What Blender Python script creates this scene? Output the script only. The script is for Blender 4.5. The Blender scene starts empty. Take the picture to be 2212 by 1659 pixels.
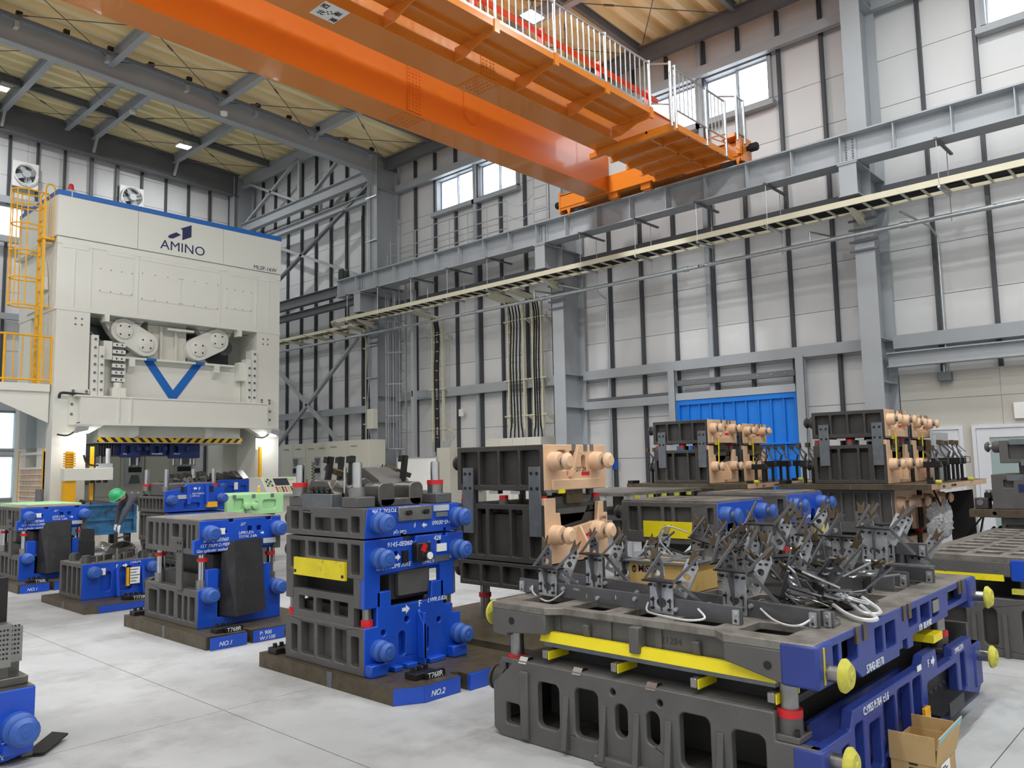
import bpy, bmesh, math, random
from mathutils import Vector, Matrix, Euler
random.seed(7)
SC = bpy.context.scene
COL = SC.collection
PI = math.pi
R = math.radians

# ------------------------------------------------------------------ camera
cam_d = bpy.data.cameras.new('camera')
cam_d.sensor_fit = 'HORIZONTAL'
cam_d.sensor_width = 36.0
cam_d.lens = 36.0 * 1726.116 / 2212.0
cam_d.clip_start = 0.05
cam_d.clip_end = 200
cam = bpy.data.objects.new('camera', cam_d)
COL.objects.link(cam)
yaw, pit, rol = R(47.2783), R(5.72813), R(-1.13579)
fw = Vector((math.sin(yaw)*math.cos(pit), math.cos(yaw)*math.cos(pit), math.sin(pit)))
rt = Vector((math.cos(yaw), -math.sin(yaw), 0))
up = rt.cross(fw)
r2 = math.cos(rol)*rt + math.sin(rol)*up
u2 = -math.sin(rol)*rt + math.cos(rol)*up
cam.matrix_world = Matrix(((r2.x, u2.x, -fw.x, 0), (r2.y, u2.y, -fw.y, 0), (r2.z, u2.z, -fw.z, 1.6), (0, 0, 0, 1)))
SC.camera = cam

# ------------------------------------------------------------------ world, exposure
W = bpy.data.worlds.new('sky'); SC.world = W; W.use_nodes = True
bg = W.node_tree.nodes['Background']
bg.inputs[0].default_value = (0.86, 0.93, 1.0, 1)
bg.inputs[1].default_value = 5.0
vs = SC.view_settings
vs.view_transform = 'Standard'; vs.look = 'None'; vs.gamma = 1.0; vs.exposure = 0.18
vs.use_curve_mapping = False

# lamps: positions of the high-bay fixtures, seen ones and added ones (x, y, z of the glass)
LAMP_W = 135.0
LAMPS = [(12.0, 10.3, 10.85), (11.9, 26.1, 12.65), (6.4, 26.1, 12.85), (0.6, 25.0, 13.0)]
LAMPS += [(x, y, 10.85+(12.0-x)*0.037) for y in (10.3, 3.0, -3.6) for x in (12.0, 8.8, 5.6, 2.4, -0.8, -4.0, -7.2) if (x, y) != (12.0, 10.3)]  # rows out of view, added to bring more light onto the walls
LAMPS += [(x, 15.6, 10.85+(12.0-x)*0.037) for x in (2.4, -0.8, -4.0)]  # further unseen lamps, added on the left for light

# ------------------------------------------------------------------ materials
def lin(c):
    return tuple(((v/255.0+0.055)/1.055)**2.4 if v > 10 else v/255.0/12.92 for v in c)
MT = {}
def mat(name, rgb, rough=0.5, metal=0.0, var=0.12, scale=6.0, bump=0.0, bscale=60.0, second=None, s2=(0.5, 0.62), coat=0.0):
    m = bpy.data.materials.new(name); m.use_nodes = True
    nt = m.node_tree; N = nt.nodes; L = nt.links
    b = N['Principled BSDF']
    b.inputs['Roughness'].default_value = rough
    b.inputs['Metallic'].default_value = metal
    if coat: b.inputs['Coat Weight'].default_value = coat
    c = lin(rgb)
    tc = N.new('ShaderNodeTexCoord')
    nz = N.new('ShaderNodeTexNoise'); nz.inputs['Scale'].default_value = scale; nz.inputs['Detail'].default_value = 5
    L.new(tc.outputs['Object'], nz.inputs['Vector'])
    rp = N.new('ShaderNodeValToRGB')
    rp.color_ramp.elements[0].position = 0.3; rp.color_ramp.elements[1].position = 0.7
    rp.color_ramp.elements[0].color = tuple(v*(1-var) for v in c)+(1,)
    rp.color_ramp.elements[1].color = tuple(min(1, v*(1+var)) for v in c)+(1,)
    L.new(nz.outputs['Fac'], rp.inputs['Fac'])
    out = rp.outputs['Color']
    if second:
        n2 = N.new('ShaderNodeTexNoise'); n2.inputs['Scale'].default_value = scale*1.7; n2.inputs['Detail'].default_value = 8; n2.inputs['Roughness'].default_value = 0.7
        L.new(tc.outputs['Object'], n2.inputs['Vector'])
        r3 = N.new('ShaderNodeValToRGB'); r3.color_ramp.elements[0].position = s2[0]; r3.color_ramp.elements[1].position = s2[1]
        L.new(n2.outputs['Fac'], r3.inputs['Fac'])
        mx = N.new('ShaderNodeMix'); mx.data_type = 'RGBA'
        L.new(r3.outputs['Color'], mx.inputs['Factor'])
        L.new(out, mx.inputs['A']); mx.inputs['B'].default_value = lin(second)+(1,)
        out = mx.outputs['Result']
    L.new(out, b.inputs['Base Color'])
    if bump:
        n3 = N.new('ShaderNodeTexNoise'); n3.inputs['Scale'].default_value = bscale; n3.inputs['Detail'].default_value = 3
        L.new(tc.outputs['Object'], n3.inputs['Vector'])
        bp = N.new('ShaderNodeBump'); bp.inputs['Strength'].default_value = bump; bp.inputs['Distance'].default_value = 0.004
        L.new(n3.outputs['Fac'], bp.inputs['Height']); L.new(bp.outputs['Normal'], b.inputs['Normal'])
    MT[name] = m
    return m
mat('concrete', (172, 174, 176), 0.62, 0, 0.16, 0.9, 0.15, 25, second=(140, 140, 140), s2=(0.48, 0.74))
mat('joint', (40, 38, 36), 0.9)
mat('kerb_concrete', (170, 168, 162), 0.8, 0, 0.1, 2)
mat('panel', (222, 223, 224), 0.5, 0, 0.03, 1.0)
mat('panel_office', (196, 193, 184), 0.6, 0, 0.02, 1.0)
mat('steel_grey', (168, 173, 178), 0.5, 0, 0.05, 1.2)
mat('steel_dark', (108, 111, 116), 0.5, 0, 0.06, 1.5)
mat('post_dark', (70, 72, 78), 0.45, 0.0, 0.05, 2)
mat("deck", (248, 232, 184), 0.75, 0, 0.03, 1)
mat('rod', (105, 106, 108), 0.45, 0.6)
mat('galv', (190, 196, 200), 0.35, 0.75, 0.08, 12)
mat('orange', (222, 130, 42), 0.25, 0, 0.03, 0.8, 0.02, 14, coat=0.3)
mat('orange_rail', (216, 62, 24), 0.35)
mat('cream', (226, 227, 219), 0.35, 0, 0.02, 1.0)
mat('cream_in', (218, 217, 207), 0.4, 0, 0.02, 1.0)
mat('cabinet', (216, 215, 202), 0.42, 0, 0.02, 1.0)
mat('tray_cream', (216, 211, 186), 0.45, 0, 0.03, 4)
mat('press_blue', (24, 104, 190), 0.4, 0, 0.03)
mat('logo_navy', (24, 32, 86), 0.45, 0, 0.0)
mat('door_blue', (12, 118, 214), 0.42, 0, 0.04, 0.7)
mat('yellow', (240, 178, 24), 0.4, 0, 0.04)
mat('yellow_plate', (232, 214, 26), 0.45, 0, 0.08, 9, second=(96, 88, 22), s2=(0.56, 0.8))
mat('yellow_clean', (236, 218, 30), 0.42, 0, 0.06, 6, second=(170, 156, 40), s2=(0.6, 0.9))
mat('yellow_worn', (196, 190, 74), 0.5, 0, 0.12, 30, second=(120, 112, 60), s2=(0.58, 0.8))
mat('black', (24, 24, 25), 0.45)
mat('rubber', (22, 22, 23), 0.7)
mat('cast', (92, 91, 90), 0.5, 0.1, 0.12, 5, 0.35, 70)
mat('cast_dark', (66, 64, 62), 0.5, 0.1, 0.12, 5, 0.3, 70)
mat('cast_top', (134, 130, 124), 0.42, 0.3, 0.16, 4, 0.1, 30, second=(88, 82, 74), s2=(0.45, 0.7))
mat('die_blue', (20, 76, 190), 0.36, 0, 0.1, 4, 0.2, 40, coat=0.25)
mat('die_blue_pin', (52, 92, 172), 0.4, 0, 0.08, 20)
mat('die_navy', (44, 62, 140), 0.42, 0, 0.1, 4, 0.2, 40)
mat('die_deep', (18, 38, 92), 0.42, 0, 0.15, 4, 0.15, 40)
mat('peach', (222, 184, 150), 0.45, 0, 0.06, 5, 0.15, 40, second=(160, 122, 94), s2=(0.62, 0.85))
mat('peach_pin', (232, 194, 160), 0.45, 0, 0.06, 9)
mat('green_die', (170, 222, 164), 0.45, 0, 0.06, 5, 0.1, 40)
mat('plate_steel', (98, 88, 72), 0.45, 0.55, 0.16, 7, 0.05, 40, second=(70, 60, 46), s2=(0.5, 0.75))
mat('wear_steel', (118, 124, 130), 0.38, 0.6, 0.12, 14)
mat('bright', (205, 208, 210), 0.18, 1.0, 0.06, 20)
mat('machined', (150, 150, 148), 0.3, 0.85, 0.12, 12)
mat('tool_steel', (108, 106, 103), 0.32, 0.75, 0.2, 9)
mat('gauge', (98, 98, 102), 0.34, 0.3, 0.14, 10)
mat('gauge_pale', (186, 190, 194), 0.28, 0.5, 0.2, 14)  # lighter grey steel than gauge, for face plates, knobs and clips
mat('rust_steel', (96, 84, 66), 0.5, 0.5, 0.25, 20)
mat('sheet_black', (48, 48, 51), 0.5, 0.25, 0.15, 6, second=(74, 74, 74), s2=(0.55, 0.85))
mat('red', (206, 30, 40), 0.45)
mat('white', (238, 238, 236), 0.5, 0, 0.01)
mat('paint_white', (226, 230, 238), 0.6, 0, 0.03)
mat('ink_black', (28, 22, 20), 0.6)
mat('ink_red', (200, 30, 70), 0.6)
mat('ink_yellow', (220, 200, 40), 0.6)
mat('paper', (240, 240, 238), 0.7, 0, 0.02)
mat('cardboard', (190, 158, 108), 0.75, 0, 0.06, 3, second=(150, 118, 76), s2=(0.55, 0.8))
mat('carton_tan', (206, 172, 104), 0.6, 0, 0.05, 3)
mat('tape_blue', (132, 190, 204), 0.5, 0, 0.05)
mat('bin_blue', (48, 110, 156), 0.5, 0, 0.1, 3, 0.1, 20, second=(30, 52, 66), s2=(0.45, 0.7))
mat('skin', (206, 158, 130), 0.55)
mat('cloth', (74, 75, 84), 0.85, 0, 0.08, 8, 0.3, 30)
mat('helmet', (58, 176, 116), 0.3, 0, 0.02, coat=0.3)
mat('glove', (226, 230, 234), 0.8, 0, 0.05, 30, 0.3, 80)
mat('hair', (26, 22, 20), 0.7)
mat('screen', (58, 64, 72), 0.25)
mat('grey_lt', (186, 190, 194), 0.45)
mat('door_white', (226, 228, 234), 0.4, 0, 0.02)
mat('aluminium', (196, 200, 206), 0.35, 0.6)
mat('shelf_wood', (214, 186, 160), 0.6)
mat('film', (206, 208, 212), 0.2, 0.0, 0.15, 18, second=(168, 140, 108), s2=(0.5, 0.7))
mat('hose', (40, 40, 40), 0.5)
mat('cable_white', (206, 208, 210), 0.4, 0.2)
mat('navy_box', (34, 36, 44), 0.5)
mat('sign_blue', (30, 92, 196), 0.5)
def glass_mat(name, rgb, rough, tr, noise=0):
    m = mat(name, rgb, rough, 0, 0.02)
    b = m.node_tree.nodes['Principled BSDF']
    b.inputs['Transmission Weight'].default_value = tr; b.inputs['IOR'].default_value = 1.1
    return m
glass_mat('glass', (250, 252, 255), 0.02, 1.0)
glass_mat('glass_frost', (214, 232, 232), 0.5, 0.55)
glass_mat('guard_clear', (224, 234, 240), 0.05, 0.85)
def emit_mat(name, rgb, st):
    m = bpy.data.materials.new(name); m.use_nodes = True
    b = m.node_tree.nodes['Principled BSDF']
    b.inputs['Base Color'].default_value = lin(rgb)+(1,)
    b.inputs['Emission Color'].default_value = lin(rgb)+(1,)
    b.inputs['Emission Strength'].default_value = st
    MT[name] = m
emit_mat('lamp_glow', (255, 252, 244), 30.0)
emit_mat('tube_glow', (255, 252, 244), 6.0)
def hazard_mat():
    m = bpy.data.materials.new('hazard'); m.use_nodes = True
    nt = m.node_tree; N = nt.nodes; L = nt.links; b = N['Principled BSDF']; b.inputs['Roughness'].default_value = 0.45
    tc = N.new('ShaderNodeTexCoord'); sp = N.new('ShaderNodeSeparateXYZ'); L.new(tc.outputs['Object'], sp.inputs[0])
    ab = N.new('ShaderNodeMath'); ab.operation = 'ABSOLUTE'; L.new(sp.outputs['X'], ab.inputs[0])
    sb = N.new('ShaderNodeMath'); sb.operation = 'SUBTRACT'; L.new(sp.outputs['Z'], sb.inputs[0]); L.new(ab.outputs[0], sb.inputs[1])
    mu = N.new('ShaderNodeMath'); mu.operation = 'MULTIPLY'; mu.inputs[1].default_value = 4.6; L.new(sb.outputs[0], mu.inputs[0])
    fr = N.new('ShaderNodeMath'); fr.operation = 'FRACT'; L.new(mu.outputs[0], fr.inputs[0])
    gt = N.new('ShaderNodeMath'); gt.operation = 'GREATER_THAN'; gt.inputs[1].default_value = 0.45; L.new(fr.outputs[0], gt.inputs[0])
    mx = N.new('ShaderNodeMix'); mx.data_type = 'RGBA'; L.new(gt.outputs[0], mx.inputs['Factor'])
    mx.inputs['A'].default_value = lin((26, 26, 26))+(1,); mx.inputs['B'].default_value = lin((244, 196, 24))+(1,)
    L.new(mx.outputs['Result'], b.inputs['Base Color']); MT['hazard'] = m
hazard_mat()

# ------------------------------------------------------------------ mesh helpers
def rrect(x0, z0, x1, z1, r=0.0, n=3):
    if r <= 0: return [(x0, z0), (x1, z0), (x1, z1), (x0, z1)]
    r = min(r, (x1-x0)/2-1e-4, (z1-z0)/2-1e-4); p = []
    for cx, cz, a in ((x1-r, z0+r, -90), (x1-r, z1-r, 0), (x0+r, z1-r, 90), (x0+r, z0+r, 180)):
        for i in range(n+1):
            t = R(a+90.0*i/n); p.append((cx+r*math.cos(t), cz+r*math.sin(t)))
    return p
def circ(cx, cz, r, n=14):
    return [(cx+r*math.cos(2*PI*i/n), cz+r*math.sin(2*PI*i/n)) for i in range(n)]
def P3(plane, a, u, v):
    return (a, u, v) if plane == 'x' else (u, a, v) if plane == 'y' else (u, v, a)
class MB:
    def __init__(s): s.v = []; s.f = []
    def add(s, vs, fs):
        o = len(s.v); s.v += [tuple(p) for p in vs]; s.f += [tuple(i+o for i in f) for f in fs]; return s
    def box(s, x0, y0, z0, x1, y1, z1):
        if x0 > x1: x0, x1 = x1, x0
        if y0 > y1: y0, y1 = y1, y0
        if z0 > z1: z0, z1 = z1, z0
        return s.add([(x0,y0,z0),(x1,y0,z0),(x1,y1,z0),(x0,y1,z0),(x0,y0,z1),(x1,y0,z1),(x1,y1,z1),(x0,y1,z1)],
                     [(0,3,2,1),(4,5,6,7),(0,1,5,4),(1,2,6,5),(2,3,7,6),(3,0,4,7)])
    def obox(s, c, size, rot=(0,0,0)):
        m = Euler(rot).to_matrix(); hx, hy, hz = size[0]/2, size[1]/2, size[2]/2
        vs = [Vector(c)+m @ Vector((x,y,z)) for z in (-hz,hz) for x,y in ((-hx,-hy),(hx,-hy),(hx,hy),(-hx,hy))]
        return s.add(vs, [(0,3,2,1),(4,5,6,7),(0,1,5,4),(1,2,6,5),(2,3,7,6),(3,0,4,7)])
    def prism(s, pts, plane, a0, a1, holes=()):
        loops = [pts]+list(holes)
        flat = [p for l in loops for p in l]; n = len(flat); tris = []
        if holes:
            bm = bmesh.new(); bv = [bm.verts.new((p[0], p[1], 0)) for p in flat]; be = []; o = 0
            for l in loops:
                k = len(l); be += [bm.edges.new((bv[o+i], bv[o+(i+1) % k])) for i in range(k)]; o += k
            bm.verts.index_update()
            bmesh.ops.triangle_fill(bm, use_beauty=True, use_dissolve=False, edges=be, normal=(0, 0, 1))
            tris = [[v.index for v in f.verts] for f in bm.faces]; bm.free()
        vs = [P3(plane, a0, *p) for p in flat]+[P3(plane, a1, *p) for p in flat]
        if not holes:
            fs = [tuple(range(n)), tuple(range(2*n-1, n-1, -1))]
        else:
            fs = [tuple(t) for t in tris]+[tuple(n+i for i in reversed(t)) for t in tris]
        o = 0
        for l in loops:
            k = len(l)
            for i in range(k):
                a, b = o+i, o+(i+1) % k; fs.append((a, b, n+b, n+a))
            o += k
        return s.add(vs, fs)
    def cyl(s, p0, p1, r, n=12, r1=None):
        p0, p1 = Vector(p0), Vector(p1); r1 = r if r1 is None else r1
        d = (p1-p0).normalized(); a = d.orthogonal().normalized(); b = d.cross(a)
        vs = []; 
        for p, q in ((p0, r), (p1, r1)):
            for i in range(n):
                t = 2*PI*i/n; vs.append(p+q*(math.cos(t)*a+math.sin(t)*b))
        return s.add(vs, [(i, (i+1) % n, n+(i+1) % n, n+i) for i in range(n)]+[tuple(reversed(range(n))), tuple(range(n, 2*n))])
    def lathe(s, prof, o, axis, n=20):
        o = Vector(o); d = Vector(axis).normalized(); a = d.orthogonal().normalized(); b = d.cross(a); vs = []; fs = []
        k = len(prof)
        for r, h in prof:
            for i in range(n):
                t = 2*PI*i/n; vs.append(o+h*d+r*(math.cos(t)*a+math.sin(t)*b))
        for j in range(k-1):
            for i in range(n): fs.append((j*n+i, j*n+(i+1) % n, (j+1)*n+(i+1) % n, (j+1)*n+i))
        fs += [tuple(reversed(range(n))), tuple(range((k-1)*n, k*n))]
        return s.add(vs, fs)
    def tube(s, pts, r, n=6, closed=False):
        pts = [Vector(p) for p in pts]; k = len(pts); vs = []; fs = []; a = None
        for i, p in enumerate(pts):
            if closed: d = pts[(i+1) % k]-pts[i-1]
            else: d = pts[min(i+1, k-1)]-pts[max(i-1, 0)]
            d.normalize()
            a = d.orthogonal().normalized() if a is None else (a-d*a.dot(d)).normalized()
            b = d.cross(a)
            for j in range(n):
                t = 2*PI*j/n; vs.append(p+r*(math.cos(t)*a+math.sin(t)*b))
        m = k if closed else k-1
        for i in range(m):
            q = (i+1) % k
            for j in range(n): fs.append((i*n+j, i*n+(j+1) % n, q*n+(j+1) % n, q*n+j))
        if not closed: fs += [tuple(reversed(range(n))), tuple(range((k-1)*n, k*n))]
        return s.add(vs, fs)
    def bar(s, p0, p1, w, h, upv=(0,0,1)):
        p0, p1 = Vector(p0), Vector(p1); d = (p1-p0).normalized(); u = Vector(upv)
        sd = d.cross(u)
        if sd.length < 1e-4: sd = d.orthogonal()
        sd.normalize(); u = sd.cross(d)
        vs = [p+x*sd*w/2+y*u*h/2 for p in (p0, p1) for x, y in ((-1,-1),(1,-1),(1,1),(-1,1))]
        return s.add(vs, [(0,1,2,3),(7,6,5,4),(0,4,5,1),(1,5,6,2),(2,6,7,3),(3,7,4,0)])
    def ibeam(s, p0, p1, h, w, tw=0.014, tf=0.02, upv=(0,0,1)):
        p0, p1 = Vector(p0), Vector(p1); d = (p1-p0).normalized(); u = Vector(upv); sd = d.cross(u).normalized(); u = sd.cross(d)
        pr = [(-w/2,-h/2),(w/2,-h/2),(w/2,-h/2+tf),(tw/2,-h/2+tf),(tw/2,h/2-tf),(w/2,h/2-tf),(w/2,h/2),(-w/2,h/2),(-w/2,h/2-tf),(-tw/2,h/2-tf),(-tw/2,-h/2+tf),(-w/2,-h/2+tf)]
        n = 12; vs = [p+x*sd+y*u for p in (p0, p1) for x, y in pr]
        return s.add(vs, [tuple(reversed(range(n))), tuple(range(n, 2*n))]+[(i, (i+1) % n, n+(i+1) % n, n+i) for i in range(n)])
    def chan(s, p0, p1, h, w, t=0.012, upv=(0,0,1), flip=1):
        p0, p1 = Vector(p0), Vector(p1); d = (p1-p0).normalized(); u = Vector(upv); sd = d.cross(u).normalized()*flip; u = Vector(upv)-d*d.dot(Vector(upv)); u.normalize()
        pr = [(0,-h/2),(w,-h/2),(w,-h/2+t),(t,-h/2+t),(t,h/2-t),(w,h/2-t),(w,h/2),(0,h/2)]
        n = 8; vs = [p+x*sd+y*u for p in (p0, p1) for x, y in pr]
        return s.add(vs, [tuple(reversed(range(n))), tuple(range(n, 2*n))]+[(i, (i+1) % n, n+(i+1) % n, n+i) for i in range(n)])
    def mesh(s, name, off=(0,0,0)):
        me = bpy.data.meshes.new(name)
        me.from_pydata([(p[0]-off[0], p[1]-off[1], p[2]-off[2]) for p in s.v], [], s.f)
        bm = bmesh.new(); bm.from_mesh(me); bmesh.ops.recalc_face_normals(bm, faces=bm.faces); bm.to_mesh(me); bm.free()
        me.polygons.foreach_set('use_smooth', [True]*len(me.polygons))
        me.set_sharp_from_angle(angle=R(38))
        me.update()
        return me
def tag(o, label=None, cat=None, group=None, kind=None):
    if label: o['label'] = label
    if cat: o['category'] = cat
    if group: o['group'] = group
    if kind: o['kind'] = kind
    return o
def mk(mb, name, m, parent=None, off=(0,0,0), bevel=0):
    me = mb.mesh(name, off); me.materials.append(MT[m])
    o = bpy.data.objects.new(name, me); COL.objects.link(o)
    if parent is not None: o.parent = parent
    if bevel:
        b = o.modifiers.new('bevel', 'BEVEL'); b.width = bevel; b.segments = 2; b.limit_method = 'ANGLE'; b.angle_limit = R(40); b.harden_normals = False
    return o
class Thing:
    """an Empty at the base of a thing; parts are given in world coordinates when the thing is not rotated"""
    def __init__(s, name, label, cat, loc=(0,0,0), rotz=0.0, group=None, local=False, kind=None):
        s.e = bpy.data.objects.new(name, None); COL.objects.link(s.e); s.e.empty_display_size = 0.1
        s.e.location = loc; s.e.rotation_euler = (0, 0, rotz); s.off = (0,0,0) if local else loc
        tag(s.e, label, cat, group, kind)
    def part(s, mb, name, m, parent=None, bevel=0, label=None):
        o = mk(mb, name, m, parent if parent is not None else s.e, s.off, bevel)
        if label: o['label'] = label
        return o
def single(mb, name, m, label, cat, group=None, kind=None, loc=None, bevel=0):
    xs = [p[0] for p in mb.v]; ys = [p[1] for p in mb.v]; zs = [p[2] for p in mb.v]
    if loc is None: loc = ((min(xs)+max(xs))/2, (min(ys)+max(ys))/2, min(zs))
    o = mk(mb, name, m, None, loc, bevel); o.location = loc
    return tag(o, label, cat, group, kind)
def struct(mb, name, m, parent=None):
    o = mk(mb, name, m, parent)
    if parent is None: o['kind'] = 'structure'
    return o
def share(o, name, parent, loc, rot=None):
    c = o.copy(); c.name = name; COL.objects.link(c); c.parent = parent; c.location = loc
    if rot is not None: c.rotation_euler = rot
    return c
def copy_tree(o, parent=None):
    c = o.copy(); COL.objects.link(c); c.parent = parent
    for ch in o.children: copy_tree(ch, c)
    return c
def text(parent, s, loc, size, face, m, off=(0,0,0), shear=0.0, ext=0.0015, rot=0.0, align='LEFT', name='lettering', bold=0.0, sx=1.0):
    cu = bpy.data.curves.new('t', 'FONT'); cu.body = s; cu.size = size; cu.shear = shear; cu.extrude = ext; cu.align_x = align; cu.offset = bold
    cu.resolution_u = 3
    ob = bpy.data.objects.new('t', cu)
    me = bpy.data.meshes.new_from_object(ob)
    bpy.data.objects.remove(ob); bpy.data.curves.remove(cu)
    me.name = name; me.materials.clear(); me.materials.append(MT[m])
    B = {'-y': Matrix(((1,0,0),(0,0,-1),(0,1,0))), '-x': Matrix(((0,0,-1),(-1,0,0),(0,1,0))), 'z': Matrix.Identity(3), '-z': Matrix(((1,0,0),(0,-1,0),(0,0,-1)))}[face]
    T = B @ Matrix.Rotation(rot, 3, 'Z')
    me.transform(Matrix.Translation(Vector(loc)-Vector(off)) @ T.to_4x4() @ Matrix.Diagonal((sx, 1, 1, 1)))
    o = bpy.data.objects.new(name, me); COL.objects.link(o); o.parent = parent
    return o
def catmull(pts, k=6):
    pts = [Vector(p) for p in pts]; q = [pts[0]]+pts+[pts[-1]]; out = []
    for i in range(1, len(q)-2):
        a, b, c, d = q[i-1], q[i], q[i+1], q[i+2]
        for j in range(k):
            t = j/k; out.append(0.5*((2*b)+(c-a)*t+(2*a-5*b+4*c-d)*t*t+(3*b-a-3*c+d)*t**3))
    out.append(pts[-1]); return out
# ================================================================== the shell
RX0, RX1, RY0, RY1 = -10.0, 16.0, -8.0, 28.95
def deckz(x): return 11.38+(14.9-x)*0.037
def fdeckz(x): return 13.16+(15.3-x)*0.033
# floor: a dark bed with slabs and open joints
fl = struct(MB().box(RX0-0.3, RY0-0.3, -0.3, RX1+0.3, RY1+0.3, -0.03), 'floor', 'joint')
xs = [RX0, -5.41, -1.34, 2.727, 6.8, 10.87, 14.94, RX1]
ys = [RY0, -7.0, -2.94, 1.13, 5.2, 9.27, 13.34, 17.41, 21.48, 25.55, RY1]
for i in range(len(xs)-1):
    for j in range(len(ys)-1):
        g = 0.003
        struct(MB().box(xs[i]+g, ys[j]+g, -0.03, xs[i+1]-g, ys[j+1]-g, 0.0), 'slab', 'concrete', fl)

# right wall with windows
ROWS = [0.73+0.957*k for k in range(0, 14)]
WIN = [(14.40, 15.93), (16.09, 17.72), (7.02, 8.62), (8.76, 10.36), (1.36, 2.96)]
COLY = [-2.4, 4.97, 12.30, 19.65, 28.65]
def posts_y():
    out = []
    for a, b, n in ((-2.4, 4.97, 8), (4.97, 12.30, 8), (12.30, 19.65, 8)):
        out += [a+(b-a)*k/n for k in range(1, n)]
    out += [21.46+0.927*k for k in range(0, 8)]+[20.53]
    return sorted(out)
POSTY = posts_y()
wr = MB()
wr.box(16.07, RY0, -0.1, 16.25, RY1, ROWS[9]); wr.box(16.07, RY0, ROWS[10], 16.25, RY1, 13.8)
cuts = [RY0]+[v for w in sorted(WIN) for v in w]+[RY1]
for k in range(0, len(cuts), 2): wr.box(16.07, cuts[k], ROWS[9], 16.25, cuts[k+1], ROWS[10])
wall_r = struct(wr, 'wall_right', 'panel')
struct(MB().box(15.93, RY0, 0, 16.07, 6.7, 0.9).box(15.93, 9.5, 0, 16.07, RY1, 0.9), 'kerb', 'kerb_concrete', wall_r)
for k in range(len(ROWS)-1):
    z0, z1 = ROWS[k]+0.006, ROWS[k+1]-0.006
    if z1 > 13.2: break
    y = RY0+0.6
    segs = []
    if k == 9: segs = [(cuts[i], cuts[i+1]) for i in range(0, len(cuts), 2)]
    else:
        pts = [RY0]+[COLY[0]+0.916*3*i for i in range(-2, 12)]+[RY1]
        pts = [p for p in pts if RY0 <= p <= RY1]
        segs = list(zip(pts[:-1], pts[1:]))
    for a, b in segs:
        if b-a > 0.05: struct(MB().box(16.03, a+0.004, z0, 16.07, b-0.004, z1), 'panel', 'panel', wall_r)
# furring posts
pm = MB().box(15.9, -0.03, 0, 16.03, 0.03, 1.0)
for y in POSTY:
    top = 11.2 if y < 19.65 else 12.9
    mid = any(abs(y-v) < 0.02 for v in (8.635, 15.975, 1.285))
    bot = 3.1 if (y < 4.9 or 6.75 < y < 9.45) else 0.9
    if mid:
        m2 = MB().box(15.84, y-0.055, bot, 16.03, y+0.055, top); struct(m2, 'wall_post', 'steel_grey', wall_r)
        struct(MB().box(15.9, y-0.1, bot, 16.03, y-0.056, top), 'wall_post', 'post_dark', wall_r)
        continue
    inw = [w for w in WIN if w[0]-0.02 < y < w[1]+0.02]
    if inw:
        struct(MB().box(15.93, y-0.032, bot, 16.03, y+0.032, 9.16), 'wall_post', 'post_dark', wall_r)
        struct(MB().box(15.93, y-0.032, 10.45, 16.03, y+0.032, top), 'wall_post', 'post_dark', wall_r)
    else:
        struct(MB().box(15.93, y-0.032, bot, 16.03, y+0.032, top), 'wall_post', 'post_dark', wall_r)
# windows
for n, (a, b) in enumerate(WIN):
    z0, z1 = ROWS[9]-0.05, ROWS[10]
    t = MB()
    for u0, v0, u1, v1 in ((a-0.05, z0-0.05, b+0.05, z0+0.03), (a-0.05, z1-0.03, b+0.05, z1+0.05), (a-0.05, z0, a+0.03, z1), (b-0.03, z0, b+0.05, z1)):
        t.box(15.94, u0, v0, 16.2, u1, v1)
    wo = struct(t, 'window_%d' % (n+1), 'steel_grey')
    mid = (a+b)/2
    for u0, u1, x in ((a+0.03, mid+0.03, 16.10), (mid-0.03, b-0.03, 16.14)):
        s = MB().prism(rrect(u0, z0+0.03, u1, z1-0.03), 'x', x-0.015, x+0.015, [rrect(u0+0.035, z0+0.065, u1-0.035, z1-0.065)])
        so = struct(s, 'sash', 'aluminium', wo)
        struct(MB().box(x-0.004, u0+0.035, z0+0.065, x+0.004, u1-0.035, z1-0.065), 'pane', 'glass', so)
    struct(MB().box(15.8, a-0.12, z0-0.17, 15.98, b+0.12, z0-0.05), 'sill', 'steel_grey', wo)
# back wall, left wall, wall behind the camera
bwz = 13.9
BWIN = (6.3, 7.98, 9.2, 10.25); BW2 = (5.6, 8.0, 2.35, 3.6); BW3 = (5.6, 8.0, 0.8, 2.2)
bw = MB()
bw.box(RX0, 29.02, 0, 5.6, 29.2, bwz); bw.box(8.0, 29.02, 0, RX1+0.2, 29.2, bwz)
bw.box(5.6, 29.02, 0, 8.0, 29.2, 0.8); bw.box(5.6, 29.02, 3.6, 8.0, 29.2, 9.2); bw.box(5.6, 29.02, 10.25, 8.0, 29.2, bwz); bw.box(5.6, 29.02, 9.2, 6.3, 29.2, 10.25)
bw.box(5.6, 29.02, 2.2, 8.0, 29.2, 2.35)
wall_b = struct(bw, 'wall_back', 'panel')
BPX = [7.45-0.86*3, 7.45-0.86*2, 7.45-0.86, 7.45, 8.27, 9.1, 9.95, 10.81, 11.67, 12.55, 13.41, 14.25, 15.08, 3.9, 3.0, 2.1, 1.2, 0.3]
for k in range(len(ROWS)-1):
    z0, z1 = ROWS[k]+0.006, ROWS[k+1]-0.006
    if z1 > 13.5: break
    for a, b in ((0.3, 3.0), (3.0, 5.6), (8.0, 10.81), (10.81, 13.41), (13.41, 15.95)):
        struct(MB().box(a+0.004, 28.98, z0, b-0.004, 29.02, z1), 'panel', 'panel', wall_b)
    if 3.6 <= z0 and z1 <= 9.25 or z0 > 10.2: struct(MB().box(5.604, 28.98, z0, 7.996, 29.02, z1), 'panel', 'panel', wall_b)
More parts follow.
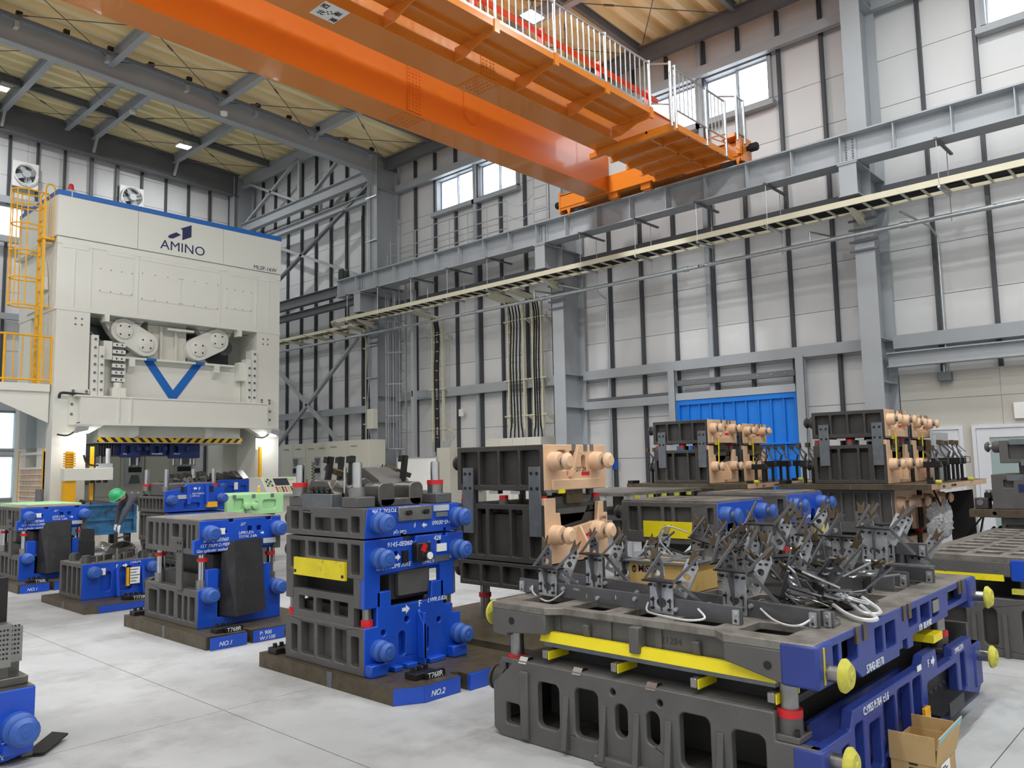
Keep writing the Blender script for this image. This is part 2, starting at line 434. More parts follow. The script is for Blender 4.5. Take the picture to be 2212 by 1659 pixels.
for x in sorted(BPX):
    wide = 0.05 if x in (10.81, 9.95) else 0.034
    struct(MB().box(x-wide, 28.86, 0.8 if not 5.7 < x < 7.9 else 3.7, x+wide, 28.98, 9.1 if 6.2 < x < 8 else 13), 'wall_post', 'post_dark' if wide < 0.04 else 'steel_dark', wall_b)
    if 6.2 < x < 8: struct(MB().box(x-wide, 28.86, 10.3, x+wide, 28.98, 13), 'wall_post', 'post_dark', wall_b)
for n, (a, b, z0, z1) in enumerate((BWIN, BW2, BW3)):
    t = MB().prism(rrect(a, z0, b, z1), 'y', 28.92, 29.15, [rrect(a+0.06, z0+0.06, (a+b)/2-0.03, z1-0.06), rrect((a+b)/2+0.03, z0+0.06, b-0.06, z1-0.06)])
    wo = struct(t, 'window_%d' % (n+6), 'steel_grey')
    struct(MB().box(a+0.06, 29.05, z0+0.06, (a+b)/2-0.03, 29.06, z1-0.06), 'pane', 'glass_frost' if n else 'glass', wo)
    struct(MB().box((a+b)/2+0.03, 29.05, z0+0.06, b-0.06, 29.06, z1-0.06), 'pane', 'glass_frost' if n else 'glass', wo)
for nm, z0, z1 in (('girt', 10.3, 10.5), ('girt', 9.0, 9.15), ('girt', 6.5, 6.7), ('girt', 3.62, 3.85)):
    struct(MB().box(RX0, 28.72, z0, 15.2, 28.86, z1), nm, 'steel_grey', wall_b)
struct(MB().box(RX0-0.2, RY0, -0.1, RX0, RY1, 14), 'wall_left', 'panel')
struct(MB().box(RX0-0.2, RY0-0.2, -0.1, RX1+0.2, RY0, 14), 'wall_front', 'panel')

# ceiling: folded-plate deck, ribs along x
def deck(y0, y1, zf, p=0.5):
    n = int((y1-y0)/p); pr = []
    for k in range(n+1):
        y = y0+k*p
        pr += [(y, 0.0), (y+0.18, 0.0), (y+0.25, 0.2), (y+0.43, 0.2)]
    pr = [(min(y, y1), h) for y, h in pr]
    mb = MB(); vs = []
    for x in (RX0-0.2, RX1+0.25):
        for dz in (0.0, 0.02): vs += [(x, y, zf(x)+h+dz) for y, h in pr]
    k = len(pr); fs = []
    for i in range(k-1):
        fs.append((i, i+1, 2*k+i+1, 2*k+i)); fs.append((k+i, 3*k+i, 3*k+i+1, k+i+1))
    mb.add(vs, fs); return mb
struct(deck(RY0-0.2, 19.7, deckz), 'ceiling', 'deck')
struct(deck(19.7, RY1+0.25, fdeckz), 'ceiling.001', 'deck')
st = MB()
st.add([(RX0, 19.68, deckz(RX0)-0.05), (RX1+.2, 19.68, deckz(RX1)-0.05), (RX1+.2, 19.68, 14.5), (RX0, 19.68, 14.5), (RX0, 19.74, deckz(RX0)-0.05), (RX1+.2, 19.74, deckz(RX1)-0.05), (RX1+.2, 19.74, 14.5), (RX0, 19.74, 14.5)],
       [(0,1,2,3),(7,6,5,4),(0,4,5,1),(1,5,6,2),(2,6,7,3),(3,7,4,0)])
struct(st, 'wall_step', 'panel')

# columns
CN = {-2.4: 'steel H column of the right wall nearest the front, out at the edge', 4.97: 'tall grey steel H column right of the blue door', 12.30: 'tall grey steel H column left of the blue door', 19.65: 'tall grey steel H column beside the caged ladder', 28.65: 'grey steel H column in the far corner behind the press'}
for y in COLY:
    top = 11.15 if y < 19 else 13.05
    t = Thing('steel_column', CN[y], 'column', (15.45, y, 0), group='columns of the right wall')
    w = 0.175
    t.part(MB().box(15.03, y-w, 0, 15.055, y+w, top), 'flange', 'steel_grey')
    t.part(MB().box(15.85, y-w, 0, 15.875, y+w, top), 'flange', 'steel_grey')
    t.part(MB().box(15.055, y-0.01, 0, 15.85, y+0.01, top), 'web', 'steel_grey')
    for z in (0.05, 2.95, 3.75, 6.3, 6.85, 10.3, 10.95):
        t.part(MB().box(15.055, y-w, z, 15.85, y+w, z+0.015), 'stiffener', 'steel_grey')
    t.part(MB().box(14.95, y-0.25, 0, 15.95, y+0.25, 0.03), 'base_plate', 'steel_grey')
    if 0 < y < 20:
        br = t.part(MB().box(14.38, y-w, 6.86, 15.03, y+w, 6.885).box(14.38, y-w, 6.28, 15.03, y+w, 6.3).box(14.4, y-0.01, 6.3, 15.03, y+0.01, 6.86)
               .box(14.4, y-w+0.02, 6.3, 14.415, y-0.01, 6.86).box(14.4, y+0.01, 6.3, 14.415, y+w-0.02, 6.86), 'crane_bracket', 'steel_grey')

# wall girts: one thing for each run
def girt(y0, y1, z0, z1, x0, x1, label, m='steel_grey'):
    mb = MB().chan(((x0+x1)/2-0.07, y0, (z0+z1)/2), ((x0+x1)/2-0.07, y1, (z0+z1)/2), z1-z0, 0.14, 0.012)
    single(mb, 'wall_girt', m, label, 'beam', 'horizontal wall beams')
GS = [(12.1, 5.15, 3.63, 3.85, 'grey horizontal wall beam above the blue door between two columns'),
      (4.8, -2.2, 3.60, 3.85, 'grey horizontal wall beam over the beige office wall'),
      (19.45, 12.48, 3.60, 3.85, 'grey horizontal wall beam behind the hanging cable drops'),
      (28.4, 19.9, 3.35, 3.58, 'grey horizontal wall beam crossed by the lower diagonal braces'),
      (12.1, 9.62, 2.90, 3.09, 'short grey wall beam left of the blue door'),
      (9.52, 6.72, 2.95, 3.11, 'grey lintel beam directly over the blue sliding door'),
      (19.45, 12.48, 10.28, 10.5, 'grey beam over the upper windows behind the crane end'),
      (12.1, 5.15, 10.28, 10.5, 'grey beam over the upper window behind the crane walkway'),
      (4.8, -2.2, 10.28, 10.5, 'grey beam over the window in the top right corner')]
for y1, y0, z0, z1, lb in GS: girt(y0, y1, z0, z1, 15.72, 15.86, lb)
for a, b, lb in ((19.45, 12.48, 'dark wall beam behind the far stretch of the crane runway'), (12.1, 5.15, 'dark wall beam behind the middle stretch of the crane runway'), (4.8, -2.2, 'dark wall beam behind the right end of the crane runway')):
    single(MB().chan((15.65, b, 6.62), (15.65, a, 6.62), 0.2, 0.2, 0.012), 'wall_girt', 'steel_dark', lb, 'beam', 'horizontal wall beams')
single(MB().ibeam((15.55, 4.85, 3.37), (15.55, -2.2, 3.37), 0.27, 0.2), 'office_beam', 'steel_grey', 'light grey steel beam along the top of the beige office wall', 'beam')
# braced end bay
t = Thing('wall_bracing', 'grey steel cross bracing of the end bay beside the press', 'bracing', (15.35, 24.2, 0))
for y0, z0, y1, z1 in ((20.2, 10.72, 28.3, 7.4), (28.3, 10.7, 20.4, 7.62), (24.5, 12.7, 28.2, 11.1), (28.0, 12.7, 24.5, 11.15), (21.5, 12.2, 23.6, 11.15), (20.9, 5.75, 27.3, 1.3), (27.4, 6.4, 21.2, 1.9)):
    t.part(MB().bar((15.35, y0, z0), (15.35, y1, z1), 0.09, 0.12, (1, 0, 0)), 'diagonal', 'steel_dark' if z0 > 10 and y0 < 21 else 'steel_grey')
t.part(MB().ibeam((15.35, 19.83, 10.95), (15.35, 28.4, 10.95), 0.38, 0.22), 'tie_beam', 'steel_grey')
t.part(MB().ibeam((15.35, 19.83, 10.23), (15.35, 28.4, 10.23), 0.24, 0.2), 'tie_beam', 'steel_grey')
t.part(MB().ibeam((15.25, 20.9, 7.4), (15.25, 28.4, 7.4), 0.34, 0.22), 'tie_beam', 'steel_dark')
t.part(MB().ibeam((15.35, 19.83, 6.97), (15.35, 28.4, 6.97), 0.22, 0.2), 'tie_beam', 'steel_dark')
t.part(MB().box(15.3, 24.3, 11.14, 15.4, 24.42, 12.6), 'strut', 'steel_grey')

# roof framing
LBL = {-2.4: 'grey roof framing over the front bay, out of frame', 4.97: 'grey roof framing over the bay right of the crane', 12.30: 'grey roof framing of beams and tie rods above the crane'}
for bi, (ya, yb) in enumerate(((-2.4, 4.97), (4.97, 12.30), (12.30, 19.65))):
    t = Thing('roof_frame', LBL[ya], 'roof frame', (3, (ya+yb)/2, 10.7))
    for y in ([yb] if bi else [ya, yb]):
        h = 0.58
        r = t.part(MB().ibeam((RX0, y-0.02, deckz(RX0)-h/2-0.02), (15.03, y-0.02, deckz(15.03)-h/2-0.02), h, 0.28, 0.014, 0.022), 'rafter', 'steel_grey' if bi == 2 else 'steel_dark')
        t.part(MB().prism([(15.03, deckz(15)-0.6), (15.03, deckz(15)-1.0), (14.4, deckz(14.4)-0.6)], 'y', y-0.02, y+0.02), 'haunch', 'steel_grey', r)
    t.part(MB().ibeam((15.4, ya+0.18, 11.12), (15.4, yb-0.18, 11.12), 0.36, 0.2), 'eave_beam', 'steel_dark')
    CX = [7.05-2.76*k for k in (6, 5, 4, 3, 2, 1)]+[7.05, 9.81, 12.57]
    for x in CX:
        t.part(MB().ibeam((x, ya+0.12, deckz(x)-0.19), (x, yb-0.16, deckz(x)-0.19), 0.3, 0.16, 0.012, 0.016), 'cross_beam', 'steel_grey')
    for k in (1, 2):
        y = ya+(yb-ya)*k/3
        t.part(MB().ibeam((RX0, y, deckz(RX0)-0.12), (15.3, y, deckz(15.3)-0.12), 0.2, 0.1, 0.01, 0.012), 'purlin', 'steel_dark')
    if bi:
        xs2 = CX+[15.3]; yy = [ya+0.15, ya+(yb-ya)/3, ya+(yb-ya)*2/3, yb-0.2]
        for i in range(3, len(xs2)-1):
            for j in range(3):
                for s in (0, 1):
                    p0 = Vector((xs2[i]+0.08, yy[j+s]+(0.1 if s == 0 else -0.1), deckz(xs2[i])-0.24)); p1 = Vector((xs2[i+1]-0.08, yy[j+1-s]-(0.1 if s == 0 else -0.1), deckz(xs2[i+1])-0.24))
                    ro = t.part(MB().cyl(p0, p1, 0.011, 6), 'tie_rod', 'rod')
                    q = p0.lerp(p1, 0.2); d = (p1-p0).normalized()
                    t.part(MB().cyl(q, q+d*0.22, 0.024, 6), 'turnbuckle', 'rod', ro)
t = Thing('roof_frame', 'grey roof framing of the higher bay over the press', 'roof frame', (8, 24, 12.5))
t.part(MB().ibeam((RX0, 28.55, fdeckz(RX0)-0.47), (15.2, 28.55, fdeckz(15.2)-0.47), 0.86, 0.3, 0.014, 0.024), 'back_beam', 'steel_dark')
t.part(MB().ibeam((15.4, 19.85, 12.86), (15.4, 28.45, 12.86), 0.42, 0.22), 'eave_beam', 'steel_grey')
for x in (-4.0, -1.22, 1.54, 4.3, 7.06, 9.82, 12.62):
    t.part(MB().ibeam((x, 19.85, fdeckz(x)-0.19), (x, 28.42, fdeckz(x)-0.19), 0.32, 0.18, 0.012, 0.016), 'cross_beam', 'steel_grey')
    t.part(MB().bar((x, 28.1, fdeckz(x)-0.3), (x, 28.42, fdeckz(x)-0.8), 0.08, 0.08), 'knee_brace', 'steel_grey')
for x in (8.95,):
    t.part(MB().ibeam((x, 23.2, fdeckz(x)-0.17), (x, 28.42, fdeckz(x)-0.17), 0.28, 0.16, 0.012, 0.016), 'cross_beam', 'steel_grey')
for y in (23.2, 26.35):
    t.part(MB().ibeam((RX0, y, fdeckz(RX0)-0.14), (15.3, y, fdeckz(15.3)-0.14), 0.22, 0.12, 0.01, 0.012), 'purlin', 'steel_dark')
xs2 = [4.3, 7.06, 9.82, 12.62, 15.3]; yy = [19.9, 23.2, 26.35, 28.4]
for i in range(4):
    for j in range(3):
        for s in (0, 1):
            p0 = Vector((xs2[i]+0.1, yy[j+s]+(0.1 if s == 0 else -0.1), fdeckz(xs2[i])-0.26)); p1 = Vector((xs2[i+1]-0.1, yy[j+1-s]-(0.1 if s == 0 else -0.1), fdeckz(xs2[i+1])-0.26))
            ro = t.part(MB().cyl(p0, p1, 0.011, 6), 'tie_rod', 'rod')
            q = p0.lerp(p1, 0.2); d = (p1-p0).normalized()
            t.part(MB().cyl(q, q+d*0.24, 0.024, 6), 'turnbuckle', 'rod', ro)
# cable trunking along the near side of the rafter
t = Thing('cable_trunking', 'dark cable rail with small clamps along the main roof beam', 'cable rail', (9, 19.0, 11.0))
t.part(MB().bar((-2, 18.95, deckz(-2)-0.28), (14.8, 18.95, deckz(14.8)-0.28), 0.07, 0.07), 'rail', 'steel_dark')
for k in range(14):
    x = 14.4-0.95*k
    t.part(MB().box(x-0.02, 18.9, deckz(x)-0.23, x+0.1, 19.0, deckz(x)-0.14), 'clamp', 'black')
    if k % 2 == 0: t.part(MB().box(x-0.04, 18.93, deckz(x)-0.5, x+0.05, 19.1, deckz(x)-0.36), 'hanger_clip', 'galv')

# high-bay lamps
def lamp(x, y, z, label):
    t = Thing('high_bay_lamp', label, 'lamp', (x, y, z), local=True, group='high bay ceiling lamps')
    t.part(MB().box(-0.22, -0.16, 0.02, 0.22, 0.16, 0.1), 'housing', 'grey_lt')
    g = t.part(MB().box(-0.2, -0.14, 0.0, 0.2, 0.14, 0.02), 'diffuser', 'lamp_glow')
    t.part(MB().cyl((0, 0, 0.1), (0, 0, 0.4), 0.015, 6).box(-0.1, -0.02, 0.1, 0.1, 0.02, 0.14), 'bracket', 'steel_dark')
    L = bpy.data.lights.new('lamp_light', 'AREA'); L.shape = 'RECTANGLE'; L.size = 0.44; L.size_y = 0.32; L.energy = LAMP_W; L.color = (0.96, 0.985, 1.0)
    lo = bpy.data.objects.new('lamp_light', L); COL.objects.link(lo); lo.parent = t.e; lo.location = (0, 0, -0.02)
for i, (x, y, z) in enumerate(LAMPS):
    lamp(x, y, z, {0: 'bright ceiling lamp seen through the crane railing', 1: 'bright ceiling lamp over the press near the far corner', 2: 'ceiling lamp at the left edge high behind the press'}.get(i, 'unseen high-bay ceiling lamp added to light the hall'))
for i, (x, y, z, lb) in enumerate(((9.81, 19.2, 10.98, 'round white detector under the roof beam below the crane'), (9.82, 25.2, 12.98, 'round white detector under the roof beam over the press'))):
    single(MB().lathe([(0.05, 0.0), (0.09, 0.02), (0.1, 0.1), (0.04, 0.12)], (x, y, z-0.1), (0, 0, 1), 14), 'smoke_detector', 'white', lb, 'detector', 'round ceiling detectors')

# exhaust fans on the back wall
for i, (x0, x1, z0, z1, lb) in enumerate(((7.5, 8.26, 10.9, 11.75, 'square wall fan above the yellow ladder cage'), (10.85, 11.67, 10.95, 11.75, 'square wall fan just above the blue press edge'))):
    t = Thing('wall_fan', lb, 'fan', ((x0+x1)/2, 28.75, z0), group='exhaust fans on the back wall')
    cx, cz, r = (x0+x1)/2, (z0+z1)/2, (x1-x0)/2-0.04
    t.part(MB().prism(rrect(x0, z0, x1, z1), 'y', 28.74, 28.82, [circ(cx, cz, r-0.04, 20)]), 'frame', 'white')
    t.part(MB().lathe([(r-0.05, -0.08), (r, -0.1), (r+0.01, 0.0), (r-0.03, 0.0)], (cx, 28.74, cz), (0, 1, 0), 24) if False else MB().tube([(cx+r*math.cos(a*PI/12), 28.66, cz+r*math.sin(a*PI/12)) for a in range(24)], 0.025, 6, True), 'ring', 'white')
    t.part(MB().cyl((cx, 28.6, cz), (cx, 28.78, cz), 0.12, 14), 'motor', 'grey_lt')
    for k in range(4):
        a = k*PI/2+0.4
        t.part(MB().obox((cx+math.cos(a)*r*0.55, 28.74, cz+math.sin(a)*r*0.55), (r*0.8, 0.02, 0.2), (0.5, -a, 0)), 'blade', 'grey_lt')
    for k in range(3):
        a = k*2*PI/3+0.5
        t.part(MB().cyl((cx, 28.62, cz), (cx+r*math.cos(a), 28.66, cz+r*math.sin(a)), 0.012, 6), 'guard_rod', 'galv')
    t.part(MB().box(x0+0.02, 28.82, z0+0.02, x1-0.02, 28.86, z1-0.02), 'shutter', 'steel_dark')

# blue sliding door
d = MB().prism(rrect(6.68, 0.02, 9.5, 2.95), 'x', 15.8, 15.84)
door = struct(d, 'door_1', 'door_blue')
for k in range(11): struct(MB().box(15.755, 6.70+k*0.277, 0.05, 15.8, 6.73+k*0.277, 2.9), 'rib', 'door_blue', door)
struct(MB().box(15.74, 6.68, 2.84, 15.8, 9.5, 2.95).box(15.74, 9.42, 0.02, 15.8, 9.5, 2.84).box(15.74, 6.68, 0.02, 15.8, 6.76, 2.84), 'frame', 'door_blue', door)
struct(MB().box(15.73, 6.76, 1.9, 15.8, 7.62, 1.94).box(15.73, 7.6, 0.05, 15.8, 7.63, 1.9), 'wicket', 'door_blue', door)
for y0, y1, lb in ((9.5, 9.66, 'grey door post left of the blue sliding door'), (6.52, 6.68, 'grey door post right of the blue sliding door')):
    single(MB().chan((15.76, y0, 0), (15.76, y0, 3.65), 0.16, 0.16, 0.012, upv=(1, 0, 0)).box(15.7, y0, 0, 15.72, y1, 3.65), 'door_post', 'steel_grey', lb, 'post')
t = Thing('door_track', 'dark bolted sliding door track above the blue door', 'track', (15.78, 8.1, 3.15))
t.part(MB().box(15.72, 6.72, 3.28, 15.86, 9.45, 3.4), 'rail', 'steel_dark')
for k in range(9): t.part(MB().cyl((15.7, 6.9+0.3*k, 3.34), (15.72, 6.9+0.3*k, 3.34), 0.014, 6), 'bolt', 'galv')
single(MB().box(15.74, 9.7, 3.1, 15.85, 12.0, 3.16), 'door_track_tail', 'steel_dark', 'dark end of the door track left of the blue door', 'track')

# office wall with two doors
wo = MB().box(15.86, RY0, 0, 16.02, 4.78, 3.12)
wall_o = struct(wo, 'wall_office', 'panel_office')
for a, b in ((-0.4, 1.36), (1.37, 3.13), (3.14, 4.77)):
    for z0, z1 in ((0.02, 2.62), (2.63, 3.1)):
        struct(MB().box(15.845, a, z0, 15.86, b, z1), 'office_panel', 'panel_office', wall_o)
for n, (a, b, pane) in enumerate(((3.82, 4.62, 'panel'), (2.5, 3.56, 'glass_frost'))):
    fr = MB().prism(rrect(a-0.06, 0, b+0.06, 2.12), 'x', 15.78, 15.86, [rrect(a, 0.01, b, 2.06)])
    do = struct(fr, 'door_%d' % (n+2), 'door_white')
    le = struct(MB().prism(rrect(a+0.005, 0.01, b-0.005, 2.055), 'x', 15.8, 15.845, [rrect(a+0.2, 0.35 if n else 1.0, b-0.2, 1.9)]), 'leaf', 'door_white', do)
    struct(MB().box(15.815, a+0.2, 0.35 if n else 1.0, 15.825, b-0.2, 1.9), 'pane', 'glass_frost', le)
    struct(MB().cyl((15.79, b-0.08, 1.0), (15.79, b-0.2, 1.0), 0.012, 8).cyl((15.79, b-0.08, 1.0), (15.82, b-0.08, 1.0), 0.01, 8), 'handle', 'galv', le)
t = Thing('speaker_box', 'dark junction box hanging on a conduit over the office wall', 'junction box', (15.7, 3.97, 2.93))
t.part(MB().box(15.68, 3.86, 2.93, 15.845, 4.08, 3.09), 'box', 'steel_dark', bevel=0.01)
t.part(MB().cyl((15.72, 3.97, 3.09), (15.72, 3.97, 3.22), 0.02, 8), 'conduit', 'galv')
single(MB().box(15.78, 2.3, 2.2, 15.84, 2.96, 2.48), 'wall_unit', 'white', 'white wall unit at the right edge above the office door', 'wall unit', bevel=0.01)
single(MB().cyl((15.85, 11.42, 0.9), (15.85, 11.42, 5.6), 0.022, 8).tube([(15.85, 11.42, 5.6), (15.6, 11.5, 5.75), (14.95, 12.2, 5.95)], 0.02, 8), 'wall_conduit', 'galv', 'thin vertical conduit on the wall right of the middle column', 'conduit')
single(MB().cyl((15.85, 3.95, 5.6), (15.85, 3.95, 3.2), 0.022, 8).tube([(15.85, 3.95, 5.6), (15.6, 4.0, 5.75), (14.95, 4.3, 5.95)], 0.02, 8), 'wall_conduit', 'galv', 'thin vertical conduit on the wall right of the right column', 'conduit')
# ================================================================== crane runway
RWT, RWB, RWX = 7.44, 6.90, 14.6
t = Thing('crane_runway', 'long grey steel runway beam carrying the orange crane', 'runway beam', (RWX, 6.5, RWB))
t.part(MB().ibeam((RWX, -7.6, (RWT+RWB)/2), (RWX, 20.75, (RWT+RWB)/2), RWT-RWB, 0.4, 0.014, 0.024), 'beam', 'steel_grey')
t.part(MB().box(RWX-0.035, -7.6, RWT, RWX+0.035, 20.75, RWT+0.07), 'rail', 'steel_dark')
ref = None
for k in range(32):
    y = 20.7-0.918*k
    if y < -7.5: break
    for sx in (-1, 1):
        t.part(MB().box(RWX+sx*0.02, y-0.008, RWB+0.024, RWX+sx*0.175, y+0.008, RWT-0.024), 'stiffener', 'steel_grey')
for y in (4.97, 12.30, 19.65):
    p = t.part(MB().box(RWX-0.03, y-0.12, RWB+0.05, RWX-0.016, y+0.12, RWT-0.07), 'splice_plate', 'steel_grey')
    for r in range(8):
        for c in (-0.06, 0.06):
            t.part(MB().cyl((RWX-0.05, y+c, RWB+0.09+r*0.052), (RWX-0.03, y+c, RWB+0.09+r*0.052), 0.016, 6), 'bolt', 'steel_dark', p)
t.part(MB().prism(rrect(20.45, RWT+0.02, 20.72, RWT+0.36, 0.06), 'x', RWX-0.13, RWX-0.1), 'end_stop', 'black')
t.part(MB().prism(rrect(20.45, RWT+0.02, 20.72, RWT+0.36, 0.06), 'x', RWX+0.06, RWX+0.09), 'end_stop', 'black')

# ================================================================== overhead crane
CR = Thing('overhead_crane', 'big orange double girder overhead crane with galvanized walkway railing', 'crane', (3, 9.5, 7.55))
GX0, GX1 = -9.0, 14.28
def girder(y0, y1, z0, z1):
    mb = MB().box(GX0, y0+0.03, z0+0.02, GX1, y1-0.03, z1-0.02)
    mb.box(GX0, y0, z0, GX1-0.02, y1, z0+0.02).box(GX0, y0, z1-0.02, GX1, y1, z1)
    return mb
g1 = CR.part(girder(10.08, 10.68, 7.59, 8.62), 'girder', 'orange')
g2 = CR.part(girder(8.30, 8.86, 7.59, 8.62), 'girder', 'orange')
CR.part(MB().box(8.45, 10.09, 7.64, 8.77, 10.115, 8.5), 'splice_plate', 'orange', g1)
bl = MB()
for r in range(13):
    for c in range(4): bl.cyl((8.49+c*0.078, 10.075, 7.7+r*0.062), (8.49+c*0.078, 10.092, 7.7+r*0.062), 0.018, 6)
CR.part(bl, 'bolt_rows', 'orange', g1)['kind'] = 'stuff'
for y0 in (10.14, 8.33):
    gg = g1 if y0 > 9 else g2
    CR.part(MB().box(8.4, y0, 7.575, 8.87, y0+0.47, 7.592), 'splice_plate', 'orange', gg)
    bl = MB()
    for r in range(6):
        for c in range(5): bl.cyl((8.45+c*0.09, y0+0.06+r*0.07, 7.56), (8.45+c*0.09, y0+0.06+r*0.07, 7.577), 0.018, 6)
    CR.part(bl, 'bolt_rows', 'orange', gg)['kind'] = 'stuff'
CR.part(MB().box(8.45, 8.315, 7.64, 8.77, 8.335, 8.5), 'splice_plate', 'orange', g2)
bl = MB()
for r in range(13):
    for c in range(4): bl.cyl((8.49+c*0.078, 8.3, 7.7+r*0.062), (8.49+c*0.078, 8.317, 7.7+r*0.062), 0.018, 6)
CR.part(bl, 'bolt_rows', 'orange', g2)['kind'] = 'stuff'
CR.part(MB().prism(rrect(9.78, 7.85, 10.19, 8.55, 0.2, 6), 'y', 10.085, 10.113), 'manhole_cover', 'orange', g1)
bl = MB()
for k in range(9):
    a = PI+k*PI/8
    bl.cyl((9.985+0.17*math.cos(a), 10.07, 8.05+0.17*math.sin(a)), (9.985+0.17*math.cos(a), 10.09, 8.05+0.17*math.sin(a)), 0.011, 6)
CR.part(bl, 'cover_bolts', 'orange', g1)['kind'] = 'stuff'
CR.part(MB().tube([(9.9, 10.09, 8.46), (9.9, 10.06, 8.46), (10.06, 10.06, 8.46), (10.06, 10.09, 8.46)], 0.01, 6), 'cover_handle', 'orange', g1)
# compass sign under the near girder
sg = CR.part(MB().box(5.60, 8.31, 7.583, 5.98, 8.68, 7.59), 'compass_sign', 'white', g2)
for ch, x, y, r in (('北', 5.70, 8.60, 0.0), ('南', 5.88, 8.40, PI), ('西', 5.70, 8.40, PI/2), ('東', 5.88, 8.60, -PI/2)):
    text(sg, ch, (x, y, 7.582), 0.11, '-z', 'ink_black', CR.off, rot=r, align='CENTER', bold=0.002)
for k in range(4):
    CR.part(MB().cyl((5.79+0.035*math.cos(k*PI/2), 8.495+0.035*math.sin(k*PI/2), 7.58), (5.79+0.035*math.cos(k*PI/2), 8.495+0.035*math.sin(k*PI/2), 7.584), 0.013, 8), 'compass_dot', 'ink_black', sg)
# walkway on the near side
WX1 = 11.9
CR.part(MB().box(GX0, 7.46, 7.84, WX1, 8.2, 7.86).box(GX0, 7.44, 7.8, WX1, 7.47, 7.9).box(GX0, 7.84, 7.78, WX1, 7.86, 7.84), 'walkway_deck', 'orange')
WP = [WX1-0.02-1.335*k for k in range(15)]
pm = None; bm0 = None; br0 = None
for i, x in enumerate(WP):
    if pm is None:
        pm = CR.part(MB().cyl((x, 7.46, 7.8), (x, 7.46, 8.76), 0.026, 10).cyl((x, 7.46, 8.76), (x, 7.46, 8.8), 0.032, 10), 'railing_post', 'galv')
        br0 = CR.part(MB().prism([(8.3, 7.82), (7.46, 7.82), (7.46, 7.74), (7.75, 7.72), (8.1, 7.6), (8.3, 7.6)], 'x', x-0.01, x+0.01).box(x-0.05, 7.42, 7.72, x+0.05, 7.46, 7.92), 'walkway_bracket', 'orange')
    else:
        share(pm, 'railing_post', CR.e, (x-WP[0], 0, 0)); share(br0, 'walkway_bracket', CR.e, (x-WP[0], 0, 0))
    for k in range(1, 9):
        bx = x-1.335*k/9
        if bm0 is None: bm0 = CR.part(MB().cyl((bx, 7.46, 7.92), (bx, 7.46, 8.76), 0.011, 6), 'baluster', 'galv'); bx0 = bx
        else: share(bm0, 'baluster', CR.e, (bx-bx0, 0, 0))
CR.part(MB().cyl((GX0, 7.46, 8.76), (WX1, 7.46, 8.76), 0.02, 8), 'top_rail', 'galv')
CR.part(MB().box(GX0, 7.45, 7.9, WX1, 7.47, 7.95), 'bottom_rail', 'galv')
CR.part(MB().box(GX0, 8.22, 8.76, 13.4, 8.28, 8.84), 'conductor_bar', 'orange_rail')
for k in range(12): CR.part(MB().box(13.0-1.6*k, 8.2, 8.6, 13.06-1.6*k, 8.3, 8.9), 'bar_bracket', 'orange_rail')
# end platform
CR.part(MB().box(12.1, 7.12, 7.6, 14.2, 8.3, 7.62), 'platform_deck', 'orange')
for x in (12.12, 12.65, 13.2, 13.7, 14.18): CR.part(MB().box(x-0.02, 7.12, 7.5, x+0.02, 8.9, 7.6), 'platform_beam', 'orange')
for y in (7.13, 7.7): CR.part(MB().box(12.1, y-0.02, 7.5, 14.3, y+0.02, 7.62), 'platform_beam', 'orange')
CR.part(MB().box(12.08, 7.1, 7.46, 12.16, 9.0, 7.56), 'platform_beam', 'orange')
PX = [12.12, 13.25, 14.0]
for x, z0, z1 in ((12.0, 7.5, 8.7), (12.15, 7.5, 8.68), (13.25, 7.5, 8.64), (14.0, 7.5, 8.64)):
    CR.part(MB().cyl((x, 7.1, z0), (x, 7.1, z1), 0.028, 10), 'railing_post', 'galv')
CR.part(MB().cyl((12.0, 7.1, 8.62), (14.0, 7.1, 8.62), 0.02, 8), 'top_rail', 'galv')
CR.part(MB().cyl((12.15, 7.1, 7.85), (14.0, 7.1, 7.85), 0.016, 8), 'bottom_rail', 'galv')
CR.part(MB().cyl((11.9, 7.46, 8.74), (12.0, 7.1, 8.66), 0.02, 8), 'corner_rail', 'galv'); CR.part(MB().cyl((11.9, 7.46, 8.0), (12.0, 7.1, 7.9), 0.016, 8), 'corner_rail', 'galv')
for k in range(12): CR.part(MB().cyl((12.3+0.145*k, 7.1, 7.85), (12.3+0.145*k, 7.1, 8.62), 0.011, 6), 'baluster', 'galv')
CR.part(MB().cyl((14.0, 7.1, 7.95), (13.2, 7.1, 7.62), 0.014, 6).cyl((14.25, 7.1, 7.8), (13.4, 7.1, 7.7), 0.012, 6), 'ladder_rail', 'orange')
# end truck on the runway
et = CR.part(MB().box(14.42, 6.98, 7.56, 14.44, 11.65, 7.93).box(14.76, 6.98, 7.56, 14.78, 11.65, 7.93).box(14.42, 6.98, 7.91, 14.78, 11.65, 7.95).box(14.4, 6.98, 7.62, 14.8, 11.65, 7.64), 'end_truck', 'orange')
for y in (6.98, 11.65): CR.part(MB().box(14.4, y-0.02, 7.5, 14.8, y+0.02, 8.0), 'end_plate', 'orange', et)
for y, s in ((6.95, -1), (11.68, 1)): CR.part(MB().lathe([(0.05, 0), (0.05, 0.05), (0.085, 0.06), (0.085, 0.2), (0.07, 0.22)], (14.6, y, 7.78), (0, s, 0), 16), 'buffer', 'rubber', et)
for y in (7.4, 11.25): CR.part(MB().cyl((14.52, y, 7.66), (14.68, y, 7.66), 0.15, 20), 'wheel', 'steel_dark', et)
for y in (9.15, 10.0): CR.part(MB().box(14.3, y-0.1, 7.42, 14.39, y+0.1, 7.85).box(14.26, y-0.12, 7.44, 14.3, y+0.12, 7.62), 'guide_bracket', 'orange', et)
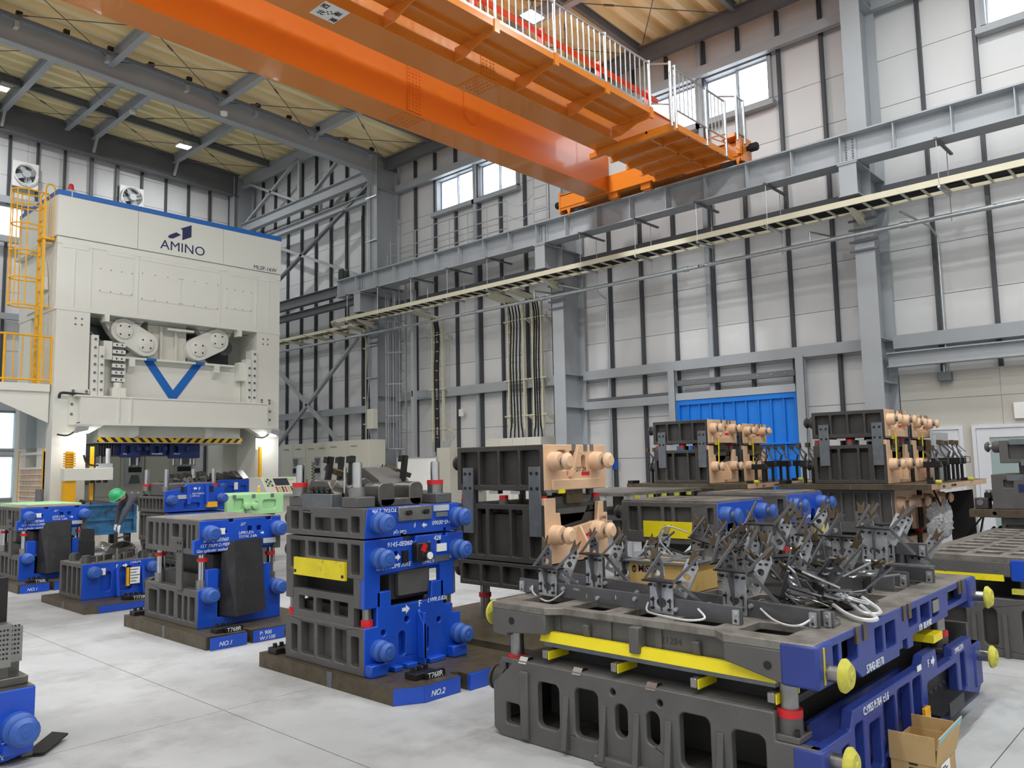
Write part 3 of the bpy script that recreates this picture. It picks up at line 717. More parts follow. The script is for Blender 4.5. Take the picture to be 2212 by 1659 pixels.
CR.part(MB().prism([(7.0, 7.56), (7.1, 7.56), (7.06, 7.4)], 'x', 14.37, 14.39).prism([(11.3, 7.56), (11.42, 7.56), (11.34, 7.36)], 'x', 14.37, 14.39), 'rail_sweep', 'orange', et)
CR.part(MB().box(14.2, 7.0, 7.95, 14.8, 7.3, 8.02).box(14.3, 6.96, 7.62, 14.42, 7.04, 8.05), 'truck_step', 'orange')
for x in (14.2, 14.5):
    CR.part(MB().cyl((x, 6.95, 7.85), (x, 6.95, 8.76), 0.026, 10), 'railing_post', 'galv')
CR.part(MB().cyl((14.1, 7.3, 8.82), (14.2, 6.95, 8.74), 0.018, 8).cyl((14.2, 6.95, 8.74), (14.5, 6.95, 8.74), 0.018, 8), 'top_rail', 'galv'); CR.part(MB().cyl((14.2, 6.95, 8.0), (14.5, 6.95, 8.0), 0.016, 8), 'bottom_rail', 'galv')
for k in range(3): CR.part(MB().cyl((14.27+0.07*k, 6.95, 8.0), (14.27+0.07*k, 6.95, 8.74), 0.01, 6), 'baluster', 'galv')
CR.part(MB().box(14.2, 8.25, 7.56, 14.45, 10.75, 7.95), 'end_tie', 'orange')

# catwalk railing by the windows
t = Thing('catwalk_railing', 'thin grey pipe railing on the catwalk under the far windows', 'railing', (15.25, 16, 7.5))
for k in range(7): t.part(MB().cyl((15.2, 18.6-0.75*k, 7.5), (15.2, 18.6-0.75*k, 8.6), 0.017, 6), 'post', 'steel_grey')
for z in (7.85, 8.2, 8.6): t.part(MB().cyl((15.2, 18.6, z), (15.2, 14.1, z), 0.015, 6), 'rail', 'steel_grey')
t.part(MB().tube(catmull([(15.2, 14.1, 8.55), (15.2, 13.6, 8.35), (15.2, 13.15, 8.55)]), 0.008, 5).tube(catmull([(15.2, 14.1, 8.2), (15.2, 13.6, 7.95), (15.2, 13.15, 8.15)]), 0.008, 5), 'chain', 'galv')
for y in (13.15, 12.72): t.part(MB().cyl((15.2, y, 7.5), (15.2, y, 9.0), 0.017, 6), 'post', 'steel_grey')
for z in (7.8, 8.1, 8.4, 8.7, 9.0): t.part(MB().cyl((15.2, 13.15, z), (15.2, 12.72, z), 0.012, 6), 'rung', 'steel_grey')
t.part(MB().box(15.1, 12.5, 7.46, 15.7, 18.7, 7.49), 'walk_plate', 'galv')
for y, z in ((18.6, 8.6), (18.95, 8.5), (19.1, 8.1)): t.part(MB().cyl((15.15, y, 7.5), (15.15, y, z), 0.014, 6), 'gate_post', 'steel_grey')
for z in (7.7, 8.0, 8.35): t.part(MB().cyl((15.15, 18.6, z), (15.15, 19.1, z), 0.012, 6), 'gate_rail', 'steel_grey')

# caged ladder at the far column
t = Thing('caged_ladder', 'grey wall ladder with safety cage beside the far column', 'ladder', (15.2, 18.8, 0))
cx, cy, rr = 15.32, 18.85, 0.36
for k in range(7):
    a = PI/2+k*PI/6; t.part(MB().cyl((cx+rr*math.cos(a), cy+rr*math.sin(a), 2.1), (cx+rr*math.cos(a), cy+rr*math.sin(a), 7.3), 0.014, 6), 'cage_bar', 'steel_grey')
for z in (2.12, 3.1, 4.05, 5.0, 5.95, 6.9): t.part(MB().tube([(cx+rr*math.cos(PI/2+k*PI/10), cy+rr*math.sin(PI/2+k*PI/10), z) for k in range(11)], 0.018, 6), 'hoop', 'steel_grey')
for y in (18.62, 19.08): t.part(MB().box(15.42, y-0.012, 0.1, 15.48, y+0.012, 7.4), 'stile', 'steel_grey')
for k in range(24): t.part(MB().cyl((15.45, 18.62, 0.3+0.3*k), (15.45, 19.08, 0.3+0.3*k), 0.01, 6), 'rung', 'steel_grey')
single(MB().box(15.1, 17.85, 0, 15.22, 17.98, 6.8).box(15.1, 17.9, 3.62, 15.9, 17.95, 3.8), 'steel_post', 'steel_grey', 'slim grey steel post between the caged ladder and the single cable drop', 'post')

# ================================================================== cable tray, hangers, pipe
t = Thing('cable_tray', 'long cream cable tray with black cables hung below the crane runway', 'cable tray', (14.65, 8, 6.08))
for x in (14.35, 14.95):
    t.part(MB().chan((x, -7, 6.14), (x, 20.6, 6.14), 0.11, 0.03 if x < 14.6 else -0.03, 0.006), 'side_rail', 'tray_cream')
rg = t.part(MB().box(14.36, 20.4, 6.085, 14.94, 20.44, 6.11), 'rung', 'tray_cream')
for k in range(1, 85): share(rg, 'rung', t.e, (0, -0.32*k, 0))
for k in range(9):
    x = 14.42+0.05*k
    t.part(MB().tube([(x+0.02*math.sin(1.7*j+k), 20.3-1.4*j, 6.13+0.012*math.sin(j*2.1+k)) for j in range(20)], 0.02, 6), 'cable', 'rubber')
# far branch
for x in (15.0, 15.5): t.part(MB().chan((x, 20.2, 6.1), (x, 27.8, 6.1), 0.1, 0.03 if x < 15.2 else -0.03, 0.006), 'side_rail', 'tray_cream')
for k in range(25): t.part(MB().box(15.01, 20.3+0.3*k, 6.05, 15.49, 20.34+0.3*k, 6.075), 'rung', 'tray_cream')
for k in range(5): t.part(MB().tube([(15.1+0.07*k+0.02*math.sin(j+k), 20.2+0.9*j, 6.09) for j in range(9)], 0.018, 6), 'cable', 'rubber')
t.part(MB().tube([(14.35, 20.6, 6.14), (14.4, 20.95, 6.14), (14.6, 21.2, 6.14), (15.0, 21.4, 6.12)], 0.05, 6), 'bend', 'tray_cream')
t = Thing('tray_hangers', 'dark strut arms and thin rods holding up the cable tray', 'hanger', (14.7, 8, 6.05))
for y in [3.49-1.508*k for k in range(1, 6)]+[3.49+1.508*k for k in range(12)]:
    if min(abs(y-c) for c in COLY) < 0.3: continue
    a = t.part(MB().box(14.3, y-0.025, 6.86, 15.3, y+0.025, 6.895), 'strut_arm', 'steel_dark')
    t.part(MB().cyl((14.35, y, 6.0), (14.35, y, 6.87), 0.007, 5).cyl((14.98, y, 5.6), (14.98, y, 6.87), 0.007, 5), 'rod', 'galv', a)
    t.part(MB().box(14.32, y-0.02, 6.03, 15.0, y+0.02, 6.07), 'cross_strut', 'galv', a)
for y in (4.97, 12.30, 19.65):
    t.part(MB().prism([(14.4, 6.05), (15.03, 6.05), (15.03, 5.85)], 'y', y-0.05, y+0.05), 'bracket_arm', 'tray_cream')
    for z in (5.95, 5.78, 5.55, 5.38):
        t.part(MB().box(14.97, y-0.25, z, 15.02, y+0.25, z+0.035), 'column_clamp', 'steel_dark')
for k, y in enumerate((21.6, 22.9, 24.3)):
    t.part(MB().prism([(14.6, 6.0), (15.85, 6.0), (15.85, 5.85)], 'y', y-0.03, y+0.03), 'bracket_arm', 'tray_cream')
t = Thing('wall_pipe', 'long galvanized pipe running below the cable tray', 'pipe', (14.9, 9, 5.66))
t.part(MB().cyl((14.86, -7, 5.67), (14.86, 27.5, 5.67), 0.042, 12), 'pipe', 'galv')
for y in (4.97-0.75, 12.6, 19.0, 8.6): t.part(MB().cyl((14.86, y-0.06, 5.67), (14.86, y+0.06, 5.67), 0.058, 12), 'coupling', 'galv')
for y in (5.9, 12.9): t.part(MB().cyl((14.86, y, 5.67), (14.86, y, 5.9), 0.02, 8).cyl((14.86, y, 5.9), (15.5, y-0.3, 5.85), 0.02, 8), 'branch', 'galv')
text(t.e, '東 75A', (14.815, 8.3, 5.645), 0.06, '-x', 'ink_black', t.off)

# vertical cable drops
def drop(y0, y1, zb, ncab, label, spread=0.0, x=15.6):
    t = Thing('cable_drop', label, 'cable ladder', (x, (y0+y1)/2, zb), group='vertical cable ladders')
    for y in (y0, y1): t.part(MB().box(x-0.04, y-0.018, zb, x+0.04, y+0.018, 5.9), 'side_rail', 'tray_cream')
    for k in range(int((5.85-zb)/0.28)): t.part(MB().box(x-0.01, y0, zb+0.1+0.28*k, x+0.01, y1, zb+0.125+0.28*k), 'rung', 'tray_cream')
    t.part(MB().prism([(y0-0.018, 0), (y1+0.018, 0), (y1+0.018, 0.04), (y0-0.018, 0.04)], 'z', 6.0, 6.05) if False else MB().bar((x, (y0+y1)/2, 5.88), (14.95, (y0+y1)/2+0.35, 6.1), y1-y0+0.04, 0.06), 'sloped_link', 'tray_cream')
    for k in range(ncab):
        y = y0+(y1-y0)*(k+1)/(ncab+1); s = (k-(ncab-1)/2)*spread
        t.part(MB().tube(catmull([(15.0, y+0.3, 6.1), (x-0.08, y, 5.8), (x-0.06, y+0.02*math.sin(k), 4.2), (x-0.06, y-0.01, zb+0.3), (x-0.05, y+s, zb-0.05), (x-0.05, y+s*1.5, zb-0.3)], 5), 0.021, 6), 'cable', 'rubber')
    for z in (5.4, 3.8, zb+0.35):
        t.part(MB().prism([(x-0.03, z), (x+0.26, z), (x+0.26, z-0.16)], 'y', y0-0.13, y0-0.1).prism([(x-0.03, z), (x+0.26, z), (x+0.26, z-0.16)], 'y', y1+0.1, y1+0.13).box(x-0.05, y0-0.15, z, x-0.02, y1+0.15, z+0.03), 'bracket', 'tray_cream')
drop(17.12, 17.56, 2.3, 2, 'narrow cream cable ladder with two black cables down to the lone cabinet', 0.02)
drop(13.95, 14.5, 2.5, 4, 'wide cream cable ladder with black cables down to the four-door cabinet', 0.03)
drop(13.32, 13.62, 2.5, 3, 'slim cream cable ladder packed with black cables right of the wide one', 0.04)
drop(20.35, 20.75, 2.6, 3, 'cable ladder with thick black cables left of the far column', 0.0)
t = Thing('column_conduits', 'bundle of thin conduits and a grey box on the far column', 'conduit', (15.0, 19.7, 2.6))
for k in range(3): t.part(MB().cyl((14.98, 19.78+0.05*k, 4.3), (14.98, 19.78+0.05*k, 11.0), 0.015, 6), 'conduit', 'galv')
for z in (4.3, 5.3, 8.6, 10.0): t.part(MB().box(14.95, 19.4, z, 15.02, 19.95, z+0.04), 'clamp', 'galv')
t.part(MB().box(14.82, 19.42, 2.75, 15.0, 19.72, 3.35), 'box', 'cabinet', bevel=0.008)
t.part(MB().tube(catmull([(14.98, 19.83, 4.3), (14.95, 19.85, 3.6), (14.9, 19.8, 3.0), (14.9, 19.6, 2.3), (14.9, 19.6, 0.5)]), 0.02, 6), 'flexible_conduit', 'galv')

# cabinets along the wall
def ctrl_cab(y0, y1, z1, x0, x1, label, ac=True, plates=1):
    t = Thing('control_cabinet', label, 'cabinet', ((x0+x1)/2, (y0+y1)/2, 0), group='cream control cabinets')
    t.part(MB().box(x0+0.02, y0, 0, x1, y1, z1), 'body', 'cabinet')
    n = 2
    for k in range(n):
        a = y0+(y1-y0)*k/n+0.012; b = y0+(y1-y0)*(k+1)/n-0.012
        d = t.part(MB().box(x0, a, 0.12, x0+0.02, b, z1-0.02), 'door', 'cabinet')
        t.part(MB().box(x0-0.02, b-0.1, 1.05, x0, b-0.06, 1.25), 'handle', 'steel_dark', d)
        text(d, 'CONTROL', (x0-0.001, b-0.12, z1-0.2), 0.07, '-x', 'ink_black', t.off)
        if ac and k == 0:
            u = t.part(MB().box(x0-0.14, a+0.12, 1.1, x0, a+0.5, 1.95), 'cooler', 'grey_lt')
            t.part(MB().prism([(a+0.17, 1.9), (a+0.45, 1.9), (a+0.39, 1.68), (a+0.23, 1.68)], 'x', x0-0.15, x0-0.139), 'vent', 'steel_dark', u)
            t.part(MB().box(x0-0.15, a+0.17, 1.45, x0-0.139, a+0.45, 1.6), 'display', 'black', u)
    return t
ctrl_cab(22.1, 23.5, 2.38, 14.2, 14.8, 'cream control cabinet right beside the press column')
ctrl_cab(20.88, 22.08, 2.38, 14.2, 14.8, 'middle cream control cabinet with grey cooler behind the dies')
ctrl_cab(18.8, 20.86, 2.40, 14.2, 14.8, 'wide cream control cabinet in front of the caged ladder', False)
t = Thing('wall_cabinet', 'long low cream cabinet with four lids under the black cables', 'cabinet', (15.55, 14.15, 0))
t.part(MB().box(15.3, 13.17, 0, 15.85, 15.14, 2.28), 'body', 'cabinet')
for k in range(4): t.part(MB().box(15.285, 13.18+0.49*k, 0.1, 15.3, 13.655+0.49*k, 2.26), 'door', 'cabinet')
t = Thing('wall_cabinet', 'narrow cream cabinet below the narrow cable ladder', 'cabinet', (15.5, 16.85, 0))
t.part(MB().box(15.3, 16.55, 0, 15.75, 17.1, 2.1), 'body', 'cabinet'); t.part(MB().box(15.285, 16.57, 0.1, 15.3, 17.08, 2.08), 'door', 'cabinet')
single(MB().box(15.82, 16.55, 3.0, 15.86, 16.72, 3.2), 'wall_switch', 'white', 'small white box on the wall right of the narrow cable ladder', 'switch box')
t = Thing('whiteboard', 'white notice board standing in the background behind the dies', 'whiteboard', (13.5, 15.8, 0))
t.part(MB().box(13.48, 15.08, 1.0, 13.5, 16.6, 1.8), 'board', 'white'); t.part(MB().prism(rrect(15.05, 0.97, 16.63, 1.83), 'x', 13.47, 13.51, [rrect(15.08, 1.0, 16.6, 1.8)]), 'frame', 'aluminium')
for y in (15.2, 16.5): t.part(MB().box(13.48, y-0.02, 0, 13.52, y+0.02, 1.0).box(13.2, y-0.02, 0, 13.8, y+0.02, 0.04), 'leg', 'aluminium')
for k in range(3): t.part(MB().box(13.474, 15.15+0.1*k, 1.45, 13.48, 15.24+0.1*k, 1.72), 'notice', 'paper')
# ================================================================== the press
PR = Thing('stamping_press', 'huge cream stamping press with blue top edge and blue V', 'press', (9.1, 21.3, 0))
F0, F1 = 20.0, 22.7
XL, XR = 6.19, 12.0
# crown core
PR.part(MB().box(XL+0.02, F0+0.03, 5.38, XR-0.02, F1, 8.05), 'crown', 'cream')
def slab(x0, z0, x1, z1, y0, y1, name, m='cream', parent=None, bevel=0.004):
    return PR.part(MB().box(x0, y0, z0, x1, y1, z1), name, m, parent, bevel)
for a, b in ((XL-0.02, 8.0), (8.0, 10.255), (10.255, XR)):
    slab(a+0.004, 7.11, b-0.004, 8.08, F0-0.03, F0+0.03, 'header_panel')
PR.part(MB().box(XL-0.03, F0-0.04, 8.08, XR+0.005, F0+0.25, 8.2), 'top_edge', 'press_blue')
for a_, b_ in ((XL-0.03, XL+0.1), (XR-0.1, XR+0.005)): PR.part(MB().box(a_, F0+0.25, 8.08, b_, F1+0.1, 8.2), 'top_edge', 'press_blue')
PR.part(MB().box(XL-0.03, F0+0.03, 7.11, XL+0.02, F1+0.1, 8.08), 'side_header', 'cream')
PR.part(MB().box(XL, F0+0.2, 8.05, XR, F1, 8.12), 'roof', 'cream')
# belt under the header, fascia
slab(XL, 6.93, XR, 7.09, F0-0.012, F0+0.03, 'belt')
slab(XL+0.01, 5.46, XR-0.01, 6.93, F0+0.0, F0+0.03, 'fascia')
slab(XL, 5.37, XR, 5.47, F0-0.012, F0+0.03, 'belt')
for a, b in ((6.3, 6.9), (7.3, 7.95), (8.1, 10.15), (10.35, 11.2), (11.3, 11.9)):
    slab(a, 6.85, b, 6.94, F0-0.01, F0+0.001, 'belt_tab')
for x in (6.58, 6.945, 8.035, 10.19, 11.255, 11.62):
    slab(x-0.012, 5.47, x+0.012, 6.93, F0-0.014, F0+0.001, 'weld_rib')
PN = [(7.12, 5.91, 7.92, 6.5), (8.11, 5.85, 9.125, 6.55), (9.135, 5.85, 10.15, 6.55), (10.35, 5.92, 11.12, 6.49)]
for a, z0, b, z1 in PN:
    o = slab(a, z0, b, z1, F0-0.012, F0+0.001, 'cover_panel', bevel=0.003)
    bl = MB()
    for u in range(4):
        for z in (z0+0.03, z1-0.03):
            x = a+0.03+(b-a-0.06)*u/3; bl.cyl((x, F0-0.018, z), (x, F0-0.011, z), 0.014, 6)
    q = PR.part(bl, 'cover_screws', 'steel_dark', o); q['kind'] = 'stuff'
# logo and lettering
text(PR.e, 'AMINO', (9.15, F0-0.034, 7.235), 0.34, '-y', 'logo_navy', PR.off, align='CENTER', bold=0.0, ext=0.002, name='lettering', sx=1.06)
PR.part(MB().prism([(9.12, 7.55), (9.12, 7.82), (9.07, 7.85), (9.36, 8.0), (9.36, 7.68)], 'y', F0-0.036, F0-0.03).prism([(8.74, 7.57), (8.79, 7.63), (8.96, 7.73), (9.08, 7.68), (8.88, 7.55), (8.79, 7.54)], 'y', F0-0.036, F0-0.03), 'logo', 'logo_navy')
text(PR.e, 'MLSP-16W', (11.5, F0-0.034, 7.145), 0.155, '-y', 'logo_navy', PR.off, align='CENTER', bold=0.0, ext=0.002)
# uprights
for a, b in ((XL+0.04, 6.96), (11.29, XR-0.01)):
    PR.part(MB().box(a, F0, 0, b, F0+1.0, 5.38), 'upright', 'cream')
    PR.part(MB().box(a, F1-0.9, 0, b, F1, 5.38), 'upright', 'cream')
for x, z in ((6.64, 5.2), (6.78, 5.2), (6.64, 5.06), (6.78, 5.06), (11.48, 5.2), (11.62, 5.2), (11.48, 5.06), (11.62, 5.06)):
    PR.part(MB().cyl((x, F0-0.006, z), (x, F0+0.001, z), 0.024, 10), 'bolt', 'steel_dark')
# inside of the crown opening
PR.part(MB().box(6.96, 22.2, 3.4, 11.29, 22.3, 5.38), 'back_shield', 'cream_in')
for a_, b_ in ((6.96, 8.2), (10.1, 11.29)): PR.part(MB().box(a_, 21.6, 4.3, b_, 21.65, 5.38), 'inner_wall', 'steel_dark')
# toggle linkage
def link(cx0, cz0, cx1, cz1, r, y0, y1):
    d = Vector((cx1-cx0, cz1-cz0)).normalized(); a0 = math.atan2(d.y, d.x); p = []
    for k in range(9): a = a0+PI/2+k*PI/8; p.append((cx0+r*math.cos(a), cz0+r*math.sin(a)))
    for k in range(9): a = a0-PI/2+k*PI/8; p.append((cx1+r*math.cos(a), cz1+r*math.sin(a)))
    return MB().prism(p, 'y', y0, y1)
for s in (-1, 1):
    c = 9.05
    ax, az, bx, bz = c+s*1.22, 5.07, c+s*0.68, 4.78
    mb = MB().prism([(ax-0.55*s+0, 5.4), (ax+0.5*s, 5.4), (ax+0.28*s, 5.0), (ax, 4.77), (ax-0.3*s, 5.05)], 'y', 20.35, 20.6)
    PR.part(mb, 'link_mount', 'cream')
    lk = PR.part(link(ax, az, bx, bz, 0.31, 20.22, 20.48), 'toggle_link', 'cream', bevel=0.012)
    for x, z, r in ((ax, az, 0.21), (bx, bz, 0.2)):
        cv = PR.part(MB().lathe([(r, 0), (r, 0.03), (r-0.02, 0.04)], (x, 20.22, z), (0, -1, 0), 22), 'pin_cover', 'cream', lk)
        for k in range(4):
            a = PI/4+k*PI/2; PR.part(MB().cyl((x+r*0.7*math.cos(a), 20.165, z+r*0.7*math.sin(a)), (x+r*0.7*math.cos(a), 20.185, z+r*0.7*math.sin(a)), 0.02, 8), 'bolt', 'black', lk)
    PR.part(MB().prism([(bx-0.3*s, 4.86), (bx+0.26*s, 4.62), (bx+0.52*s, 4.35), (bx-0.1*s, 4.35)], 'y', 20.5, 20.75), 'lower_link', 'cream')
    PR.part(MB().cyl((ax+0.55*s, 20.9, 5.0), (ax+0.55*s, 21.5, 5.0), 0.22, 18), 'crank_journal', 'steel_dark')
    PR.part(MB().box(ax-0.15*s-0.05, F0+0.05, 5.2, ax-0.15*s+0.05, F0+0.35, 5.38) if False else MB().box(c+s*1.72-0.05, F0-0.05, 5.2, c+s*1.72+0.05, F0+0.2, 5.4), 'lug', 'cream')
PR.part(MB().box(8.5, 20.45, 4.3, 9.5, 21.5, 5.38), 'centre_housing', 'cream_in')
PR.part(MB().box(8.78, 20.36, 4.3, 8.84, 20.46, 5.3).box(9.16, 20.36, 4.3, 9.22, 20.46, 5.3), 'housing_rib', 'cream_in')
PR.part(MB().box(7.0, 20.3, 5.3, 11.2, 20.31, 5.31), 'safety_wire', 'black')
PR.part(MB().box(8.9, 20.2, 5.2, 9.6, 20.32, 5.26), 'sensor_bar', 'cream')
for k in range(2): PR.part(MB().bar((7.0, 20.6+0.1*k, 5.15-0.06*k), (8.0, 20.9, 4.45-0.06*k), 0.07, 0.03), 'brace_bar', 'grey_lt')
# slide
PR.part(MB().box(7.32, 20.28, 2.46, 10.98, 22.1, 4.36), 'slide', 'cream')
PR.part(MB().box(7.3, 20.1, 4.36, 10.7, 20.4, 4.41), 'slide_lip', 'cream')
for x in (8.0, 10.2): PR.part(MB().box(x-0.07, 20.1, 4.18, x+0.07, 20.28, 4.36).prism([(20.12, 4.18), (20.28, 4.18), (20.28, 4.0)], 'x', x-0.07, x+0.07), 'lug', 'cream')
VX = lambda x: 9.1+(x-9.065)*1.013
V = MB()
V.prism([(VX(8.32), 4.36), (VX(8.56), 4.36), (VX(9.065), 3.66), (VX(9.57), 4.36), (VX(9.81), 4.36), (VX(9.12), 3.38), (VX(9.01), 3.38)], 'y', 20.268, 20.281)
PR.part(V, 'blue_v_mark', 'press_blue')
PR.part(MB().box(VX(8.32), 20.095, 4.355, VX(8.56), 20.28, 4.415).box(VX(9.57), 20.095, 4.355, VX(9.81), 20.28, 4.415), 'blue_v_mark', 'press_blue')
# front beam
fb = PR.part(MB().box(6.72, 19.72, 2.74, 11.48, 19.78, 3.37).box(6.62, 19.7, 3.35, 11.5, 20.05, 3.39).box(6.72, 19.7, 2.7, 11.48, 20.05, 2.76).box(6.72, 19.78, 2.74, 6.78, 20.02, 3.37).box(11.42, 19.78, 2.74, 11.48, 20.02, 3.37), 'front_beam', 'cream')
for x in (7.56, 7.84): PR.part(MB().box(x-0.014, 19.69, 2.76, x+0.014, 19.72, 3.36), 'beam_rib', 'cream', fb)
for x0, x1 in ((6.55, 6.98), (11.35, 11.72)):
    PR.part(MB().box(x0, 19.94, 2.7, x1, 20.0, 3.54), 'beam_lug', 'cream', fb)
    for x in (x0+0.07, x1-0.07):
        for z in (3.41, 3.49): PR.part(MB().cyl((x, 19.92, z), (x, 19.94, z), 0.034, 8), 'bolt', 'steel_dark', fb)
    for z in (2.95, 3.18): PR.part(MB().cyl(((x0+0.05 if x0 < 8 else x1-0.05), 19.92, z), ((x0+0.05 if x0 < 8 else x1-0.05), 19.94, z), 0.03, 8), 'bolt', 'steel_dark', fb)
for s, x in ((1, 6.72), (-1, 11.48)):
    PR.part(MB().prism([(x, 2.7), (x+s*0.55, 2.7), (x+s*0.2, 2.5), (x-s*0.02, 2.5)], 'y', 19.74, 20.0), 'beam_gusset', 'cream', fb)
for x in (8.1, 10.0):
    PR.part(MB().prism([(x-0.1, 2.74), (x+0.1, 2.74), (x+0.1, 2.5), (x-0.02, 2.42), (x-0.1, 2.42)], 'y', 20.1, 20.28), 'slide_foot', 'cream')
hz = bpy.data.objects.new('hz', None)
bpy.data.objects.remove(hz)
h = mk(MB().box(-1.86, -0.01, -0.055, 1.86, 0.01, 0.055), 'hazard_strip', 'hazard', PR.e); h.location = (9.13-9.1, 20.18-21.3, 2.375)
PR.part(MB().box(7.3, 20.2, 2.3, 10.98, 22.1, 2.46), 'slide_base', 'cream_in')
# gibs and bolts
for x0, x1 in ((7.0, 7.16), (7.17, 7.3), (10.99, 11.12), (11.13, 11.28)):
    zt = 4.85 if x0 < 7.1 or x0 > 11.1 else 4.6
    gb = PR.part(MB().box(x0, 19.96, 3.4, x1, 20.3, zt), 'gib_plate', 'cream', bevel=0.006)
    for k in range(7):
        z = 3.55+0.2*k
        if z < zt-0.05: PR.part(MB().cyl(((x0+x1)/2, 19.93, z), ((x0+x1)/2, 19.96, z), 0.028, 8), 'bolt', 'wear_steel', gb)
PR.part(MB().box(7.3, 20.05, 4.3, 7.5, 20.3, 4.75), 'gib_block', 'cream'); PR.part(MB().box(10.8, 20.05, 4.0, 11.0, 20.3, 4.5), 'gib_block', 'cream')
# cable chain
ch = PR.part(MB().box(7.53, 20.12, 3.75, 7.81, 20.16, 4.75), 'cable_chain', 'steel_dark')
for k in range(6):
    l = PR.part(MB().box(7.52, 20.06, 3.78+0.17*k, 7.82, 20.12, 3.87+0.17*k), 'chain_link', 'cream', ch)
    for x in (7.61, 7.73): PR.part(MB().cyl((x, 20.05, 3.825+0.17*k), (x, 20.062, 3.825+0.17*k), 0.02, 8), 'bolt', 'black', ch)
PR.part(MB().box(7.5, 19.98, 3.39, 7.82, 20.2, 3.62).cyl((7.66, 20.08, 3.62), (7.66, 20.08, 3.75), 0.1, 14), 'grease_pump', 'cream')
PR.part(MB().tube(catmull([(6.96, 19.9, 3.4), (6.6, 19.88, 3.42), (6.35, 19.88, 3.42), (6.32, 19.9, 3.3)]), 0.03, 8), 'hose', 'hose')
# work lamps
for x, s in ((6.72, 1), (11.62, -1)):
    w = PR.part(MB().obox((x, 19.62, 2.6), (0.26, 0.1, 0.18), (0.5, 0, 0)), 'work_lamp', 'grey_lt')
    PR.part(MB().obox((x, 19.66, 2.52), (0.22, 0.02, 0.12), (0.9, 0, 0)), 'lamp_glass', 'tube_glow', w)
    PR.part(MB().tube(catmull([(x-0.1, 19.7, 2.55), (x-0.25, 19.75, 2.45), (x-0.45, 19.8, 2.47)]), 0.02, 6), 'lamp_cable', 'hose', w)
    L = bpy.data.lights.new('work_lamp_light', 'AREA'); L.size = 0.2; L.energy = 7
    lo = bpy.data.objects.new('work_lamp_light', L); COL.objects.link(lo); lo.parent = PR.e; lo.location = (x-9.1+s*0.05, 19.55-21.3, 2.5); lo.rotation_euler = (R(40), R(-s*20), 0)
# bolster
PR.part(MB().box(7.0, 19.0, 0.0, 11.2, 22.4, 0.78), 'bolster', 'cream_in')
# guards on posts
for x, z1, m in ((7.06, 2.2, 'yellow'), (11.36, 2.2, 'yellow')):
    PR.part(MB().box(x-0.035, 19.85, 0.0, x+0.035, 19.92, z1), 'light_curtain', m)
PR.part(MB().box(6.38, 19.55, 0, 6.62, 19.75, 1.42), 'pillar', 'yellow')
bel = PR.part(MB().cyl((6.5, 19.65, 1.7), (6.5, 19.65, 2.08), 0.085, 14), 'bellows', 'yellow')
for k in range(6): PR.part(MB().cyl((6.5, 19.65, 1.74+0.055*k), (6.5, 19.65, 1.77+0.055*k), 0.125, 16), 'bellows_ring', 'yellow', bel)
arm = PR.part(MB().box(6.36, 19.5, 1.42, 7.4, 19.78, 1.7), 'swing_arm', 'cream', bevel=0.01)
PR.part(MB().tube(catmull([(6.78, 19.6, 2.0), (6.85, 19.6, 1.82), (7.0, 19.6, 1.76), (7.2, 19.6, 1.78)]), 0.022, 6), 'hose', 'hose', arm)
PR.part(MB().box(7.1, 19.55, 1.7, 7.4, 19.75, 1.8).cyl((7.33, 19.65, 1.8), (7.33, 19.65, 2.15), 0.05, 12), 'clamp_unit', 'grey_lt', arm)
for x in (6.95, 7.1, 7.25): PR.part(MB().box(x, 19.6, 1.36, x+0.07, 19.7, 1.42), 'clamp_foot', 'black', arm)
# side guard door
gd = PR.part(MB().prism(rrect(20.4, 0.9, 22.2, 2.1), 'x', 6.2, 6.24, [rrect(20.46, 1.75, 22.14, 2.04), rrect(20.46, 0.96, 22.14, 1.7)]), 'guard_door', 'white')
PR.part(MB().box(6.225, 20.46, 0.96, 6.235, 22.14, 1.7), 'guard_panel', 'shelf_wood', gd)
for k in range(5): PR.part(MB().box(6.2, 20.46, 1.05+0.13*k, 6.22, 22.14, 1.07+0.13*k), 'guard_bar', 'white', gd)
for y in (20.4, 22.16): PR.part(MB().box(6.19, y, 0.85, 6.25, y+0.06, 2.15), 'guard_post', 'yellow', gd)
PR.part(MB().box(6.2, 20.4, 2.2, 6.24, 22.3, 3.3), 'clear_guard', 'guard_clear')
PR.part(MB().cyl((6.05, 20.1, 0.95), (6.05, 20.1, 1.25), 0.08, 14), 'air_tank', 'steel_dark')
# details on the left side wall
PR.part(MB().prism([(20.5, 5.9), (21.2, 5.9), (21.0, 6.6), (20.7, 6.6)], 'x', 6.12, 6.2).cyl((6.08, 20.85, 6.3), (6.13, 20.85, 6.3), 0.13, 16), 'pivot_boss', 'cream')
PR.part(MB().box(6.05, 20.3, 6.95, 6.2, 22.7, 7.0), 'side_ledge', 'cream')
PR.part(MB().box(6.16, 20.5, 5.5, 6.2, 22.0, 5.8), 'side_panel', 'cream')
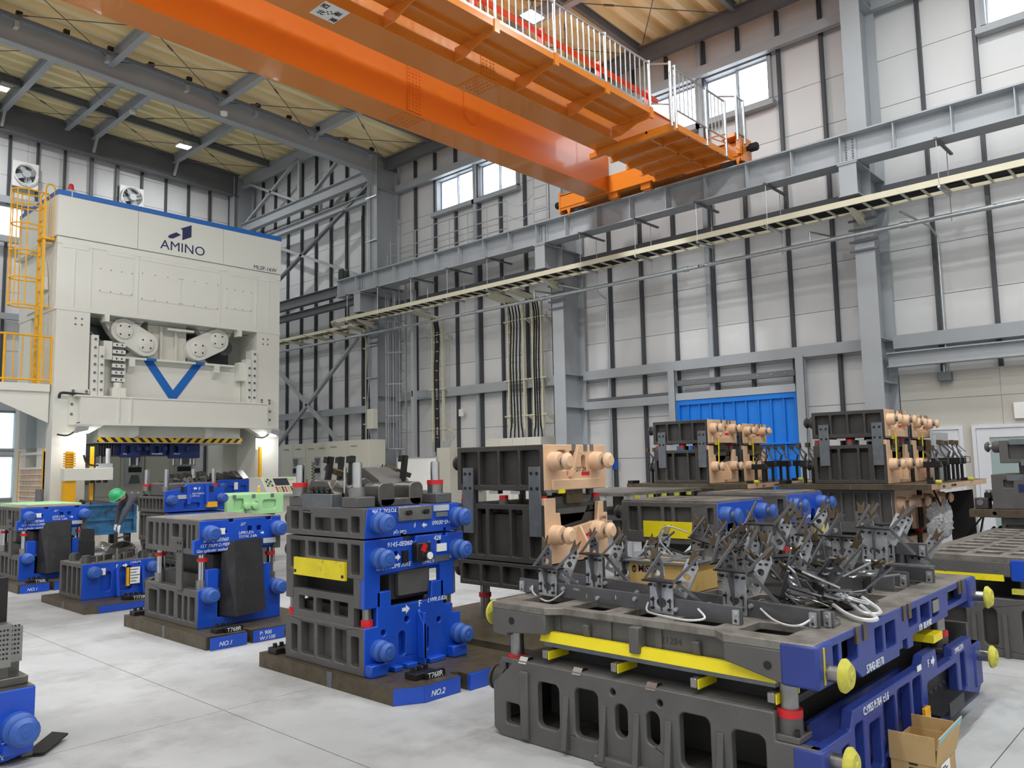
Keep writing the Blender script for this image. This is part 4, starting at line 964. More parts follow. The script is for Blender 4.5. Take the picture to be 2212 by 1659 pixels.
# platform with yellow guard rail
pf = PR.part(MB().box(4.6, 20.15, 3.46, 6.2, 22.4, 3.63), 'platform', 'cream')
for x in (4.65, 5.27, 6.22): PR.part(MB().cyl((x, 20.2, 3.63), (x, 20.2, 4.73), 0.03, 8), 'guard_post', 'yellow', pf)
for x in (4.85, 5.05, 5.45, 5.62, 5.8, 6.05): PR.part(MB().cyl((x, 20.2, 3.72), (x, 20.2, 4.72), 0.014, 6), 'guard_bar', 'yellow', pf)
for z in (3.72, 4.73): PR.part(MB().cyl((4.6, 20.2, z), (6.22, 20.2, z), 0.024, 8), 'guard_rail', 'yellow', pf)
PR.part(MB().tube([(5.05, 21.2, 3.63), (5.05, 21.2, 4.4), (5.3, 21.2, 4.4), (5.3, 21.2, 3.63)], 0.03, 8), 'inner_rail', 'yellow', pf)
PR.part(MB().prism([(6.2, 3.46), (6.2, 2.75), (5.0, 3.3), (5.0, 3.46)], 'y', 20.2, 20.25), 'platform_gusset', 'cream', pf)
# caged ladder on the press
ld = PR.part(MB().box(5.94, 20.18, 3.63, 6.0, 20.22, 7.95).box(5.94, 20.5, 3.63, 6.0, 20.54, 7.95), 'ladder', 'yellow')
for k in range(15): PR.part(MB().cyl((5.97, 20.2, 3.85+0.28*k), (5.97, 20.52, 3.85+0.28*k), 0.014, 6), 'rung', 'yellow', ld)
PR.part(MB().tube([(5.97, 20.2, 7.9), (5.97, 20.2, 8.25), (6.03, 20.2, 8.34), (6.12, 20.2, 8.34), (6.17, 20.2, 8.25), (6.17, 20.2, 7.05)], 0.022, 8), 'grab_rail', 'yellow', ld)
PR.part(MB().tube([(5.97, 20.52, 7.9), (5.97, 20.52, 8.1), (6.03, 20.52, 8.2), (6.12, 20.52, 8.2), (6.17, 20.52, 8.1), (6.17, 20.52, 7.05)], 0.022, 8), 'grab_rail', 'yellow', ld)
PR.part(MB().box(5.92, 20.15, 7.02, 6.18, 20.56, 7.06), 'step', 'yellow', ld)
hoop = [(5.97, 20.2), (5.6, 20.12), (5.4, 20.2), (5.32, 20.36), (5.4, 20.52), (5.6, 20.6), (5.97, 20.52)]
for z in (5.42, 6.05, 6.68, 7.3, 7.75, 8.1):
    PR.part(MB().tube([(x, y, z) for x, y in hoop], 0.018, 6), 'cage_hoop', 'yellow', ld)
for x, y in hoop[1:6]: PR.part(MB().cyl((x, y, 5.42), (x, y, 8.1), 0.014, 6), 'cage_bar', 'yellow', ld)
PR.part(MB().cyl((6.16, 20.2, 5.42), (5.97, 20.2, 5.42), 0.02, 8), 'cage_stay', 'yellow', ld)
# beacon
bc = PR.part(MB().lathe([(0.06, 0), (0.06, 0.08), (0.055, 0.14), (0.03, 0.17)], (6.46, 20.05, 8.24), (0, 0, 1), 14), 'beacon', 'red')
PR.part(MB().box(6.38, 19.95, 8.2, 6.54, 20.0, 8.24).cyl((6.46, 19.97, 8.08), (6.46, 19.97, 8.2), 0.02, 8), 'beacon_bracket', 'grey_lt', bc)
# upper die clamped under the slide
UD = Thing('upper_die', 'dark blue upper die clamped under the press slide', 'die', (8.7, 21.2, 1.93))
UD.part(MB().box(7.4, 20.5, 2.0, 9.95, 22.0, 2.3), 'body', 'die_deep', bevel=0.01)
for k in range(7): UD.part(MB().box(7.38+0.06*k, 20.44, 2.02, 7.405+0.06*k, 20.5, 2.28), 'rib', 'cast_dark')
for x0, x1, z0 in ((7.9, 8.35, 1.95), (8.6, 9.0, 1.98), (9.1, 9.9, 1.92)):
    UD.part(MB().prism(rrect(x0, z0, x1, 2.29, 0.03), 'y', 20.38, 20.5, [rrect(x0+0.1, 2.05, x0+0.22, 2.24, 0.02)]), 'end_casting', 'die_deep')
for x in (7.5, 7.68, 8.2, 8.38, 9.3, 9.5, 9.75, 9.85):
    UD.part(MB().cyl((x, 20.6, 1.75), (x, 20.6, 2.0), 0.032, 10), 'guide_pin', 'bright')
    UD.part(MB().cyl((x+0.07, 20.7, 1.73), (x+0.07, 20.7, 2.0), 0.025, 8), 'pin_sleeve', 'rust_steel')
for x, s in ((7.95, '57.6'), (8.65, '57165-0E060'), (9.2, 'UPR1.9t')): text(UD.e, s, (x, 20.377, 2.02), 0.05, '-y', 'paint_white', UD.off)
for x in (8.3, 8.5, 9.55, 8.95): UD.part(MB().cyl((x, 20.3, 2.17), (x, 20.4, 2.17), 0.06, 12), 'lifting_pin', 'die_deep')

# cabinets and doors behind the press, seen through its opening
for i, (x0, x1, lb) in enumerate(((7.3, 8.7, 'cream cabinet with grey coolers left behind the press opening'), (8.72, 10.1, 'cream cabinet in the middle behind the press opening'), (10.12, 11.6, 'cream cabinet at right behind the press opening'))):
    t = Thing('rear_cabinet', lb, 'cabinet', ((x0+x1)/2, 24.6, 0), group='cabinets behind the press')
    t.part(MB().box(x0, 24.3, 0, x1, 24.9, 2.35), 'body', 'cabinet')
    for k in range(2):
        a = x0+(x1-x0)*k/2+0.01; b = x0+(x1-x0)*(k+1)/2-0.01
        d = t.part(MB().box(a, 24.28, 0.9, b, 24.3, 2.33), 'door', 'cabinet'); t.part(MB().box(a, 24.28, 0.1, b, 24.3, 0.88), 'lower_door', 'cabinet')
        if k == 1:
            u = t.part(MB().box(a+0.12, 24.14, 1.2, b-0.1, 24.28, 2.1), 'cooler', 'grey_lt')
            t.part(MB().prism([(a+0.18, 2.05), (b-0.16, 2.05), (b-0.22, 1.8), (a+0.24, 1.8)], 'y', 24.13, 24.141).prism([(a+0.24, 1.5), (b-0.22, 1.5), (b-0.16, 1.25), (a+0.18, 1.25)], 'y', 24.13, 24.141), 'vent', 'steel_dark', u)
            t.part(MB().box(a+0.16, 24.13, 1.58, b-0.14, 24.141, 1.73), 'display', 'black', u)
# operator console
t = Thing('operator_console', 'cream operator console with screen and buttons right of the press', 'console', (10.55, 17.7, 0))
t.part(MB().box(10.2, 17.5, 0, 10.9, 18.0, 0.95), 'pedestal', 'cabinet')
face = [(17.2, 1.0), (17.55, 1.4), (18.1, 1.4), (18.1, 0.95), (17.25, 0.95)]
t.part(MB().prism(face, 'x', 10.05, 11.02), 'housing', 'cabinet', bevel=0.01)
def onface(u, w): return (10.05+u, 17.2+0.35*w-0.003, 1.0+0.4*w+0.003)
def patch(u0, u1, w0, w1, m, nm):
    a, b, c, d = onface(u0, w0), onface(u1, w0), onface(u1, w1), onface(u0, w1)
    n = Vector((0, -0.4, 0.35)).normalized()*0.008
    mb = MB().add([Vector(p)+o for o in (Vector((0,0,0)), n) for p in (a, b, c, d)], [(0,3,2,1),(4,5,6,7),(0,1,5,4),(1,2,6,5),(2,3,7,6),(3,0,4,7)])
    return t.part(mb, nm, m)
patch(0.3, 0.68, 0.5, 0.9, 'screen', 'display')
patch(0.7, 0.85, 0.8, 0.92, 'green_die', 'label_plate')
for i in range(7):
    for j in range(3):
        patch(0.27+0.08*i, 0.31+0.08*i, 0.12+0.11*j, 0.19+0.11*j, ('red', 'black', 'yellow_worn')[(i*2+j*3) % 3], 'button')
for i in range(3):
    for j in range(4): patch(0.07+0.06*i, 0.11+0.06*i, 0.45+0.12*j, 0.53+0.12*j, ('black', 'green_die')[(i+j) % 2], 'button')
t = Thing('coil_cable', 'black coiled cable and handle hanging by the press column', 'cable', (12.3, 18.6, 0))
t.part(MB().tube([(12.2+0.04*math.cos(k*0.9), 18.6+0.04*math.sin(k*0.9), 1.05+0.012*k) for k in range(60)], 0.01, 5), 'coil', 'rubber')
t.part(MB().box(12.1, 18.6, 0, 12.3, 18.8, 1.05), 'stand', 'cabinet')
# ================================================================== dies
def pin(T, x, y, z, m, s=-1, k=1.0, name='lifting_pin', head=None):
    k *= 0.88
    pr = [(0.088, -0.03), (0.088, 0.055), (0.07, 0.075), (0.046, 0.08), (0.046, 0.105), (0.066, 0.108), (0.078, 0.118), (0.078, 0.132), (0.055, 0.155), (0.024, 0.156), (0.022, 0.16), (0.006, 0.16)]
    return T.part(MB().lathe([(r*k, h*k) for r, h in pr], (x, y, z), (0, s, 0), 20), name, m)
def long_pin(T, x, y, z, m, s=-1, k=1.0, neck='steel_dark', boss=True):
    """boss, bare shaft and painted mushroom head"""
    if boss: T.part(MB().lathe([(0.1*k, -0.06), (0.1*k, 0.09*k), (0.085*k, 0.125*k), (0.05*k, 0.13*k)], (x, y, z), (0, s, 0), 20), 'pin_boss', m)
    h0 = 0.13*k if boss else 0.0
    T.part(MB().cyl((x, y+s*(h0-0.02), z), (x, y+s*(h0+0.07*k), z), 0.042*k, 14), 'pin_shaft', neck)
    return T.part(MB().lathe([(0.06*k, h0+0.045*k), (0.088*k, h0+0.06*k), (0.088*k, h0+0.078*k), (0.055*k, h0+0.11*k), (0.02*k, h0+0.112*k)], (x, y, z), (0, s, 0), 20), 'pin_head', m if boss else 'yellow_worn')
def cast_half(T, x0, x1, y0, y1, z0, z1, pockets, m='cast', d=0.06, endm=None, endpoly=None, endholes=(), name='casting', r=0.015, bevel=0.006, core_top=None, ed=0.05, top=None):
    ct = z1-0.02 if core_top is None else core_top
    mb = MB().box(x0+d, y0+ed+0.01, z0+0.01, x1-d, y1-ed, ct)
    mb.box(x0+0.005, y0+ed, z1-0.035, x1-0.005, y1-0.005, z1-0.001)
    b = T.part(mb, name, m)
    yo = y0+0.0
    for a0, a1 in ((x0, x0+d), (x1-d, x1)):
        T.part(MB().prism(rrect(yo, z0, y1, z1), 'x', a0, a1, [rrect(p[0], p[1], p[2], p[3], r) for p in pockets]), 'ribbed_side', m, b, bevel)
    T.part(MB().box(x0+d, y1-ed, z0, x1-d, y1, z1), 'rear_end', m, b)
    em = endm or m
    pol = endpoly or rrect(x0+d if endm is None else x0+0.002, z0, x1-0.002, z1, 0.0)
    y = y0-0.004
    T.part(MB().prism(pol, 'y', y, y+ed, list(endholes)), 'painted_end', em, None, bevel)
    if endholes: T.part(MB().prism([(x0+d, z0+0.01), (x1-d, z0+0.01), (x1-d, ct), (x0+d, ct)], 'y', y+ed, y+ed+0.02), 'end_backing', em)
    if top: T.part(MB().box(x0+0.004, y0+0.004, z1-0.001, x1-0.004, y1-0.004, z1+0.004), 'machined_top', top)
    return b
def steps(y0, y1, n, z0, z1, rib=0.03, rim=0.04):
    w = (y1-y0-2*rim-(n-1)*rib)/n
    return [(y0+rim+i*(w+rib), z0, y0+rim+i*(w+rib)+w, z1) for i in range(n)]
def pallet(T, poly, z1, fx0, fx1, y, edge='die_blue', m='plate_steel'):
    b = T.part(MB().prism(poly, 'z', 0.0, z1), 'base_plate', m)
    if edge:
        for a, c in zip(fx0, fx1): T.part(MB().box(a, y-0.003, 0.004, c, y+0.001, z1-0.004), 'painted_edge', edge, b)
    return b
def clampblock(T, x, y, z, s, label=None):
    b = T.part(MB().box(x, y, z, x+0.2, y+0.12, z+0.045), 'clamp_block', 'black', None, 0.004)
    for dx in (0.04, 0.1, 0.16): T.part(MB().cyl((x+dx, y+0.08, z+0.045), (x+dx, y+0.08, z+0.075), 0.018, 8), 'clamp_bolt', 'black', b)
    t = T.part(MB().prism(rrect(x+0.07, z-0.005, x+0.25, z+0.05, 0.015), 'y', y-0.03, y), 'number_tag', 'black', b)
    if label: text(t, label, (x+0.085, y-0.032, z+0.006), 0.052, '-y', 'paint_white', T.off)
def arrow(T, x, y, z, s, m='paint_white', dirx=1, name='arrow_mark'):
    p = [(0, -0.18), (0.5, -0.18), (0.5, -0.45), (1, 0), (0.5, 0.45), (0.5, 0.18), (0, 0.18)]
    return T.part(MB().prism([(x+dirx*u*s, z+v*s) for u, v in p], 'y', y-0.002, y), name, m)
def guide_post(T, x, y, z0, z1, r=0.034, ring='red', base=True):
    p = T.part(MB().cyl((x, y, z0), (x, y, z1), r, 16).cyl((x, y, z1), (x, y, z1+0.006), r*0.8, 16), 'guide_post', 'bright')
    if base: T.part(MB().cyl((x, y, z0), (x, y, z0+0.07), r*1.75, 18), 'post_collar', 'machined', p)
    if ring: T.part(MB().cyl((x, y, z0+0.07), (x, y, z0+0.105), r*1.85, 18), 'stroke_band', ring, p)
    return p

# ---------------------------------------------------------------- die in the centre, three levels
D4 = Thing('trim_die', 'tall blue and black die stack on the plate marked NO.2, front centre', 'die', (4.02, 5.2, 0))
pallet(D4, [(3.5, 6.1), (3.5, 4.375), (3.685, 4.275), (4.02, 4.27), (4.02, 4.37), (4.05, 4.4), (4.09, 4.37), (4.09, 4.27), (4.75, 4.24), (4.75, 6.1)], 0.113, [], [], 0, None)
D4.part(MB().add([(3.5, 4.372, 0.003), (3.685, 4.272, 0.003), (3.685, 4.272, 0.11), (3.5, 4.372, 0.11), (3.503, 4.378, 0.003), (3.687, 4.278, 0.003), (3.687, 4.278, 0.11), (3.503, 4.378, 0.11)], [(0,1,2,3),(7,6,5,4),(0,4,5,1),(1,5,6,2),(2,6,7,3),(3,7,4,0)]), 'painted_edge', 'die_blue')
D4.part(MB().box(3.685, 4.266, 0.003, 4.02, 4.275, 0.11), 'painted_edge', 'die_blue')
D4.part(MB().box(4.09, 4.236, 0.003, 4.75, 4.268, 0.11), 'painted_edge', 'die_blue')
D4.part(MB().box(3.497, 5.08, 0.0, 3.501, 5.14, 0.113), 'centre_mark', 'wear_steel')
text(D4.e, 'NO.2', (3.74, 4.264, 0.03), 0.055, '-y', 'paint_white', D4.off, shear=0.3)
clampblock(D4, 3.72, 4.4, 0.113, 1, 'T768R')
clampblock(D4, 3.53, 5.9, 0.113, 1)
x0, x1, y0, y1 = 3.555, 4.5, 4.77, 5.8
# lower
lowp = [(4.83, 0.17, 4.93, 0.38), (4.98, 0.17, 5.13, 0.43), (5.17, 0.17, 5.36, 0.43), (5.4, 0.17, 5.58, 0.43), (5.63, 0.17, 5.72, 0.38)]
cast_half(D4, x0, x1, y0, y1, 0.113, 0.447, [(a, b, c, min(d, 0.42)) for a, b, c, d in lowp], 'cast', 0.07, 'die_blue',
    [(3.557, 0.113), (4.5, 0.113), (4.5, 0.445), (4.41, 0.445), (4.41, 0.52), (4.32, 0.52), (4.32, 0.71), (4.2, 0.71), (4.19, 0.575), (3.8, 0.575), (3.8, 0.69), (3.67, 0.69), (3.67, 0.45), (3.557, 0.447)],
    [rrect(3.87, 0.2, 3.935, 0.38, 0.03, 5), rrect(4.1, 0.2, 4.165, 0.38, 0.03, 5), circ(3.73, 0.395, 0.022), circ(3.95, 0.46, 0.024), circ(4.27, 0.41, 0.022), circ(4.08, 0.49, 0.016)], 'lower_casting')
D4.part(MB().prism(rrect(4.9, 0.44, 5.7, 0.665), 'x', 3.56, 3.62, [rrect(4.97, 0.5, 5.15, 0.61, 0.012), rrect(5.19, 0.5, 5.38, 0.61, 0.012), rrect(5.42, 0.5, 5.62, 0.61, 0.012)]), 'side_frame', 'cast', None, 0.006)
D4.part(MB().box(3.64, 4.9, 0.44, 4.4, 5.7, 0.56), 'lower_core', 'cast_dark')
D4.part(MB().prism([(4.05, 0.12), (4.075, 0.12), (4.075, 0.5), (4.05, 0.5)], 'y', 4.69, 4.77).prism([(4.69, 0.16), (4.69, 0.42), (4.765, 0.52), (4.765, 0.16)], 'x', 4.045, 4.08), 'centre_rib', 'die_blue', None, 0.005)
for a, b in ((3.78, 3.86), (3.9, 4.0), (4.12, 4.28)): D4.part(MB().box(a, 4.7, 0.113, b, 4.77, 0.15), 'clamp_foot', 'die_blue', None, 0.006)
for x in (3.63, 4.42): D4.part(MB().box(x-0.07, 4.69, 0.113, x+0.08, 4.77, 0.2), 'corner_foot', 'die_blue', None, 0.01)
for x in (3.68, 4.46): pin(D4, x, 4.765, 0.28, 'die_blue_pin')
for x in (3.68, 4.4): pin(D4, x, 5.8, 0.28, 'cast_dark', 1)
for x, y in ((3.62, 4.82), (4.44, 4.86), (3.6, 5.74)):
    D4.part(MB().cyl((x, y, 0.447), (x, y, 0.5), 0.045, 16), 'stroke_band', 'red')
    D4.part(MB().cyl((x, y, 0.5), (x, y, 0.6), 0.034, 14), 'guide_post', 'machined')
text(D4.e, 'F', (4.06, 4.764, 0.535), 0.07, '-y', 'paint_white', D4.off); arrow(D4, 3.9, 4.764, 0.535, 0.075)
text(D4.e, 'LWR.0.82t', (4.15, 4.764, 0.555), 0.045, '-y', 'paint_white', D4.off, shear=0.3)
# upper
cast_half(D4, x0, x1, y0, y1, 0.79, 1.07, [(4.82, 0.82, 4.93, 1.04), (4.97, 0.92, 5.1, 1.04), (5.14, 0.92, 5.35, 1.04), (5.38, 0.92, 5.49, 1.04), (5.53, 0.82, 5.74, 1.04)], 'cast', 0.09, 'die_blue',
    [(3.557, 0.58), (3.7, 0.58), (3.7, 0.815), (4.29, 0.835), (4.29, 0.585), (4.43, 0.585), (4.43, 0.84), (4.54, 0.86), (4.54, 1.07), (4.36, 1.07), (4.36, 1.05), (4.32, 1.05), (4.32, 1.07), (4.04, 1.07), (4.04, 1.03), (3.92, 1.03), (3.92, 1.07), (3.557, 1.07)],
    [circ(3.85, 0.95, 0.02), circ(4.28, 1.0, 0.02)], 'upper_casting')
for a, b in ((4.77, 4.9), (5.7, 5.8)):
    D4.part(MB().box(3.557, a+0.05 if a < 5 else a, 0.58, 3.7, b, 0.8), 'corner_leg', 'cast', None, 0.006)
    D4.part(MB().box(4.36, a+0.05 if a < 5 else a, 0.58, 4.5, b, 0.8), 'corner_leg', 'cast', None, 0.006)
D4.part(MB().box(3.535, 4.975, 0.77, 3.556, 5.655, 0.905), 'guard_plate', 'yellow_plate')
for y, z in ((5.0, 0.8), (5.63, 0.8)): D4.part(MB().cyl((3.528, y, z), (3.536, y, z), 0.012, 8), 'plate_bolt', 'black')
D4.part(MB().box(3.85, 4.85, 0.6, 4.25, 5.4, 0.8), 'punch_block', 'cast_dark', None, 0.008)
D4.part(MB().box(3.72, 4.98, 0.555, 4.3, 5.74, 0.795), 'shade_fill', 'sheet_black')  # added black block that makes the open gap read as shaded interior
D4.part(MB().box(3.9, 4.8, 0.63, 4.2, 4.85, 0.82), 'cam_block', 'cast', None, 0.008)
for x in (3.68, 4.46): pin(D4, x, 4.765, 0.935, 'die_blue_pin')
for x in (3.68, 4.4): pin(D4, x, 5.8, 0.945, 'cast_dark', 1)
text(D4.e, '9145-0E060', (3.76, 4.764, 1.005), 0.05, '-y', 'paint_white', D4.off, shear=0.2)
text(D4.e, 'CAM KOMI AIKE', (3.66, 4.764, 0.845), 0.045, '-y', 'paint_white', D4.off, shear=0.2, rot=0.02)
text(D4.e, '428', (4.22, 4.764, 1.02), 0.05, '-y', 'paint_white', D4.off, shear=0.2)
text(D4.e, '5/7', (4.12, 4.764, 0.985), 0.045, '-y', 'paint_white', D4.off, shear=0.3)
text(D4.e, 'UPR1.99t', (4.1, 4.764, 0.85), 0.04, '-y', 'paint_white', D4.off, shear=0.3)
text(D4.e, 'TOTAL 3.6t', (4.36, 4.764, 0.87), 0.04, '-y', 'paint_white', D4.off, shear=0.3)
arrow(D4, 3.83, 4.764, 0.925, 0.06)
g = D4.part(MB().box(4.0, 4.7, 0.88, 4.14, 4.77, 1.02), 'gauge_box', 'black', None, 0.01)
D4.part(MB().lathe([(0.035, 0), (0.035, 0.03), (0.028, 0.03)], (4.1, 4.7, 0.92), (0, -1, 0), 16), 'pressure_gauge', 'bright', g)
D4.part(MB().cyl((4.1, 4.665, 0.92), (4.1, 4.669, 0.92), 0.027, 16), 'dial', 'white', g)
D4.part(MB().obox((4.06, 4.69, 0.98), (0.03, 0.02, 0.06), (0, 0.5, 0)), 'red_lever', 'red', g)
D4.part(MB().box(3.9, 4.745, 0.88, 3.95, 4.77, 0.97), 'valve', 'black')
D4.part(MB().box(4.25, 4.755, 0.93, 4.35, 4.766, 0.99), 'name_plate', 'white')
D4.part(MB().box(4.22, 4.755, 0.855, 4.38, 4.766, 0.9), 'stop_plate', 'wear_steel')
# third level: an upper half lying on its back
cast_half(D4, x0, x1, y0, y1, 1.08, 1.30, [(4.82, 1.12, 4.93, 1.24), (4.97, 1.12, 5.14, 1.22), (5.18, 1.12, 5.4, 1.22), (5.45, 1.12, 5.57, 1.27), (5.62, 1.12, 5.74, 1.27)], 'cast', 0.07, 'die_blue',
    [(3.557, 1.08), (3.9, 1.08), (3.9, 1.11), (3.94, 1.11), (3.94, 1.085), (4.33, 1.085), (4.33, 1.11), (4.36, 1.11), (4.36, 1.08), (4.5, 1.09), (4.5, 1.3), (3.585, 1.3)], [circ(4.43, 1.13, 0.016)], 'top_casting')
D4.part(MB().box(3.86, 4.745, 1.19, 4.19, 4.775, 1.295), 'key_plate', 'machined', None, 0.004)
for x in (3.95, 4.12): D4.part(MB().cyl((x, 4.715, 1.25), (x, 4.746, 1.25), 0.02, 8), 'plate_bolt', 'black')
D4.part(MB().box(4.22, 4.755, 1.245, 4.38, 4.766, 1.29), 'name_plate', 'grey_lt')
D4.part(MB().box(4.24, 4.75, 1.2, 4.36, 4.766, 1.235), 'stop_plate', 'steel_dark')
for x in (3.68, 4.46): pin(D4, x, 4.765, 1.19, 'die_blue_pin')
for x in (3.68, 4.4): pin(D4, x, 5.8, 1.2, 'cast_dark', 1)
text(D4.e, '57145-0E060', (4.45, 4.764, 1.17), 0.045, '-y', 'paint_white', D4.off, shear=0.2, rot=PI)
text(D4.e, 'F', (4.04, 4.764, 1.17), 0.05, '-y', 'paint_white', D4.off, rot=PI); arrow(D4, 4.15, 4.764, 1.145, 0.05, dirx=-1)
text(D4.e, 'TOTAL 2.99t', (3.86, 4.764, 1.29), 0.042, '-y', 'paint_white', D4.off, shear=0.2, rot=PI)
text(D4.e, 'Gas cyl', (3.95, 4.764, 1.12), 0.042, '-y', 'paint_white', D4.off, shear=0.2, rot=PI)
for x, y in ((3.63, 4.95), (4.38, 4.92)):
    D4.part(MB().box(x-0.07, y-0.09, 1.3, x+0.1, y+0.1, 1.38), 'post_pedestal', 'cast', None, 0.008)
    guide_post(D4, x, y, 1.38, 1.63, 0.036, 'red' if x > 4 else None)
for x, y in ((3.6, 5.67), (4.38, 5.66)):
    D4.part(MB().box(x-0.04, y-0.1, 1.3, x+0.1, y+0.1, 1.38), 'post_pedestal', 'cast', None, 0.008)
    guide_post(D4, x, y, 1.38, 1.62, 0.034, 'red')
# cam tooling
c = D4.part(MB().box(3.56, 5.18, 1.25, 3.66, 5.58, 1.4), 'cam_base', 'wear_steel', None, 0.005)
D4.part(MB().prism([(5.2, 1.40), (5.6, 1.40), (5.52, 1.5), (5.3, 1.5)], 'x', 3.6, 3.75), 'cam_slide', 'tool_steel', None, 0.004)
D4.part(MB().obox((3.62, 5.38, 1.455), (0.012, 0.3, 0.11), (0, 0.5, 0)), 'cam_plate', 'bright')
for k in range(4): D4.part(MB().cyl((3.57, 5.27+0.07*k, 1.43), (3.62, 5.27+0.07*k, 1.445), 0.016, 8), 'cam_bolt', 'black')
for a, b in ((3.76, 3.92), (4.06, 4.2)):
    D4.part(MB().prism(rrect(a, 1.3, b, 1.48, 0.05, 4)[:], 'y', 4.86, 5.05), 'saddle_horn', 'tool_steel', None, 0.008)
D4.part(MB().box(3.78, 4.86, 1.3, 4.18, 5.3, 1.36), 'saddle_base', 'tool_steel', None, 0.008)
D4.part(MB().prism([(3.7, 1.3), (4.25, 1.3), (4.25, 1.42), (4.1, 1.5), (4.0, 1.44), (3.85, 1.52), (3.7, 1.45)], 'y', 5.15, 5.45), 'form_steel', 'tool_steel', None, 0.008)
D4.part(MB().prism([(5.0, 1.3), (5.5, 1.3), (5.5, 1.55), (5.3, 1.6), (5.1, 1.5)], 'x', 3.95, 4.25), 'form_steel', 'cast', None, 0.008)
for x, y, a in ((3.72, 5.45, 0.1), (3.76, 5.2, -0.05), (4.2, 5.1, 0.05), (3.95, 5.62, 0.0)):
    D4.part(MB().obox((x, y, 1.56), (0.04, 0.035, 0.26), (a, 0.1, 0)).obox((x, y+0.01, 1.66), (0.055, 0.05, 0.05), (a, 0.1, 0)), 'gauge_finger', 'black')
for x, y in ((3.85, 5.5), (4.3, 5.3)): D4.part(MB().obox((x, y, 1.56), (0.2, 0.14, 0.04), (0.3, 0.2, 0.2)), 'cork_pad', 'rust_steel')
for x, y, z1 in ((3.7, 5.2, 1.6), (3.9, 5.7, 1.58), (4.1, 5.3, 1.6), (4.25, 5.45, 1.62)): D4.part(MB().cyl((x, y, 1.3), (x, y, z1), 0.014, 8), 'sensor_rod', 'bright')
for k in range(5): D4.part(MB().obox((3.9+0.08*k, 5.35+0.05*(k % 3), 1.5+0.02*(k % 2)), (0.09, 0.12, 0.07), (0.4*k, 0.3, 0.2*k)), 'cam_insert', 'tool_steel')

